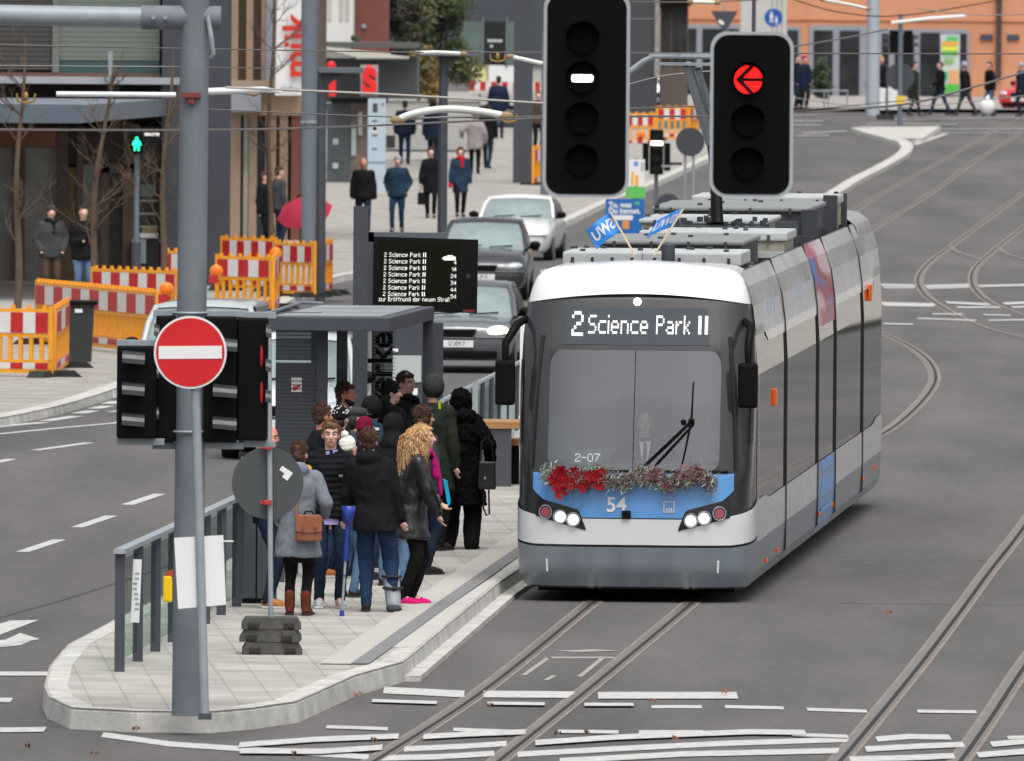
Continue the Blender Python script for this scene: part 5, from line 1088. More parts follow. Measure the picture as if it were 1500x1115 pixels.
for x in (-.06, .06):
    b = MB(); b.bb(x - .016, x + .016, -.07, -.06, .09, .14); b.build('buckle', M('satchel_buckle', c(110, 62, 44), .4), sb)
b = MB(); b.tube([(-.05, -.0, .25), (-.03, -.0, .285), (.03, 0, .285), (.05, 0, .25)], .008); b.build('handle', m_black, sb)
Y6 = 160.6; hb, bo = bag('handbag', 'black handbag with long straps on the arm of the fur-coat woman', 'bag', P(713, 717, Y6), .20, .30, .12, C_['leather'], [(-.07, 0, .28), (-.06, 0, .5), (.0, 0, .56), (.05, 0, .5), (.07, 0, .28)])
b = MB(); b.tube([(-.03, -.0, .02), (-.035, -.0, -.2), (-.0, 0, -.28), (.03, 0, -.26), (.02, 0, .02)], .010); b.build('loose_strap', C_['leather'], hb)
b = MB(); b.sph((-.02, -.07, .12), (.012, .01, .02)); b.build('zip_pull', m_galv2, hb)
tb = thing('folder', 'turquoise folder held against the jacket of the curly blond woman', 'folder', P(652, 735, 146.3))
b = MB(); q = [Vector(p) for p in ((-.02, 0, .22), (.02, .02, .20), (.055, .02, .0), (.03, 0, -.05))]; b.loft([[p + Vector((0, -.10, 0)) for p in q], [p + Vector((0, .14, 0)) for p in q]]); b.build('cover', C_['turq'], tb)
# ================================================================ cars
m_tyre = M('tyre', (.012, .012, .013), .85); m_rim = M('rim', c(120, 124, 128), .35, .7); m_carglass = M('car_glass', c(128, 142, 142), .08, 0, .25, 1.5, spec=.6, coat=.6)  # car glass: reflected sky is put into the pale base colour
m_plate = M('number_plate', (.7, .7, .7), .5); m_hl = M('headlamp_clear', c(190, 200, 205), .1, .2, coat=.6); m_hlon = M('headlamp_lit', (.8, .75, .6), .2, emit=(1, .80, .48), es=2.6)
def car(label, loc, rot, col, L_=4.3, w=1.75, h=1.45, lit=False, plate='', hood=.95, group='cars coming down the street', kind='car', grille=True, coat=.8, belt=None):
    o = thing('parked_car' if kind == 'parked' else kind, label, 'van' if kind == 'van' else 'car', loc, rot, group)
    paint = M('car_paint_' + '_'.join(str(int(v * 1000)) for v in col), col, .28, .1, 0.03, 2, coat=coat); hw_ = w / 2; bz = belt or hood + .02
    b = MB(); rings = []
    van = kind == 'van'; yh = .55 if van else .30 * L_
    for y, k, zt, zb in ((-.0, .80, .62, .30), (.06, .90, .70, .22), (.22, .96, hood - .14, .20), (.6, 1.0, hood - .06, .20), (yh, 1.0, hood, .20), (L_ * .5, 1.0, bz, .20), (L_ * .82, 1.0, bz + .02, .22), (L_ * .95, .97, bz - .02, .26), (L_, .9, bz - .15, .34)):
        q = hw_ * k; rings.append([(-q * .86, y, zb), (-q * .97, y, zb + .12), (-q, y, (zb + zt) * .52), (-q * .985, y, zt - .12), (-q * .88, y, zt - .015), (-q * .4, y, zt + .02), (0, y, zt + .03), (q * .4, y, zt + .02), (q * .88, y, zt - .015), (q * .985, y, zt - .12), (q, y, (zb + zt) * .52), (q * .97, y, zb + .12), (q * .86, y, zb), (0, y, zb)])
    b.loft(rings); b.build('body', paint, o, auto=40)
    yw0, yw1 = yh - .05, yh + (.75 if not van else .6); yr1, yr0 = L_ * (.80 if not van else .95), L_ * .95
    def outl(y0, y1, q, z, n=6):
        pts = []
        for i in range(n + 1): x = -q + 2 * q * i / n; pts.append((x, y0 + .10 * (abs(x) / q) ** 2.5, z + .03 * (1 - (x / q) ** 2) * (z > bz + .2)))
        for i in range(n + 1): x = q - 2 * q * i / n; pts.append((x, y1 - .08 * (abs(x) / q) ** 2, z))
        return pts
    b = MB(); b.loft([outl(yw0, yr0, hw_ * .93, bz - .03), outl(yw0 + (yw1 - yw0) * .55, yr0 - (yr0 - yr1) * .5, hw_ * .85, (bz + h) / 2 + .03), outl(yw1 - .05, yr1 + .05, hw_ * .76, h - .07)]); gh = b.build('windows', m_carglass, o, auto=50)
    b = MB(); b.loft([outl(yw1 - .10, yr1 + .1, hw_ * .785, h - .085), outl(yw1 - .02, yr1, hw_ * .75, h - .03), outl(yw1 + .25, yr1 - .2, hw_ * .60, h)]); b.build('roof', paint, o, auto=50)
    for s_ in (-1, 1):
        b = MB(); b.tube([(s_ * hw_ * .93, yw0 + .08, bz - .03), (s_ * hw_ * .86, yw0 + (yw1 - yw0) * .6, (bz + h) / 2 + .02), (s_ * hw_ * .765, yw1 + .04, h - .07)], .045, 6); b.build('pillar', paint, o, smooth=True)
        b = MB(); b.tube([(s_ * hw_ * .9, yh + 1.2, bz), (s_ * hw_ * .765, yh + 1.15, h - .07)], .035, 6); b.build('pillar', m_black, o)
        b = MB(); b.sph((s_ * (hw_ + .10), yh + .25, bz + .06), (.11, .07, .08)); b.tube([(s_ * hw_ * .9, yh + .28, bz), (s_ * (hw_ + .06), yh + .27, bz + .02)], .025); b.build('mirror', m_black if kind != 'van' else m_black, o, smooth=True)
        b = MB(); b.sph((s_ * hw_ * .70, .13, .66), (hw_ * .22, .14, .085), rot=Euler((0, -.12 * s_, -.35 * -s_)).to_matrix()); b.build('headlight', m_hlon if lit else m_hl, o, smooth=True)
        for y in (.82, L_ - .85):
            b = MB(); b.cyl((s_ * (hw_ - .20), y, .31), (s_ * (hw_ - .005), y, .31), .31, .30, 24); wh = b.build('wheel', m_tyre, o); b = MB(); b.cyl((s_ * (hw_ - .03), y, .31), (s_ * (hw_ + .004), y, .31), .20, .17, 16); b.build('rim', m_rim, wh)
    b = MB(); b.bb(-hw_ * .72, hw_ * .72, -.02, .2, .24, .36, bev=.03); b.build('air_intake', m_black, o)
    if grille:
        b = MB(); b.prism([(-.30, .68), (.30, .68), (.24, .56), (-.24, .56)], 'y', -.035, .1); gr = b.build('grille', m_black, o); b = MB(); b.tube([(-.31, -.03, .69), (.31, -.03, .69), (.25, -.04, .55), (-.25, -.04, .55), (-.31, -.03, .69)], .014, 6); b.build('grille_trim', m_rim, gr)
    b = MB(); b.bb(-hw_ * .93, hw_ * .93, -.03, .25, .555, .575, bev=.008); b.build('bumper_strip', m_rim, o)
    b = MB(); b.bb(-.26, .26, -.045, -.02, .41, .52); pl_ = b.build('number_plate', m_plate, o)
    if plate: text('plate_text', plate, .10, m_black, pl_, (0, -.047, .463), (R(90), 0, 0), .002, sx=.8)
    b = MB(); b.tube([(-.5, yw0 - .02, bz + .02), (-.05, yw0 + .1, bz + .05)], .012); b.tube([(.1, yw0 - .02, bz + .02), (.55, yw0 + .1, bz + .05)], .012); b.build('wiper', m_black, o)
    return o
def cl(px, Y, rot=-.065): return ((X_at(px, Y), Y, T(Y)), rot)
car('dark grey saloon with lit headlights and plate XM 7 right beside the departure display', *cl(671, 235), col=c(84, 86, 92), h=1.40, hood=.86, lit=True, plate='U XM 7', L_=4.6)
car('dark charcoal hatchback with its oval grille, in the middle of the oncoming queue', *cl(706, 290, -.04), col=c(44, 46, 51), h=1.56, hood=.98, plate='UL JP 51')
car('white hatchback with lit headlights, farthest of the oncoming queue', *cl(748, 331, -.10), col=(.72, .73, .73), h=1.42, hood=.92, lit=True)
car('white hatchback seen through the glass of the tram shelter', *cl(418, 191), col=(.70, .72, .72), h=1.56, hood=.95, w=1.7)
car('silver van behind the no entry sign and signal mast', *cl(288, 209), col=c(176, 184, 184), h=1.60, hood=.96, w=1.72, kind='van', lit=True, belt=.98)
g = G(1493, 166); car('bright red car at the far crossing behind the pedestrians', (g.x, g.y + 1, T(g.y)), -.5, c(214, 30, 42), h=1.42, hood=.92, group=None)
g = G(968, 166); car('white van parked by the orange barriers beyond the tram pantograph', (g.x, g.y, T(g.y)), .1, (.72, .74, .74), h=1.95, hood=1.1, kind='van', belt=1.15, group=None)
# ================================================================ construction barriers
m_brd = M('barrier_white', c(205, 202, 200), .5, 0, .08, 4); m_bred = M('barrier_red', c(176, 22, 26), .5, 0, .12, 5); m_barfoot = M('barrier_foot', (.02, .02, .02), .9)
def barrier(label, p0, p1, nst=None, feet=True):
    p0, p1 = Vector(p0), Vector(p1); d = p1 - p0; L_ = d.length; rot = math.atan2(d.y, d.x)
    o = thing('construction_barrier', label, 'barrier', (p0.x, p0.y, min(p0.z, p1.z)), rot, 'yellow construction barriers')
    b = MB(); 
    for x in (0.02, L_ - .02): b.bb(x - .035, x + .035, -.03, .03, .06, 1.06, bev=.008)
    b.bb(0, L_, -.025, .025, .98, 1.03); b.bb(0, L_, -.025, .025, .60, .66); b.bb(0, L_, -.03, .03, .06, .12); b.bb(0, L_, -.03, .03, .22, .26)
    n = max(2, int(L_ / .16))
    for k in range(1, n): x = L_ * k / n; b.bb(x - .032, x + .032, -.018, .018, .24, .62)
    for k in range(max(2, int(L_ / .22))): x = L_ * (k + .5) / max(2, int(L_ / .22)); b.bb(x - .03, x + .03, -.02, .02, 1.02, 1.085)
    b.build('frame', m_yellow, o)
    b = MB(); b.bb(.06, L_ - .06, -.035, .02, .665, .975); bd = b.build('warning_board', m_brd, o); st = MB(); n = nst or max(1, round(L_ / .5)); wd = (L_ - .12) / (2 * n + 1)
    for k in range(n + 1): x = .06 + wd * 2 * k; st.bb(x, min(x + wd, L_ - .06), -.039, -.0352, .667, .973)
    st.build('red_stripes', m_bred, bd)
    b = MB(); b.bb(.06, L_ - .06, -.034, .02, .122, .218); bd = b.build('lower_board', m_brd, o); st = MB()
    for k in range(n + 1): x = .06 + wd * 2 * k; st.bb(x, min(x + wd, L_ - .06), -.038, -.0342, .124, .216)
    st.build('red_stripes', m_bred, bd)
    if feet:
        for x in (.15, L_ - .12):
            b = MB(); b.prism([(-.42, 0), (.42, 0), (.30, .10), (-.30, .10)], 'x', x - .13, x + .13); b.build('foot', m_barfoot, o)
    return o
def gp_(px, Y, h=.12): return (X_at(px, Y), Y, T(Y) + h)
barrier('yellow barrier at the left picture edge with red and white board, nearest to the road', gp_(-60, 226.5), gp_(78, 226))
barrier('short yellow barrier end turned towards the road, beside the black bin', gp_(81, 226.2), gp_(100, 232), 1)
barrier('long yellow barrier running behind the black wheeled bin', gp_(55, 247), gp_(232, 239), 6)
barrier('yellow barrier in the second row behind the long one, before the shop window', gp_(136, 259), gp_(262, 257), 4)
barrier('yellow barrier end beside the dark pier, left of the steel mast', gp_(240, 277), gp_(300, 276), 2)
barrier('yellow barrier right of the steel mast in front of the silver van', gp_(318, 272), gp_(400, 271), 2)
barrier('short end of the yellow barrier beside the shelter roof', gp_(401, 271), gp_(408, 276), 1)
barrier('yellow barrier under the pink umbrella next to the grey lamp column', gp_(404, 287), gp_(462, 286), 2)
barrier('short yellow barrier end just right of the grey lamp column', gp_(470, 287.5), gp_(486, 289), 1)
barrier('rear yellow barrier behind the orange lamp, left of the umbrella', gp_(325, 292), gp_(405, 291), 3)
g = G(786, 278); barrier('yellow barrier seen edge on beside the dark pillar', (g.x - .1, g.y, g.z + .1), (g.x + .15, g.y + 1.0, g.z + .1), 1)
g = G(990, 212); barrier('orange yellow barrier behind the far tram signal', (g.x - .6, g.y, g.z + .12), (g.x + .35, g.y + .1, g.z + .12), 2); barrier('angled orange barrier beside the far white van', (g.x + .4, g.y, g.z + .12), (g.x + .7, g.y + 2.4, g.z + .12), 1)
g = G(935, 216); barrier('low orange barrier left of the far tram signal post', (g.x - .4, g.y, g.z), (g.x + .5, g.y, g.z), 2)
def lamp(label, px, py, Y):
    p = P(px, py, Y); o = thing('warning_lamp', label, 'warning lamp', p, 0, 'orange warning lamps'); b = MB(); b.box((-.05, 0, -.15), (.16, .09, .16), bev=.02); b.build('battery_case', m_bred, o)
    b = MB(); b.sph((0, -.02, 0), (.105, .06, .105)); b.cyl((0, -.02, 0), (0, .06, 0), .10, .10, 20); b.build('lens', m_orange, o, smooth=True)
    b = MB(); b.tube([(.105 * math.cos(t), -.03, .105 * math.sin(t)) for t in np.linspace(0, 6.28, 20)], .012, 5); b.build('lens_ring', m_yellow, o)
lamp('orange warning lamp on the long barrier just left of the black bin', 96, 452, 244.2); lamp('orange warning lamp left of the steel mast', 244, 424, 237.9); lamp('orange warning lamp right of the steel mast', 317, 397, 270.6); lamp('orange warning lamp left of the pink umbrella', 404, 371, 285)
lamp('orange warning lamp left of the far tram signal', 940, 197, 455)
bn = thing('wheeled_bin', 'black wheeled bin standing between the yellow barriers', 'bin', gp_(119, 234.5)); b = MB()
b.loft([[(x * k, y * k, z) for x, y in ((-.2, -.24), (.2, -.24), (.2, .24), (-.2, .24))] for z, k in ((0.03, .86), (.9, 1.06))]); b.build('body', M('bin_plastic', (.022, .024, .026), .5, 0, .1, 5), bn)
b = MB(); b.box((.02, -.02, .95), (.50, .58, .075), bev=.03); b.build('lid', m_black, bn); b = MB(); b.box((-.02, -.262, .83), (.12, .01, .06)); b.build('label', m_signwhite, bn)
# ================================================================ lamp columns, poles, masts in the street
def tlamp(label, px, ytop, Y, wpx, hx0, hx1, brk):
    g = (X_at(px, Y), Y, T(Y) + .02); o = thing('street_lamp', label, 'street lamp', g, 0, 'grey T-head street lamps'); z = lambda y: Z_at(y, Y) - g[2]; x = lambda p: X_at(p, Y) - g[0]; r = wpx / 2 / (F / Y)
    b = MB(); b.cyl((0, 0, 0), (0, 0, z(ytop)), r * 1.05, r * .95, 16); b.build('column', m_anth, o, smooth=True)
    b = MB(); b.bb(x(hx0), x(hx1), -.3, .3, z(ytop + 5), z(ytop - 3), bev=.01); b.build('head', M('lamp_head_grey', c(92, 96, 102), .5), o)
    b = MB(); b.prism([(x(brk[0]), z(ytop + 4)), (x(brk[1]), z(ytop + 4)), (r, z(ytop + 24)), (-r, z(ytop + 24))], 'y', -.07, .07); b.build('bracket', m_anth, o)
tlamp('grey street lamp with a flat T head rising beside the shelter', 470, 104, 287, 14, 465, 532, (464, 505)); tlamp('grey street lamp with a flat T head rising behind the departure display', 648, 78, 300, 14, 606, 706, (640, 672))
def pole(name, label, cat, px, ytop, Y, wpx, mat, w2=None):
    o = thing(name, label, cat, (X_at(px, Y), Y, T(Y) + .02)); r = wpx / 2 / (F / Y); b = MB(); b.cyl((0, 0, 0), (0, 0, Z_at(ytop, Y) - o.location.z), r, (w2 or wpx) / 2 / (F / Y), 20); b.build('shaft', mat, o, smooth=True); return o
m_bluegrey = M('catenary_mast_paint', c(102, 113, 124), .5, .1, .08, 3)
mm = pole('catenary_mast', 'thick blue-grey overhead line mast in front of the white banner', 'mast', 452, -60, 329, 20, m_bluegrey, 27); b = MB(); b.cyl((0, 0, 3.0), (0, 0, 3.06), .2, .2, 20); b.build('collar', m_galv2, mm)
pole('catenary_mast', 'slim blue-grey mast left of the large hanging signals', 'mast', 798, 48, 337, 13, m_bluegrey)
pp = thing('building_pillar', 'dark square pillar below the dark facade near the white hatchback', 'pillar', (X_at(765, 405), 405, T(405))); b = MB(); b.bb(-.26, .26, -.2, .2, 0, 7); b.build('shaft', M('pillar_dark', c(60, 63, 70), .5, 0, .08, 2), pp)
b = MB(); b.bb(-.30, .30, -.24, .24, 0, .12); b.build('base', m_anth, pp)
def sig(label, px, y0, y1, Y, wpx, lit=None, litpy=None, post=True, n=3, name='traffic_light'):
    g = Vector((X_at(px, Y), Y, T(Y) + .02)); o = thing(name, label, 'traffic light', g); z = lambda y: Z_at(y, Y) - g.z; w_ = wpx / (F / Y); h_ = z(y0) - z(y1)
    if post: b = MB(); b.cyl((0, .1, 0), (0, .1, z(y1) + h_ * .6), .055, .05, 12); b.build('post', m_bluegrey, o)
    b = MB(); b.box((0, -.05, (z(y0) + z(y1)) / 2), (w_, .22, h_), bev=.03); b.build('housing', m_black, o)
    for k in range(n):
        zz = z(y1) + h_ * (k + .5) / n; b = MB(); b.loft([[(w_ * .38 * math.cos(t), yy, zz + w_ * .38 * math.sin(t)) for t in np.linspace(R(10), R(170), 9)] for yy in (-.15, -.32)], cap=False, closed=False); b.build('visor', m_black, o)
        b = MB(); b.cyl((0, -.165, zz), (0, -.15, zz), w_ * .34, n=16); b.build('lens', M('dark_lens', (.004, .004, .005), .25), o)
    return o, z
o, z = sig('tall black tram signal with a lit white bar on a steel post beyond the tram', 961, 188, 254, 378, 20, n=4); zz = z(208); b = MB(); b.box((0, -.35, zz), (.30, .02, .10), bev=.03); b.build('lamp', M('signal_warmwhite', (.8, .8, .7), .3, emit=(1, .96, .78), es=2.6), o)
for s_ in (-.27, .27):
    b = MB(); b.box((s_, .0, z(228)), (.16, .2, .7), bev=.02); b.build('side_head', m_black, o); b = MB(); b.box((s_ * 1.8, -.02, z(238)), (.32, .05, .06)); b.build('arm', m_black, o)
o, z = sig('small black traffic light fixed to the thick blue-grey mast', 457, 207, 258, 329.5, 17, post=False)
o, z = sig('green-lit pedestrian signal on a thin post before the shop window', 200, 197, 230, 282, 20, n=1); b = MB()
zz = z(214); b.sph((0, -.18, zz + .085), (.032, .02, .034)); b.box((0, -.18, zz - .01), (.085, .02, .13)); b.box((-.035, -.18, zz - .10), (.034, .02, .09)); b.box((.035, -.18, zz - .10), (.034, .02, .09)); b.box((-.062, -.18, zz), (.03, .02, .09), ry=.3); b.box((.062, -.18, zz), (.03, .02, .09), ry=-.3); b.build('green_figure', M('signal_green', (0, .5, .2), .4, emit=(.02, 1, .42), es=1.6), o)
b = MB(); b.box((.28, -.05, z(201)), (.28, .03, .06)); b.build('label_plate', m_signwhite, o)
b = MB(); b.tube([(0, -.05, .2), (0, -.08, 1.2)], .09, 10); b.build('cable_duct', m_anth, o)
def disc_sign(label, px, py, Y, r, two=False):
    p = P(px, py, Y); o = thing('road_sign', label, 'traffic sign', (p.x, Y, T(Y) + .02)); zz = p.z - o.location.z
    for x in ((-.1, .07) if two else (0,)): b = MB(); b.cyl((x, .05, 0), (x, .05, zz + r * (1.0 if not two else .3)), .03, n=10); b.build('post', m_galv2, o)
    b = MB(); b.cyl((0, 0, zz), (0, .02, zz), r, r, 32); b.build('sign_disc', M('sign_back_dark', c(60, 63, 70), .6), o); return o
disc_sign('round sign back on twin thin posts beyond the tram roof', 1011, 208, 314, .30, True); o = disc_sign('dark round sign back low behind the tram roof', 979, 302, 362, .30); b = MB(); b.box((-.05, -.03, 1.55), (.25, .02, .05)); b.build('bracket', m_galv2, o)
# info totem, posters
Yp = 350; pt = thing('poster_stand', 'blue poster reading Tu, was Du kannst. under green and white posters on a post', 'poster', (X_at(915, Yp), Yp, T(Yp))); zq = lambda y: Z_at(y, Yp) - pt.location.z; xq = lambda x: X_at(x, Yp) - pt.location.x
b = MB(); b.cyl((xq(932), .08, 0), (xq(932), .08, zq(230)), .04); b.build('post', m_galv, pt)
b = MB(); b.bb(xq(887), xq(944), -.01, .02, zq(347), zq(290)); pb_ = b.build('blue_poster', M('poster_blue', c(22, 98, 168), .5), pt)
for s_, y in (('Tu, was', 299), ('Du kannst.', 308)): text('poster_text', s_, 8.6 / (F / Yp) * 1.25, m_signwhite, pb_, (xq(891.5), -.012, zq(y)), (R(90), 0, 0), .002, 'LEFT', bold=.006)
for nm, (x0, x1, y0, y1), mt in (('white_band', (897, 927, 314, 321), m_signwhite), ('orange_figure', (912, 922, 322, 334), M('poster_orange', c(214, 140, 70), .5)), ('green_mark', (930, 937, 294, 299), M('poster_green', c(70, 176, 90), .5))):
    b = MB(); b.bb(xq(x0), xq(x1), -.014, -.0105, zq(y1), zq(y0)); b.build(nm, mt, pb_)
b = MB(); b.bb(xq(916), xq(945), -.01, .02, zq(289), zq(272)); b.build('green_poster', M('poster_green2', c(96, 182, 92), .5), pt)
b = MB(); b.bb(xq(916), xq(944), -.01, .02, zq(271), zq(232)); wp = b.build('white_poster', m_signwhite, pt)
for (x0, x1, y0, y1, mt) in ((924, 928, 250, 270, M('poster_yel', c(230, 170, 60), .5)), (930, 935, 255, 271, M('poster_yel', c(230, 170, 60), .5)), (928, 934, 235, 242, m_tblue), (938, 943, 236, 250, m_post)):
    b = MB(); b.bb(xq(x0), xq(x1), -.014, -.0105, zq(y1), zq(y0)); b.build('poster_print', mt, wp)
Yt = 400; to = thing('information_totem', 'pale grey information column beside the kiosk', 'information column', G(551, 289)); Yt = to.location.y; zq = lambda y: Z_at(y, Yt) - to.location.z; xq = lambda x: X_at(x, Yt) - to.location.x
b = MB(); b.bb(xq(538), xq(564), 0, .4, 0, zq(146)); b.build('body', M('totem_grey', c(168, 184, 196), .4, 0, .04, 3), to)
for (x0, x1, y0, y1, mt) in ((545, 552, 153, 166, m_anth), (544, 552, 184, 195, m_signwhite), (545, 551, 187, 193, m_anth), (558, 561, 153, 156, m_anth), (544, 552, 178, 180, m_anth), (544, 552, 199, 201, m_anth), (544, 552, 219, 221, m_anth), (538, 564, 239, 240, m_anth)):
    b = MB(); b.bb(xq(x0), xq(x1), -.012, 0, zq(y1), zq(y0)); b.build('print', mt, to)
# ================================================================ buildings
class B_:
    def __init__(s, name, label, px, Y, cat='building'):
        s.Y = Y; s.o = thing(name, label, cat, (X_at(px, Y), Y, T(Y)))
    def lx(s, p, Y=None): return X_at(p, Y or s.Y) - s.o.location.x
    def lz(s, p, Y=None): return Z_at(p, Y or s.Y) - s.o.location.z
    def box(s, name, x0, x1, y0, y1, mat, dy=0.0, dep=.3, parent=None, bev=0):
        Y = s.Y + dy; b = MB(); b.bb(s.lx(x0, Y), s.lx(x1, Y), dy, dy + dep, s.lz(y1, Y), s.lz(y0, Y), bev=bev); return b.build(name, mat, parent or s.o)
def bld(name, col, rough=.8, var=.12, sc=.8, bump=.1): return M('wall_' + name, col, rough, 0, var, sc, bump, 12)
def blinds(name, col, dark):
    m = bpy.data.materials.new(name); m.use_nodes = True; nt = m.node_tree; b = nt.nodes['Principled BSDF']; N = nt.nodes.new; L = nt.links.new
    tc = N('ShaderNodeTexCoord'); w = N('ShaderNodeTexWave'); w.bands_direction = 'Z'; w.inputs['Scale'].default_value = 3.2; w.inputs['Distortion'].default_value = .15; L(tc.outputs['Object'], w.inputs['Vector'])
    r = N('ShaderNodeValToRGB'); r.color_ramp.elements[0].color = (*dark, 1); r.color_ramp.elements[1].color = (*col, 1); L(w.outputs['Fac'], r.inputs[0]); L(r.outputs[0], b.inputs['Base Color']); b.inputs['Roughness'].default_value = .5; return m
m_wg = M('window_glass_dark', c(44, 46, 48), .12, 0, .5, .9, spec=.5); m_wg2 = M('window_glass_grey', c(138, 138, 134), .15, 0, .35, .7, spec=.5); m_wg3 = M('window_glass_green', c(92, 108, 102), .2, 0, .2, .8)  # grey panes: street reflections are put into the lighter base colour
m_bfr = bld('bronze_frame', c(92, 74, 62), .5, .15, 3); m_stone = bld('tan_stone', c(142, 120, 102), .8, .18, 2.5, .3)
A = B_('shop_building', 'glass fronted shop building with window blinds, grey canopy and dark corner pier', 120, 297)
bA = A.box('wall', -150, 300, -90, 470, bld('dark_brown', c(58, 50, 47)), .5, 8)
A.box('window', -150, 75, -90, 108, blinds('blinds_dark', c(70, 68, 64), c(40, 39, 38)), .2, .28); w1 = A.box('window', 85, 232, -90, 93, blinds('blinds_light', c(108, 117, 107), c(88, 97, 89)), .2, .28)
A.box('sill_glass', 85, 232, 93, 113, M('teal_glass', c(58, 82, 84), .2), .22, .26, w1); A.box('mullion', 75, 85, -90, 113, bld('mullion', c(104, 106, 102), .5), .1, .38); A.box('brick_band', -150, 234, 112, 119, bld('brick_band', c(98, 72, 62)), .1, .38)
A.box('ledge', -150, 262, 118, 128, bld('ledge', c(150, 154, 158)), -.5, 1.0); A.box('pier', 236, 336, -90, 470, bld('pier', c(58, 60, 70), .6, .08), -.4, 1.0)
A.box('vent_pipe', 157, 163, 80, 124, m_galv2, -.7, .15)
x1 = X_at(120, 280) - A.o.location.x; z0 = Z_at(185, 280) - A.o.location.z; b = MB(); b.prism([(-10, -17), (x1, -17), (x1 + 1.2, -.0), (-10, 0)], 'z', z0, z0 + .33); cn = b.build('canopy', bld('canopy', c(112, 120, 130), .5, .06), A.o)
b = MB(); b.prism([(-10, -17.02), (x1, -17.02), (x1, -17.0), (-10, -17.0)], 'z', z0 - .01, z0 + .34); b.build('fascia', bld('fascia', c(84, 96, 108), .4, .05), cn)
A.box('soffit_band', -150, 80, 192, 221, bld('soffit', c(134, 92, 70)), -4, .4)
for (x0, x1_, y0, y1, mt) in ((-150, 18, 222, 420, m_wg2), (36, 82, 222, 430, m_wg2), (121, 148, 220, 455, m_wg2), (160, 180, 258, 455, m_wg), (203, 234, 190, 455, m_wg)): pn = A.box('shop_window', x0, x1_, y0, y1, mt, .1, .3)
for (y) in (297, 316, 335): A.box('shelf', 205, 232, y, y + 3, bld('shelf', c(150, 152, 140)), .02, .06, pn)
A.box('shelf', 205, 232, 346, 353, m_white, .02, .06, pn); A.box('goods', 208, 230, 338, 346, bld('goods', c(150, 130, 90)), .02, .06, pn); A.box('goods', 206, 226, 275, 292, bld('goods2', c(96, 124, 128)), .02, .06, pn)
for (x0, x1_, y0, y1) in ((18, 36, 200, 460), (82, 99, 190, 460), (112, 121, 190, 460), (148, 160, 246, 460), (180, 203, 186, 460), (148, 203, 244, 258)): A.box('frame', x0, x1_, y0, y1, m_bfr, -.05, .4)
A.box('panel', 99, 112, 250, 460, bld('ochre', c(120, 92, 60)), .0, .3); A.box('panel', 99, 203, 190, 246, bld('dark_panel', c(66, 58, 54)), .02, .3)
A.box('plinth', -150, 60, 418, 470, bld('plinth', c(168, 156, 144)), -.8, 1.2); A.box('letter_box', 193, 214, 355, 390, bld('boxgrey', c(128, 138, 146)), -.4, .4)
Bb = B_('stone_building', 'brown stone building with tall pilasters and a projecting grey sign', 390, 345)
Bb.box('wall', 320, 470, -90, 420, bld('brown_stone', c(96, 80, 68)), .4, 8)
for (x0, x1_) in ((336, 347), (359, 369), (381, 388), (400, 410)): Bb.box('pilaster', x0, x1_, -90, 122, m_stone, 0, .5)
Bb.box('cornice', 334, 440, 121, 132, bld('cornice', c(150, 134, 120)), -.3, .8); Bb.box('frieze', 334, 440, 132, 172, bld('frieze', c(150, 126, 106)), -.05, .5); Bb.box('sign_box', 336, 381, 141, 167, bld('sign_box', c(132, 134, 142), .5, .04), -.9, .8)
for (x0, x1_, mt) in ((336, 352, m_stone), (356, 363, m_wg2), (364, 376, m_stone), (388, 404, m_stone), (409, 421, m_stone), (377, 387, m_wg), (426, 438, bld('red_brick', c(112, 62, 54)))): Bb.box('column', x0, x1_, 172, 420, mt, .0, .45)
Bb.box('downpipe', 388, 400, -90, 122, bld('downpipe', c(128, 136, 146), .5), -.1, .2)
bn_ = thing('banner', 'white vertical banner with large red letters behind the blue-grey mast', 'banner', P(425, 140, 343.6)); b = MB(); q = [P(x, y, 343.6) - bn_.location for x, y in ((403, 140), (446, 140), (449, -60), (407, -60))]; b.loft([[p for p in q], [p + Vector((0, .02, 0)) for p in q]]); b.build('sheet', M('banner_white', c(214, 214, 214), .7, 0, .04, 2), bn_)
mred = M('banner_red', c(196, 42, 28), .6); t = text('lettering', 'mük', .82, mred, bn_, (0, 0, 0), depth=.003, align='LEFT', bold=.022); t.location = P(433, 114, 343.5) - bn_.location; t.rotation_euler = Matrix(((0, -1, 0), (0, 0, -1), (1, 0, 0))).to_euler()
t.location.x += .02
text('lettering', 'elefro', .19, m_anth, bn_, P(424, 130, 343.5) - bn_.location, (R(90), 0, 0), .002)
Cb = B_('white_building', 'white rendered building above the kiosk, seen right of the banner', 490, 412); Cb.box('wall', 455, 515, -90, 70, bld('white_render', c(206, 204, 202), .8, .05), 0, 6)
for x in (480, 497, 506): Cb.box('stain', x - 2, x + 3, -90, 32, bld('stain', c(176, 170, 160)), -.03, .02)
b = MB(); b.tube([(Cb.lx(515), -.2, Cb.lz(58)), (Cb.lx(521), -.3, Cb.lz(56)), (Cb.lx(525), -.3, Cb.lz(64)), (Cb.lx(525), -.3, Cb.lz(72))], .09, 10); b.build('vent_pipe', bld('pipe', c(64, 60, 60)), Cb.o)
Db = B_('brick_building', 'dark red brick wall between the white building and the tree', 540, 416); Db.box('wall', 512, 566, -90, 100, bld('dark_red_brick', c(118, 68, 62), .85, .1, 3, .3), 0, 6); b = MB(); b.cyl((Db.lx(531), 0, Db.lz(40)), (Db.lx(531), -.06, Db.lz(40)), .07); b.build('wall_lamp', m_galv2, Db.o)
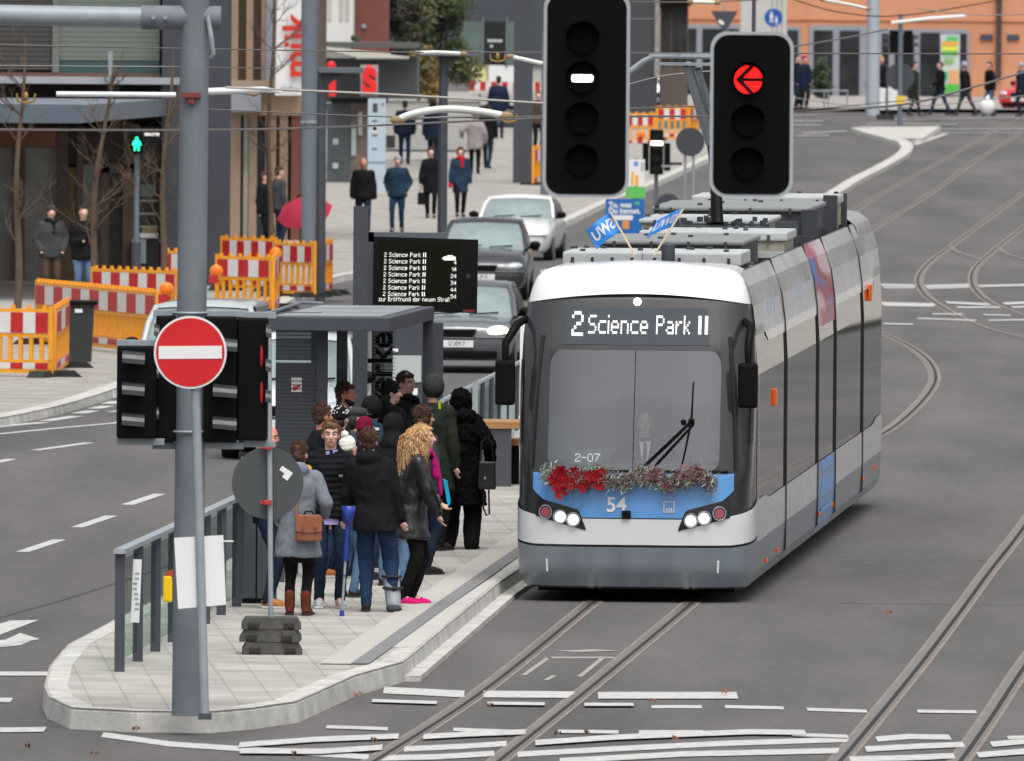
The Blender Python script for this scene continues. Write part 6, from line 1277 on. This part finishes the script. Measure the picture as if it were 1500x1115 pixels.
K = B_('kiosk', 'grey kiosk with a slatted pergola roof and louvred side wall', 540, 404, 'kiosk'); K.box('wall', 467, 552, 88, 152, bld('kiosk_dark', c(72, 74, 76)), .4, 3); lw_ = K.box('louvre_wall', 548, 612, 84, 146, bld('kiosk_louvre', c(92, 96, 100)), .2, 3)
for k in range(14): K.box('louvre', 549 + k * 4.5, 550.5 + k * 4.5, 86, 145, bld('louvre_dark', c(62, 66, 70)), .17, .05, lw_)
K.box('roof', 462, 612, 64, 72, bld('kiosk_roof', c(84, 84, 80)), -.5, 4)
for k in range(7): 
    b = MB(); b.tube([(K.lx(466 + k * 9), -.6 - k * .02, K.lz(72 + k * 2.4)), (K.lx(598 - (6 - k) * 9), -.6 - k * .02, K.lz(79 + k * .8 + (2 if k > 3 else 0)))], .045, 5); b.build('slat', bld('slat', c(158, 156, 146)), K.o)
K.box('canopy_edge', 484, 566, 146, 153, m_black, -.8, 2.5); K.box('glazed_front', 478, 512, 153, 330, bld('kiosk_front', c(76, 84, 88), .3), .1, .5); K.box('glazed_front', 512, 540, 153, 330, bld('kiosk_warm', c(122, 108, 98), .5, .5, 2), .15, .5)
for (x0, x1_, y0, y1) in ((487, 495, 205, 214), (487, 495, 241, 249), (514, 521, 190, 230), (524, 530, 165, 200)): K.box('poster', x0, x1_, y0, y1, m_post, .05, .04)
for nm, lbl, px, w_ in (('bank_sign', 'red bank sign with an S emblem and a dot on the kiosk wall', 541, 13), ('bank_sign', 'narrow red bank sign with a round dot beside the grey street lamp', 487, 5)):
    Ys = 400; o = thing(nm, lbl, 'sign', P(px, 118, Ys)); mr = M('bank_red', c(224, 26, 30), .45); s_ = Ys / F
    b = MB(); b.box((0, .05, 0), (w_ * 2 * s_, .12, 46 * s_)); b.build('panel', M('sign_panel_grey', c(150, 152, 152), .5) if w_ > 8 else mr, o)
    b = MB(); b.sph((0 if w_ > 8 else -.03, -.08, 16 * s_ if w_ > 8 else 22 * s_), (6.5 * s_, .1, 6.5 * s_)); b.build('dot', mr, o, smooth=True)
    if w_ > 8: text('emblem', 'S', 46 * s_, mr, o, (0, -.1, -3 * s_), (R(90), 0, 0), .08, sx=.95, bold=.05)
E = B_('office_building', 'dark grey building with green-tinted windows behind the tree', 720, 482); E.box('wall', 600, 800, -90, 95, bld('office_dark', c(62, 66, 76), .6, .06), 0, 6)
for (x0, x1_, y0, y1, mt) in ((668, 704, 32, 96, m_wg3), (707, 739, 32, 92, M('shop_black', c(28, 30, 32), .3)), (742, 752, 32, 96, m_wg3)): E.box('window', x0, x1_, y0, y1, mt, -.06, .1)
for x in (664, 704, 739, 752): E.box('frame', x, x + 3, 26, 98, bld('office_frame', c(98, 104, 112)), -.10, .12)
E.box('lower_wall', 690, 800, 95, 150, bld('office_low', c(178, 176, 172)), .1, 3); E.box('poster', 714, 756, 96, 120, m_signwhite, -.05, .1); E.box('poster', 690, 712, 96, 120, bld('cream', c(214, 206, 150)), -.05, .1)
tx = E.box('window_lettering', 712, 734, 58, 62, m_post, -.08, .015); E.box('window_lettering', 716, 720, 66, 70, m_post, -.08, .015)
rwb = B_('barrier_fence', 'red and white boards along the pavement before the dark grey building', 740, 474, 'barrier'); 
for k, x in enumerate(range(686, 800, 8)): rwb.box('board', x, x + 8, 120, 133, m_bred if k % 2 == 0 else m_brd, 0, .08)
rwb.box('rail', 686, 800, 133, 137, m_brd, 0.02, .06); rwb.box('post', 700, 703, 120, 158, m_galv, .1, .06); rwb.box('post', 770, 773, 120, 158, m_galv, .1, .06)
W2 = B_('pale_building', 'pale rendered wall strip beside the dark pillar', 790, 490); W2.box('wall', 776, 815, -90, 150, bld('pale_render', c(196, 190, 184), .8, .05), -.3, 3); W2.box('base', 776, 815, 150, 168, m_conc, -.35, 3); W3 = B_('white_pier', 'short white pier above the tree crown', 648, 470); W3.box('wall', 630, 664, -90, 26, bld('white_render', c(206, 204, 202)), 0, 1)
b = MB(); 
PW = B_('planter_wall', 'pale concrete planter wall under the trailing tree', 640, 442, 'wall'); PW.box('wall', 560, 700, 148, 219, M('planter_concrete', c(160, 160, 156), .85, 0, .08, 1), 0, 2); PW.box('vent', 565, 578, 200, 218, m_dark, -.02, .05); PW.box('coping', 558, 702, 144, 149, m_conc, -.06, 2.1)
Gb = B_('corner_building', 'dark corner building with a glazed bay behind the left hanging signal', 940, 500); Gb.box('wall', 880, 962, -90, 170, bld('corner_dark', c(64, 64, 70), .6, .08), 0, 5); Gb.box('pebble_strip', 957, 965, -90, 110, M('pebbledash', c(150, 144, 138), .9, 0, .6, 14), -.1, .4)
Gb.box('bay', 965, 1006, -90, 165, bld('bay_brown', c(92, 80, 72), .5), .2, 3); 
for (x0, x1_, y0, y1) in ((969, 980, 10, 90), (984, 994, 10, 90), (997, 1004, 10, 90)): Gb.box('window', x0, x1_, y0, y1, m_wg, .1, .12)
Gb.box('bay_roof', 964, 1010, -4, 7, m_black, -.2, 1)
# orange building
O = B_('orange_building', 'orange rendered building with dark shop windows in grey frames at the far crossing', 1250, 536)
mo_ = M('orange_render', c(196, 140, 108), .9, 0, .08, .6, .1, 10, spec=.1); m_gfr = bld('grey_frame', c(136, 140, 150), .6, .05)
O.box('wall', 995, 1700, -90, 172, mo_, 0, 10); O.box('string_course', 995, 1700, 23, 26, bld('course', c(196, 132, 98)), -.06, .1)
for (x0, x1_, y0) in ((1004, 1084, 34), (1145, 1171, 36), (1184, 1267, 34), (1284, 1418, 38)): O.box('frame', x0, x1_, y0, 166, m_gfr, -.12, .2)
for (x0, x1_, y0, y1) in ((1006, 1018, 40, 150), (1027, 1058, 40, 160), (1064, 1080, 40, 160), (1152, 1167, 41, 150), (1190, 1218, 41, 138), (1228, 1257, 41, 138), (1290, 1300, 45, 150), (1309, 1337, 45, 165), (1346, 1374, 43, 165), (1404, 1414, 44, 150)): O.box('shop_window', x0, x1_, y0, y1, m_wg, -.16, .1)
O.box('downpipe', 1457, 1465, -90, 110, bld('downpipe_dark', c(66, 54, 50)), -.2, .15); O.box('wall_joint', 1180, 1181, -90, 35, bld('course', c(196, 132, 98)), -.02, .05)
for x in (1434, 1473): O.box('street_name_plate', x, x + 18, 45, 53, bld('plate_blue', c(64, 66, 84)), -.08, .05)
gbn = O.box('poster_column', 1376, 1404, 46, 134, M('poster_pale', c(188, 196, 190), .5), -.3, .06)
for (x0, x1_, y0, y1, col) in ((1384, 1401, 48, 56, (90, 180, 110)), (1378, 1401, 56, 62, (220, 160, 70)), (1378, 1401, 63, 69, (214, 220, 70)), (1378, 1401, 70, 76, (96, 186, 70)), (1381, 1395, 80, 88, (130, 170, 110)), (1388, 1403, 98, 118, (206, 160, 110)), (1384, 1403, 118, 131, (74, 176, 60)), (1378, 1386, 100, 112, (40, 160, 110))): O.box('poster_print', x0, x1_, y0, y1, M('pp_%d_%d_%d' % col, c(*col), .5), -.33, .02, gbn)
pc = B_('column', 'pale grey fluted column carrying the blue pedestrian sign', 1118, 514, 'column'); pc.box('shaft', 1083, 1150, -90, 172, M('pale_column', c(192, 190, 186), .7, 0, .05, 1), 0, 1.4)
for x in (1103, 1128, 1135, 1142): pc.box('flute', x, x + 1.6, -90, 165, bld('flute', c(150, 148, 146)), -.02, .03)
p = P(1133, 26, 512); bs = thing('pedestrian_sign', 'round blue sign with a white adult and child on the pale column', 'traffic sign', p); b = MB(); b.cyl((0, 0, 0), (0, .03, 0), .31, .31, 32); b.build('disc', M('sign_blue', c(20, 84, 168), .4), bs)
def stick(o, x, z, k):
    b = MB(); b.cyl((x, -.012, z + .13 * k), (x, -.004, z + .13 * k), .035 * k, n=12); b.prism([(x - .05 * k, z + .08 * k), (x + .05 * k, z + .08 * k), (x + .06 * k, z - .06 * k), (x - .06 * k, z - .06 * k)], 'y', -.012, -.004); b.box((x - .03 * k, -.008, z - .14 * k), (.035 * k, .008, .18 * k), ry=.15); b.box((x + .035 * k, -.008, z - .14 * k), (.035 * k, .008, .18 * k), ry=-.2); b.build('figure', m_signwhite, o)
stick(bs, -.07, .05, 1.0); stick(bs, .10, -.07, .75)
ts = thing('yield_sign', 'back of a triangular yield sign above the right hanging signal', 'traffic sign', (X_at(1059, 470), 470, T(470))); zz = Z_at(28, 470) - T(470); b = MB(); b.prism([(-.42, zz + .30), (.42, zz + .30), (.03, zz - .38), (-.03, zz - .38)], 'y', 0, .02); b.build('plate', M('sign_back_dark', c(78, 82, 88), .5), ts); b = MB(); b.cyl((0, .06, 0), (0, .06, zz + .5), .035); b.build('post', m_galv2, ts)
b = MB(); b.box((-.1, -.02, zz - .05), (.18, .01, .1), ry=.7); b.build('sticker', m_signwhite, ts)
pole('overhead_mast', 'pale grey-blue overhead line mast in front of the orange building', 'mast', 1277, -90, 506, 21, M('pale_mast', c(168, 176, 186), .5, .1, .05, 3), 17)
bs_ = thing('backdrop_block', 'distant plain grey building block behind the street', 'building', (0, 575, T(575))); b = MB(); b.bb(-60, 14, 0, 6, -1, 16); b.build('wall', bld('far_grey', c(140, 138, 136)), bs_)
# traffic signal on the island at the far crossing
g = G(1318, 189); o = thing('traffic_light', 'dark traffic light seen from behind on the far traffic island', 'traffic light', (g.x, g.y, T(g.y) + .13)); Yi = g.y; zq = lambda y: Z_at(y, Yi) - o.location.z; xq = lambda x: X_at(x, Yi) - g.x
b = MB(); b.cyl((0, 0, 0), (0, 0, zq(16)), .085, .075, 14); b.build('post', m_bluegrey, o, smooth=True)
for s_ in (-1, 1):
    b = MB(); b.bb(xq(1318 + s_ * 4), xq(1318 + s_ * 17), .05, .3, zq(74), zq(40), bev=.02); b.build('housing', m_black, o)
    for k in range(2): b = MB(); b.box((xq(1318 + s_ * 21), .15, zq(50 + 11 * k)), (.18, .25, .12)); b.build('visor', m_anth, o)
b = MB(); b.cyl((0, .12, zq(108)), (0, .14, zq(108)), .46, .46, 30); b.build('round_sign', M('sign_back_dark', c(78, 82, 88), .5), o)
b = MB(); b.bb(xq(1311), xq(1324), -.12, -.08, zq(150), zq(136)); b.build('yellow_box', M('box_yellow', c(226, 190, 60), .5), o)
b = MB(); b.tube([(xq(1303), -.2, zq(29)), (xq(1360), -.2, zq(22)), (xq(1412), -.2, zq(18))], .05, 8); b.build('bracket_rod', m_white, o)
g2 = G(1297, 181); mb_ = thing('sign_base', 'black rubber sign foot on the far traffic island', 'sign base', (g2.x, g2.y, T(g2.y) + .12)); 
for k in range(2): b = MB(); b.bb(-.3, .3, -.2, .2, .09 * k, .09 * k + .085, bev=.02); b.build('plate', m_rubber, mb_)
# mobility scooter with white front panel
g = G(1296, 168); ms = thing('mobility_scooter', 'small white covered mobility scooter with an orange light at the far crossing', 'scooter', (g.x, g.y, T(g.y) + .02)); Ys = g.y; zq = lambda y: Z_at(y, Ys) - ms.location.z; xq = lambda x: X_at(x, Ys) - g.x
b = MB(); b.bb(xq(1276), xq(1296), -.05, .1, zq(157), zq(125), bev=.03); b.bb(xq(1297), xq(1316), .1, .25, zq(157), zq(124), bev=.03); b.build('front_panel', m_white, ms)
b = MB(); b.tube([(xq(1277), 0, zq(125)), (xq(1277), 0, zq(92)), (xq(1298), 0, zq(91)), (xq(1298), 0, zq(170))], .03, 6); b.build('windscreen_frame', m_anth, ms)
b = MB(); b.bb(xq(1268), xq(1316), .0, 1.2, zq(170), zq(160)); b.build('deck', m_black, ms)
for x in (1270, 1290, 1312): b = MB(); b.cyl((xq(x) - .05, .3, .2), (xq(x) + .05, .3, .2), .2, n=16); b.build('wheel', m_tyre, ms)
b = MB(); b.sph((xq(1272), -.05, zq(146)), (.11, .08, .15)); b.build('indicator', M('indicator_lit', c(255, 170, 80), .3, emit=(1, .5, .12), es=2.0), ms)
b = MB(); b.box((xq(1270), 0, zq(120)), (.16, .1, .25), rz=.3); b.build('mirror', m_anth, ms)
for i, x in enumerate((1196, 1224)):
    g = G(x, 164); o = thing('bike_stand', ('left', 'right')[i] + 'hand grey tubular bike stand before the orange building', 'bike stand', (g.x, g.y, T(g.y) + .1)); o['label'] = ('grey tubular bike stand nearer the pale column', 'grey tubular bike stand nearer the white scooter')[i]
    b = MB(); b.tube([(-.4, 0, 0), (-.4, 0, .62), (.4, 0, .62), (.4, 0, 0)], .035, 6); b.build('tube', m_galv2, o)
# ================================================================ trees
m_bark = M('bark', c(92, 74, 60), .9, 0, .3, 8, .4, 20)
def bare_tree(label, px, Y, ph, lean, seed):
    random.seed(seed); g = (X_at(px, Y), Y, T(Y) + .1); o = thing('bare_tree', label, 'tree', g, 0, 'bare young street trees')
    H_ = Z_at(ph, Y) - g[2]; b = MB(); tr = [Vector((lean * t * t + .04 * math.sin(t * 9), .05 * math.sin(t * 7), H_ * t)) for t in np.linspace(0, 1, 12)]; b.tube(tr, [.075 * (1 - .75 * i / 11) for i in range(12)], 8); b.build('trunk', m_bark, o, smooth=True)
    b = MB()
    def br(p, d, ln, r, lv):
        pts = [p]; q = p.copy(); dd = d.copy()
        for k in range(5): dd = (dd + Vector((random.gauss(0, .16), random.gauss(0, .16), .07))).normalized(); q = q + dd * ln / 5; pts.append(q.copy())
        b.tube(pts, [r * (1 - .15 * k) for k in range(6)], 4)
        if lv > 0:
            for _ in range(4): s_ = random.choice(pts[1:]); nd = (dd + Vector((random.gauss(0, .7), random.gauss(0, .7), random.gauss(.1, .4)))).normalized(); br(s_, nd, ln * .6, r * .5, lv - 1)
    for k in range(15): t = random.uniform(.32, 1); p = tr[int(t * 11)]; a = random.uniform(0, 6.28); br(p, Vector((math.cos(a), math.sin(a), random.uniform(.3, 1.1))).normalized(), random.uniform(.5, 1.0) * (1.3 - t * .6), .016, 2)
    b.build('crown', m_bark, o)
bare_tree('bare young tree at the left picture edge before the canopy', 25, 262, 60, .1, 1); bare_tree('bare young tree leaning beside the man in the black jacket', 134, 259, 95, .35, 2); bare_tree('bare young tree in front of the dark corner pier', 238, 262, 70, .15, 3); bare_tree('slender bare tree with fine twigs before the white banner', 394, 300, 0, .05, 4)
def leafy(name, label, cen, rad, n, cols, seed, size=.10, trunk=True, taper=0):
    random.seed(seed); cen = Vector(cen); o = thing(name, label, 'tree' if trunk else 'plant', (cen.x, cen.y, T(cen.y))); base = Vector(o.location)
    if trunk:
        b = MB(); b.tube([(.2, .3, 0), (.1, .25, (cen.z - base.z) * .5), (0, 0, cen.z - base.z)], [.16, .12, .06], 8)
        for k in range(7): a = k * .9; b.tube([(0.1, .2, (cen.z - base.z) * .6), (rad[0] * .5 * math.cos(a), rad[1] * .5 * math.sin(a), cen.z - base.z + rad[2] * .3 * math.sin(k))], [.06, .02], 6)
        b.build('trunk', m_bark, o, smooth=True)
    clumps = []
    for _ in range(34):
        while True:
            p = Vector((random.uniform(-1, 1), random.uniform(-1, 1), random.uniform(-1, 1)))
            if p.length < 1: break
        clumps.append((Vector((p.x * rad[0] * (1 - taper * p.z), p.y * rad[1], p.z * rad[2])), random.uniform(.28, .5) * min(rad), random.randrange(len(cols))))
    bs_ = [MB() for _ in cols]
    for _ in range(n):
        c0, r0, ci = random.choice(clumps); d = Vector((random.gauss(0, 1), random.gauss(0, 1), random.gauss(0, 1))).normalized(); p = cen - base + c0 + d * r0 * random.uniform(.6, 1.1)
        u_ = Vector((random.gauss(0, 1), random.gauss(0, 1), random.gauss(0, 1))).normalized(); v_ = u_.orthogonal().normalized(); s_ = size * random.uniform(.6, 1.3); bs_[ci if random.random() < .8 else random.randrange(len(cols))].face([p - u_ * s_, p + v_ * s_ * .5, p + u_ * s_, p - v_ * s_ * .5])
    for b, (nm, col) in zip(bs_, cols): b.build('crown', M(nm, col, .6, 0, .3, 3), o)
    return o
LC = [('leaf_dark', (.022, .036, .014)), ('leaf_green', (.045, .07, .022)), ('leaf_olive', (.085, .085, .03))]
cz = P(630, 55, 428); leafy('tree', 'dense green tree hanging over the planter wall beside the kiosk', cz, (1.25, 1.2, 1.45), 9000, LC, 8, .085)
cz = P(618, 108, 424); leafy('climbing_plant', 'yellowing autumn climber on the louvred kiosk wall', cz, (.55, .5, .75), 2600, [('leaf_yellow', (.24, .16, .04)), ('leaf_ochre', (.14, .09, .03)), ('leaf_olive', (.085, .085, .03))], 9, .07, False)
cz = P(588, 30, 422); leafy('climbing_plant', 'brown twiggy climber against the dark red brick wall', cz, (.65, .4, 1.0), 2600, [('leaf_brown', (.05, .035, .025)), ('leaf_dark', (.022, .036, .014))], 10, .07, False)
cz = P(1203, 112, 530); leafy('shrub', 'dark potted conifer shrub in front of the shop window', cz, (.36, .36, .7), 1500, LC[:2], 12, .06, True, .6)
# ================================================================ pedestrians in the distance
BG = 'pedestrians in the distance'
def bgp(label, px, foot, rot, Y=None, head=None, H=1.75, **k):
    if Y is None: g = G(px, foot, .12); Y = g.y
    k['bulk'] = max(k.get('bulk', 1.0), 1.0) * 1.10; return person(label, (X_at(px, Y), Y, T(Y) + .12), rot, H * 1.02, group=BG, vox=.024, **k)
walk = dict(feet=((.10, -.22), (-.10, .20)))
bgp('person in a grey padded vest with a dark scarf standing before the shop window', 75, 0, 10, Y=279, jk='greyd', legs='brown', hair=('short', 'hairgr'), hat=('beanie', 'greyd'), scarf='black', lh=(.2, -.12, .95), rh=(-.2, -.12, .95), bulk=1.15)
bgp('man in a black jacket and grey jeans beside the leaning bare tree', 122, 0, 12, Y=276, H=1.8, jk='black', legs='jeansl', hair=('short', 'haird'), lh=(.2, -.1, .95), rh=(-.05, -.22, 1.15), bulk=1.1)
bgp('person in black standing under the pilasters left of the umbrella', 388, 0, 60, Y=331, jk='black', legs='trouser', hair=('short', 'hairb'), bulk=1.1)
bgp('person in dark clothes behind the slender bare tree', 408, 0, 120, Y=338, jk='greyd', legs='jeansd', hair=('short', 'haird'))
um = bgp('person in dark clothes under the pink umbrella', 446, 0, 150, Y=333, H=1.46, jk='black', legs='jeansd', hem=.7, lh=(.05, -.22, 1.3))
uo = thing('umbrella', 'open pink-red umbrella held above the yellow barriers', 'umbrella', P(446, 311, 332.2)); b = MB(); rings = []
tl = Euler((.55, -.25, 0)).to_matrix()
for t in np.linspace(0.02, 1, 7):
    r = []
    for k in range(32): a = 2 * math.pi * k / 32; sc = 1 - .07 * abs(math.sin(a * 4)) * t; r.append(tl @ Vector((.63 * t * sc * math.cos(a), .63 * t * sc * math.sin(a), .30 * (1 - t * t) - .03 * abs(math.sin(a * 4)) * t)))
    rings.append(r)
b.loft(rings, cap=False); b.face(rings[0]); b.build('canopy', M('umbrella_pink', c(158, 22, 52), .8, 0, .1, 4), uo, smooth=True)
b = MB(); b.tube([tl @ Vector((0, 0, .3)), tl @ Vector((0, 0, -.6))], .012); b.build('shaft', m_black, uo)
bgp('bald man in a black jacket walking towards the camera', 532, 345, 4, jk='black', legs='jeansd', hair=('balding', 'haird'), skin=SKIN2, bulk=1.15, **walk)
bgp('man in a grey beanie, navy jacket and jeans walking beside the bald man', 582, 341, -6, jk='navy2', legs='jeans', hair=('none', 'haird'), hat=('beanie', 'hatgr'), bulk=1.15, lh=(.2, -.05, .98), rh=(-.2, -.05, .98), feet=((.1, .1), (-.1, -.15)))
bgp('person in a dark jacket and blue jeans walking away along the planter wall', 592, 241, 180, jk='navy', legs='jeans', hair=('short', 'haird'), bulk=1.1, **walk)
bgp('person in a navy coat walking away behind the tall grey lamp', 634, 243, 175, jk='navy', legs='jeansd', hair=('short', 'haird'), bulk=1.2, hem=.7, **walk)
kb = bgp('woman in a black coat carrying a bag beside the tall grey lamp', 631, 320, 0, H=1.68, jk='black', hem=.62, legs='tight', hair=('bob', 'haird'), lh=(.24, -.03, .85), feet=((.08, -.15), (-.08, .15)))
hb2 = thing('shopping_bag', 'black bag carried by the woman in the black coat', 'bag', P(620, 300, kb.location.y)); b = MB(); b.bb(-.14, .14, -.06, .06, 0, .3, bev=.02); b.build('bag_body', C_['black'], hb2); b = MB(); b.tube([(-.08, 0, .3), (-.06, 0, .48), (.06, 0, .48), (.08, 0, .3)], .012); b.build('handle', C_['black'], hb2)
bgp('woman in a navy coat with a bright red scarf and red glove', 674, 318, 5, H=1.66, jk='navy2', hem=.62, legs='tight', hair=('bob', 'hairb'), scarf='red', feet=((.08, .1), (-.08, -.12)), extras=lambda r, J: (lambda b: (b.sph(J['H'][-1] + Vector((0, 0, -.06)), (.055, .06, .08)), b.build('glove', C_['red'], r)))(MB()))
bgp('person in a pale taupe quilted jacket walking away up the pavement', 695, 255, 178, H=1.68, jk='taupe', hem=.7, legs='trouser', hair=('bob', 'hairgr'), bulk=1.15, lh=(.38, -.1, 1.05), rh=(-.3, -.05, .9), **walk)
bgp('person in black walking beside the pale quilted jacket', 713, 247, 165, jk='black', legs='jeansd', hair=('short', 'haird'), **walk)
bgp('person in a dark coat near the red and white boards', 729, 203, 180, H=1.85, jk='navy', hem=.8, legs='jeansd', hair=('short', 'haird'), bulk=1.2)
bgp('person in a brown jacket half hidden by the slim blue-grey mast', 787, 224, 20, jk='brown', legs='trouser', hair=('short', 'hairb'))
bgp('person in a pink hat with dark clothes right of the lit red signal', 1176, 160, 30, jk='navy', legs='trouser', hem=.6, hair=('none', 'haird'), hat=('beanie', 'pink'))
bgp('second dark-clothed person half behind the lit red signal', 1165, 158, 60, jk='black', legs='jeansd', hair=('short', 'haird'))
bgp('blond person in black sitting on the white mobility scooter', 1289, 166, 20, Y=ms.location.y + .8, H=1.78, jk='black', legs='trouser', hair=('bob', 'hairbl'))
bgp('person in a dark coat with hi-vis trim behind the island traffic light', 1337, 170, 100, jk='green', hem=.55, legs='jeansd', hair=('short', 'haird'), bulk=1.15, extras=lambda r, J: (lambda b: (b.tube([J['S'][1] + Vector((.09, 0, 0)), J['E'][1] + Vector((.08, 0, 0)), J['H'][1]], .025, 6), b.build('hi_vis_stripe', C_['hiviz'], r)))(MB()), **walk)
bgp('man in a black jacket and blue jeans walking left past the green poster', 1376, 170, -80, jk='black', legs='jeans', hair=('short', 'hairb'), lh=(.1, -.3, 1.0), feet=((.08, .33), (-.08, -.33)), yaw=0)
bgp('person in a plaid hood with a black backpack jacket', 1414, 171, -95, jk='black', legs='greyd', hair=('none', 'haird'), hat=('big', 'plaid'), lean=.08, feet=((.08, .36), (-.08, -.34)), bulk=1.15)
cp = bgp('person in a black jacket carrying a large white bag by the red car', 1450, 170, -60, jk='black', legs='jeansl', hair=('short', 'hairb'), lean=.05, feet=((.1, .1), (-.1, -.1)))
wb = thing('carrier_bag', 'large white carrier bag beside the red car', 'bag', P(1446, 168, cp.location.y - .4)); b = MB(); b.sph((0, 0, .26), (.27, .18, .28)); b.cap((0, 0, .45), .1, (.03, 0, .62), .05); remesh(b, 'bag_body', M('bag_white', c(226, 226, 228), .5, 0, .05, 4), wb, .03, 2)
bgp('person in navy at the right picture edge before the red car', 1494, 171, -90, jk='navy', legs='jeansd', hair=('none', 'haird'), hat=('beanie', 'hatgr'), bulk=1.15, hem=.7)
# ================================================================ overhead wires
def wire(label, pts, r=.010, sag=0.0, mat=None, name='overhead_wire'):
    P_ = [P(*p) for p in pts]; o = thing(name, label, 'wire', P_[0], 0, 'overhead wires'); q = smooth_curve([p - P_[0] for p in P_], 8) if len(P_) > 2 else [Vector((0, 0, 0)).lerp(P_[1] - P_[0], t) - Vector((0, 0, sag * 4 * t * (1 - t))) for t in np.linspace(0, 1, 14)]
    b = MB(); b.tube(q, r, 5); b.build('cable', mat or m_cable, o, smooth=True); return o
wire('span wire from the left edge past the mast to the tree, topmost at the left', [(-30, 65, 150), (260, 71, 152), (620, 77, 156)], .007)
wire('span wire running behind the hanging signals at the height of the white bar', [(600, 76, 158), (1050, 78, 165), (1540, 79, 172)], .008)
wire('span wire at canopy height crossing from the left edge to the tram mast', [(-30, 190, 130), (400, 189, 135), (830, 172, 140), (1100, 171, 145)], .010)
wire('thin span wire just above the canopy on the left', [(-30, 96, 190), (260, 98, 190), (400, 100, 192)], .008)
wire('thick blurred wire crossing in front of the kiosk canopy', [(330, 128, 118), (560, 138, 118), (810, 152, 118)], .010, mat=M('pale_cable', c(150, 146, 140), .5))
wire('wire below the kiosk canopy crossing to the hanging signal', [(300, 160, 150), (600, 172, 152), (800, 170, 154)], .007)
wire('dark wire behind the left hanging signal to the right hanging signal', [(820, 161, 160), (1060, 155, 165)], .009)
wire('contact wire rising towards the right picture edge past the red car', [(1180, 165, 210), (1323, 153, 214), (1400, 135, 218), (1520, 100, 222)], .016)
wire('pale wire from the signal board up to the overhead mast', [(1150, 70, 230), (1225, 58, 235), (1300, 43, 238)], .013)
wire('dark cable dipping in front of the orange facade', [(1150, -5, 300), (1230, 18, 302), (1330, 22, 304), (1520, -10, 306)], .012, mat=m_rubber)
wire('wire across the orange facade near the top right corner', [(1340, 12, 300), (1430, 22, 300), (1520, 20, 300)], .012)
wire('horizontal wire across the shop windows of the orange building', [(1150, 141, 300), (1300, 158, 300), (1520, 138, 300)], .010)
wire('wire low over the far crossing on the right', [(1160, 163, 260), (1340, 146, 262)], .010)
wire('wire above the tram pantograph between the two hanging signals', [(905, 128, 168), (980, 110, 168), (1100, 100, 168)], .009)
wire('thin wire across the top of the corner building', [(815, 2, 240), (1000, 3, 242), (1110, 0, 242)], .012); wire('thin wire just under the top wire at the corner building', [(815, 28, 240), (960, 28, 241)], .010)
def rod(label, pts, r, mat=m_white, ends=None):
    P_ = [P(*p) for p in pts]; o = thing('insulator_rod', label, 'insulator', P_[0], 0, 'insulator rods on the overhead wires'); b = MB(); b.tube(smooth_curve([p - P_[0] for p in P_], 6), r, 8); b.build('rod', mat, o, smooth=True)
    for p in (P_[0], P_[-1]): b = MB(); b.sph(p - P_[0], (r * 2.2, r * 1.2, r * 1.2)); b.build('end_fitting', M('insulator_brown', c(140, 118, 84), .6), o)
    return o
Mw = M('rod_pale', c(206, 208, 202), .45)
rod('curved pale insulator rod in front of the woman in the quilted jacket', [(583, 176, 140), (605, 167, 140), (650, 160, 140), (700, 163, 140), (740, 170, 140)], .035, Mw); wire('thin wire slung below the curved insulator rod', [(583, 177, 140), (640, 172, 140), (740, 171, 140)], .010)
rod('straight pale rod above the street lamp head behind the display', [(612, 78, 157), (640, 77, 157), (678, 79, 157)], .022, Mw); rod('pale strut between the slim mast and the gold fitting', [(748, 83, 200), (775, 89, 200), (798, 94, 200)], .03, Mw)
rod('thin pale rod right of the steel mast', [(300, 134, 140), (340, 134, 140), (372, 138, 140)], .02, m_galv2); rod('pale rod at the top beside the right hanging signal', [(1012, 3, 240), (1030, 3, 240), (1050, 4, 240)], .03, Mw); rod('pale rod at the top right of the pale column', [(1205, 0, 300), (1240, 6, 300), (1272, 13, 300)], .03, Mw)
for (x, y, Y, l_) in ((729, 84, 156, 'brass coloured wire fitting beside the straight pale rod'), (38, 143, 128.8, 'brass coloured wire fitting at the left end of the mast bracket'), (745, 172, 141, 'brass coloured wire fitting at the right end of the curved rod')):
    o = thing('wire_fitting', l_, 'fitting', P(x, y, Y), 0, 'brass wire fittings'); b = MB(); b.tube([(-.08, 0, .035), (-.07, 0, -.03), (0, 0, -.045), (.07, 0, -.03), (.08, 0, .035)], .011, 6); b.sph((0, 0, .01), (.022, .02, .04)); b.build('clamp', M('brass', c(150, 122, 62), .5, .3), o)

bpy.data.scenes.remove(TMP)
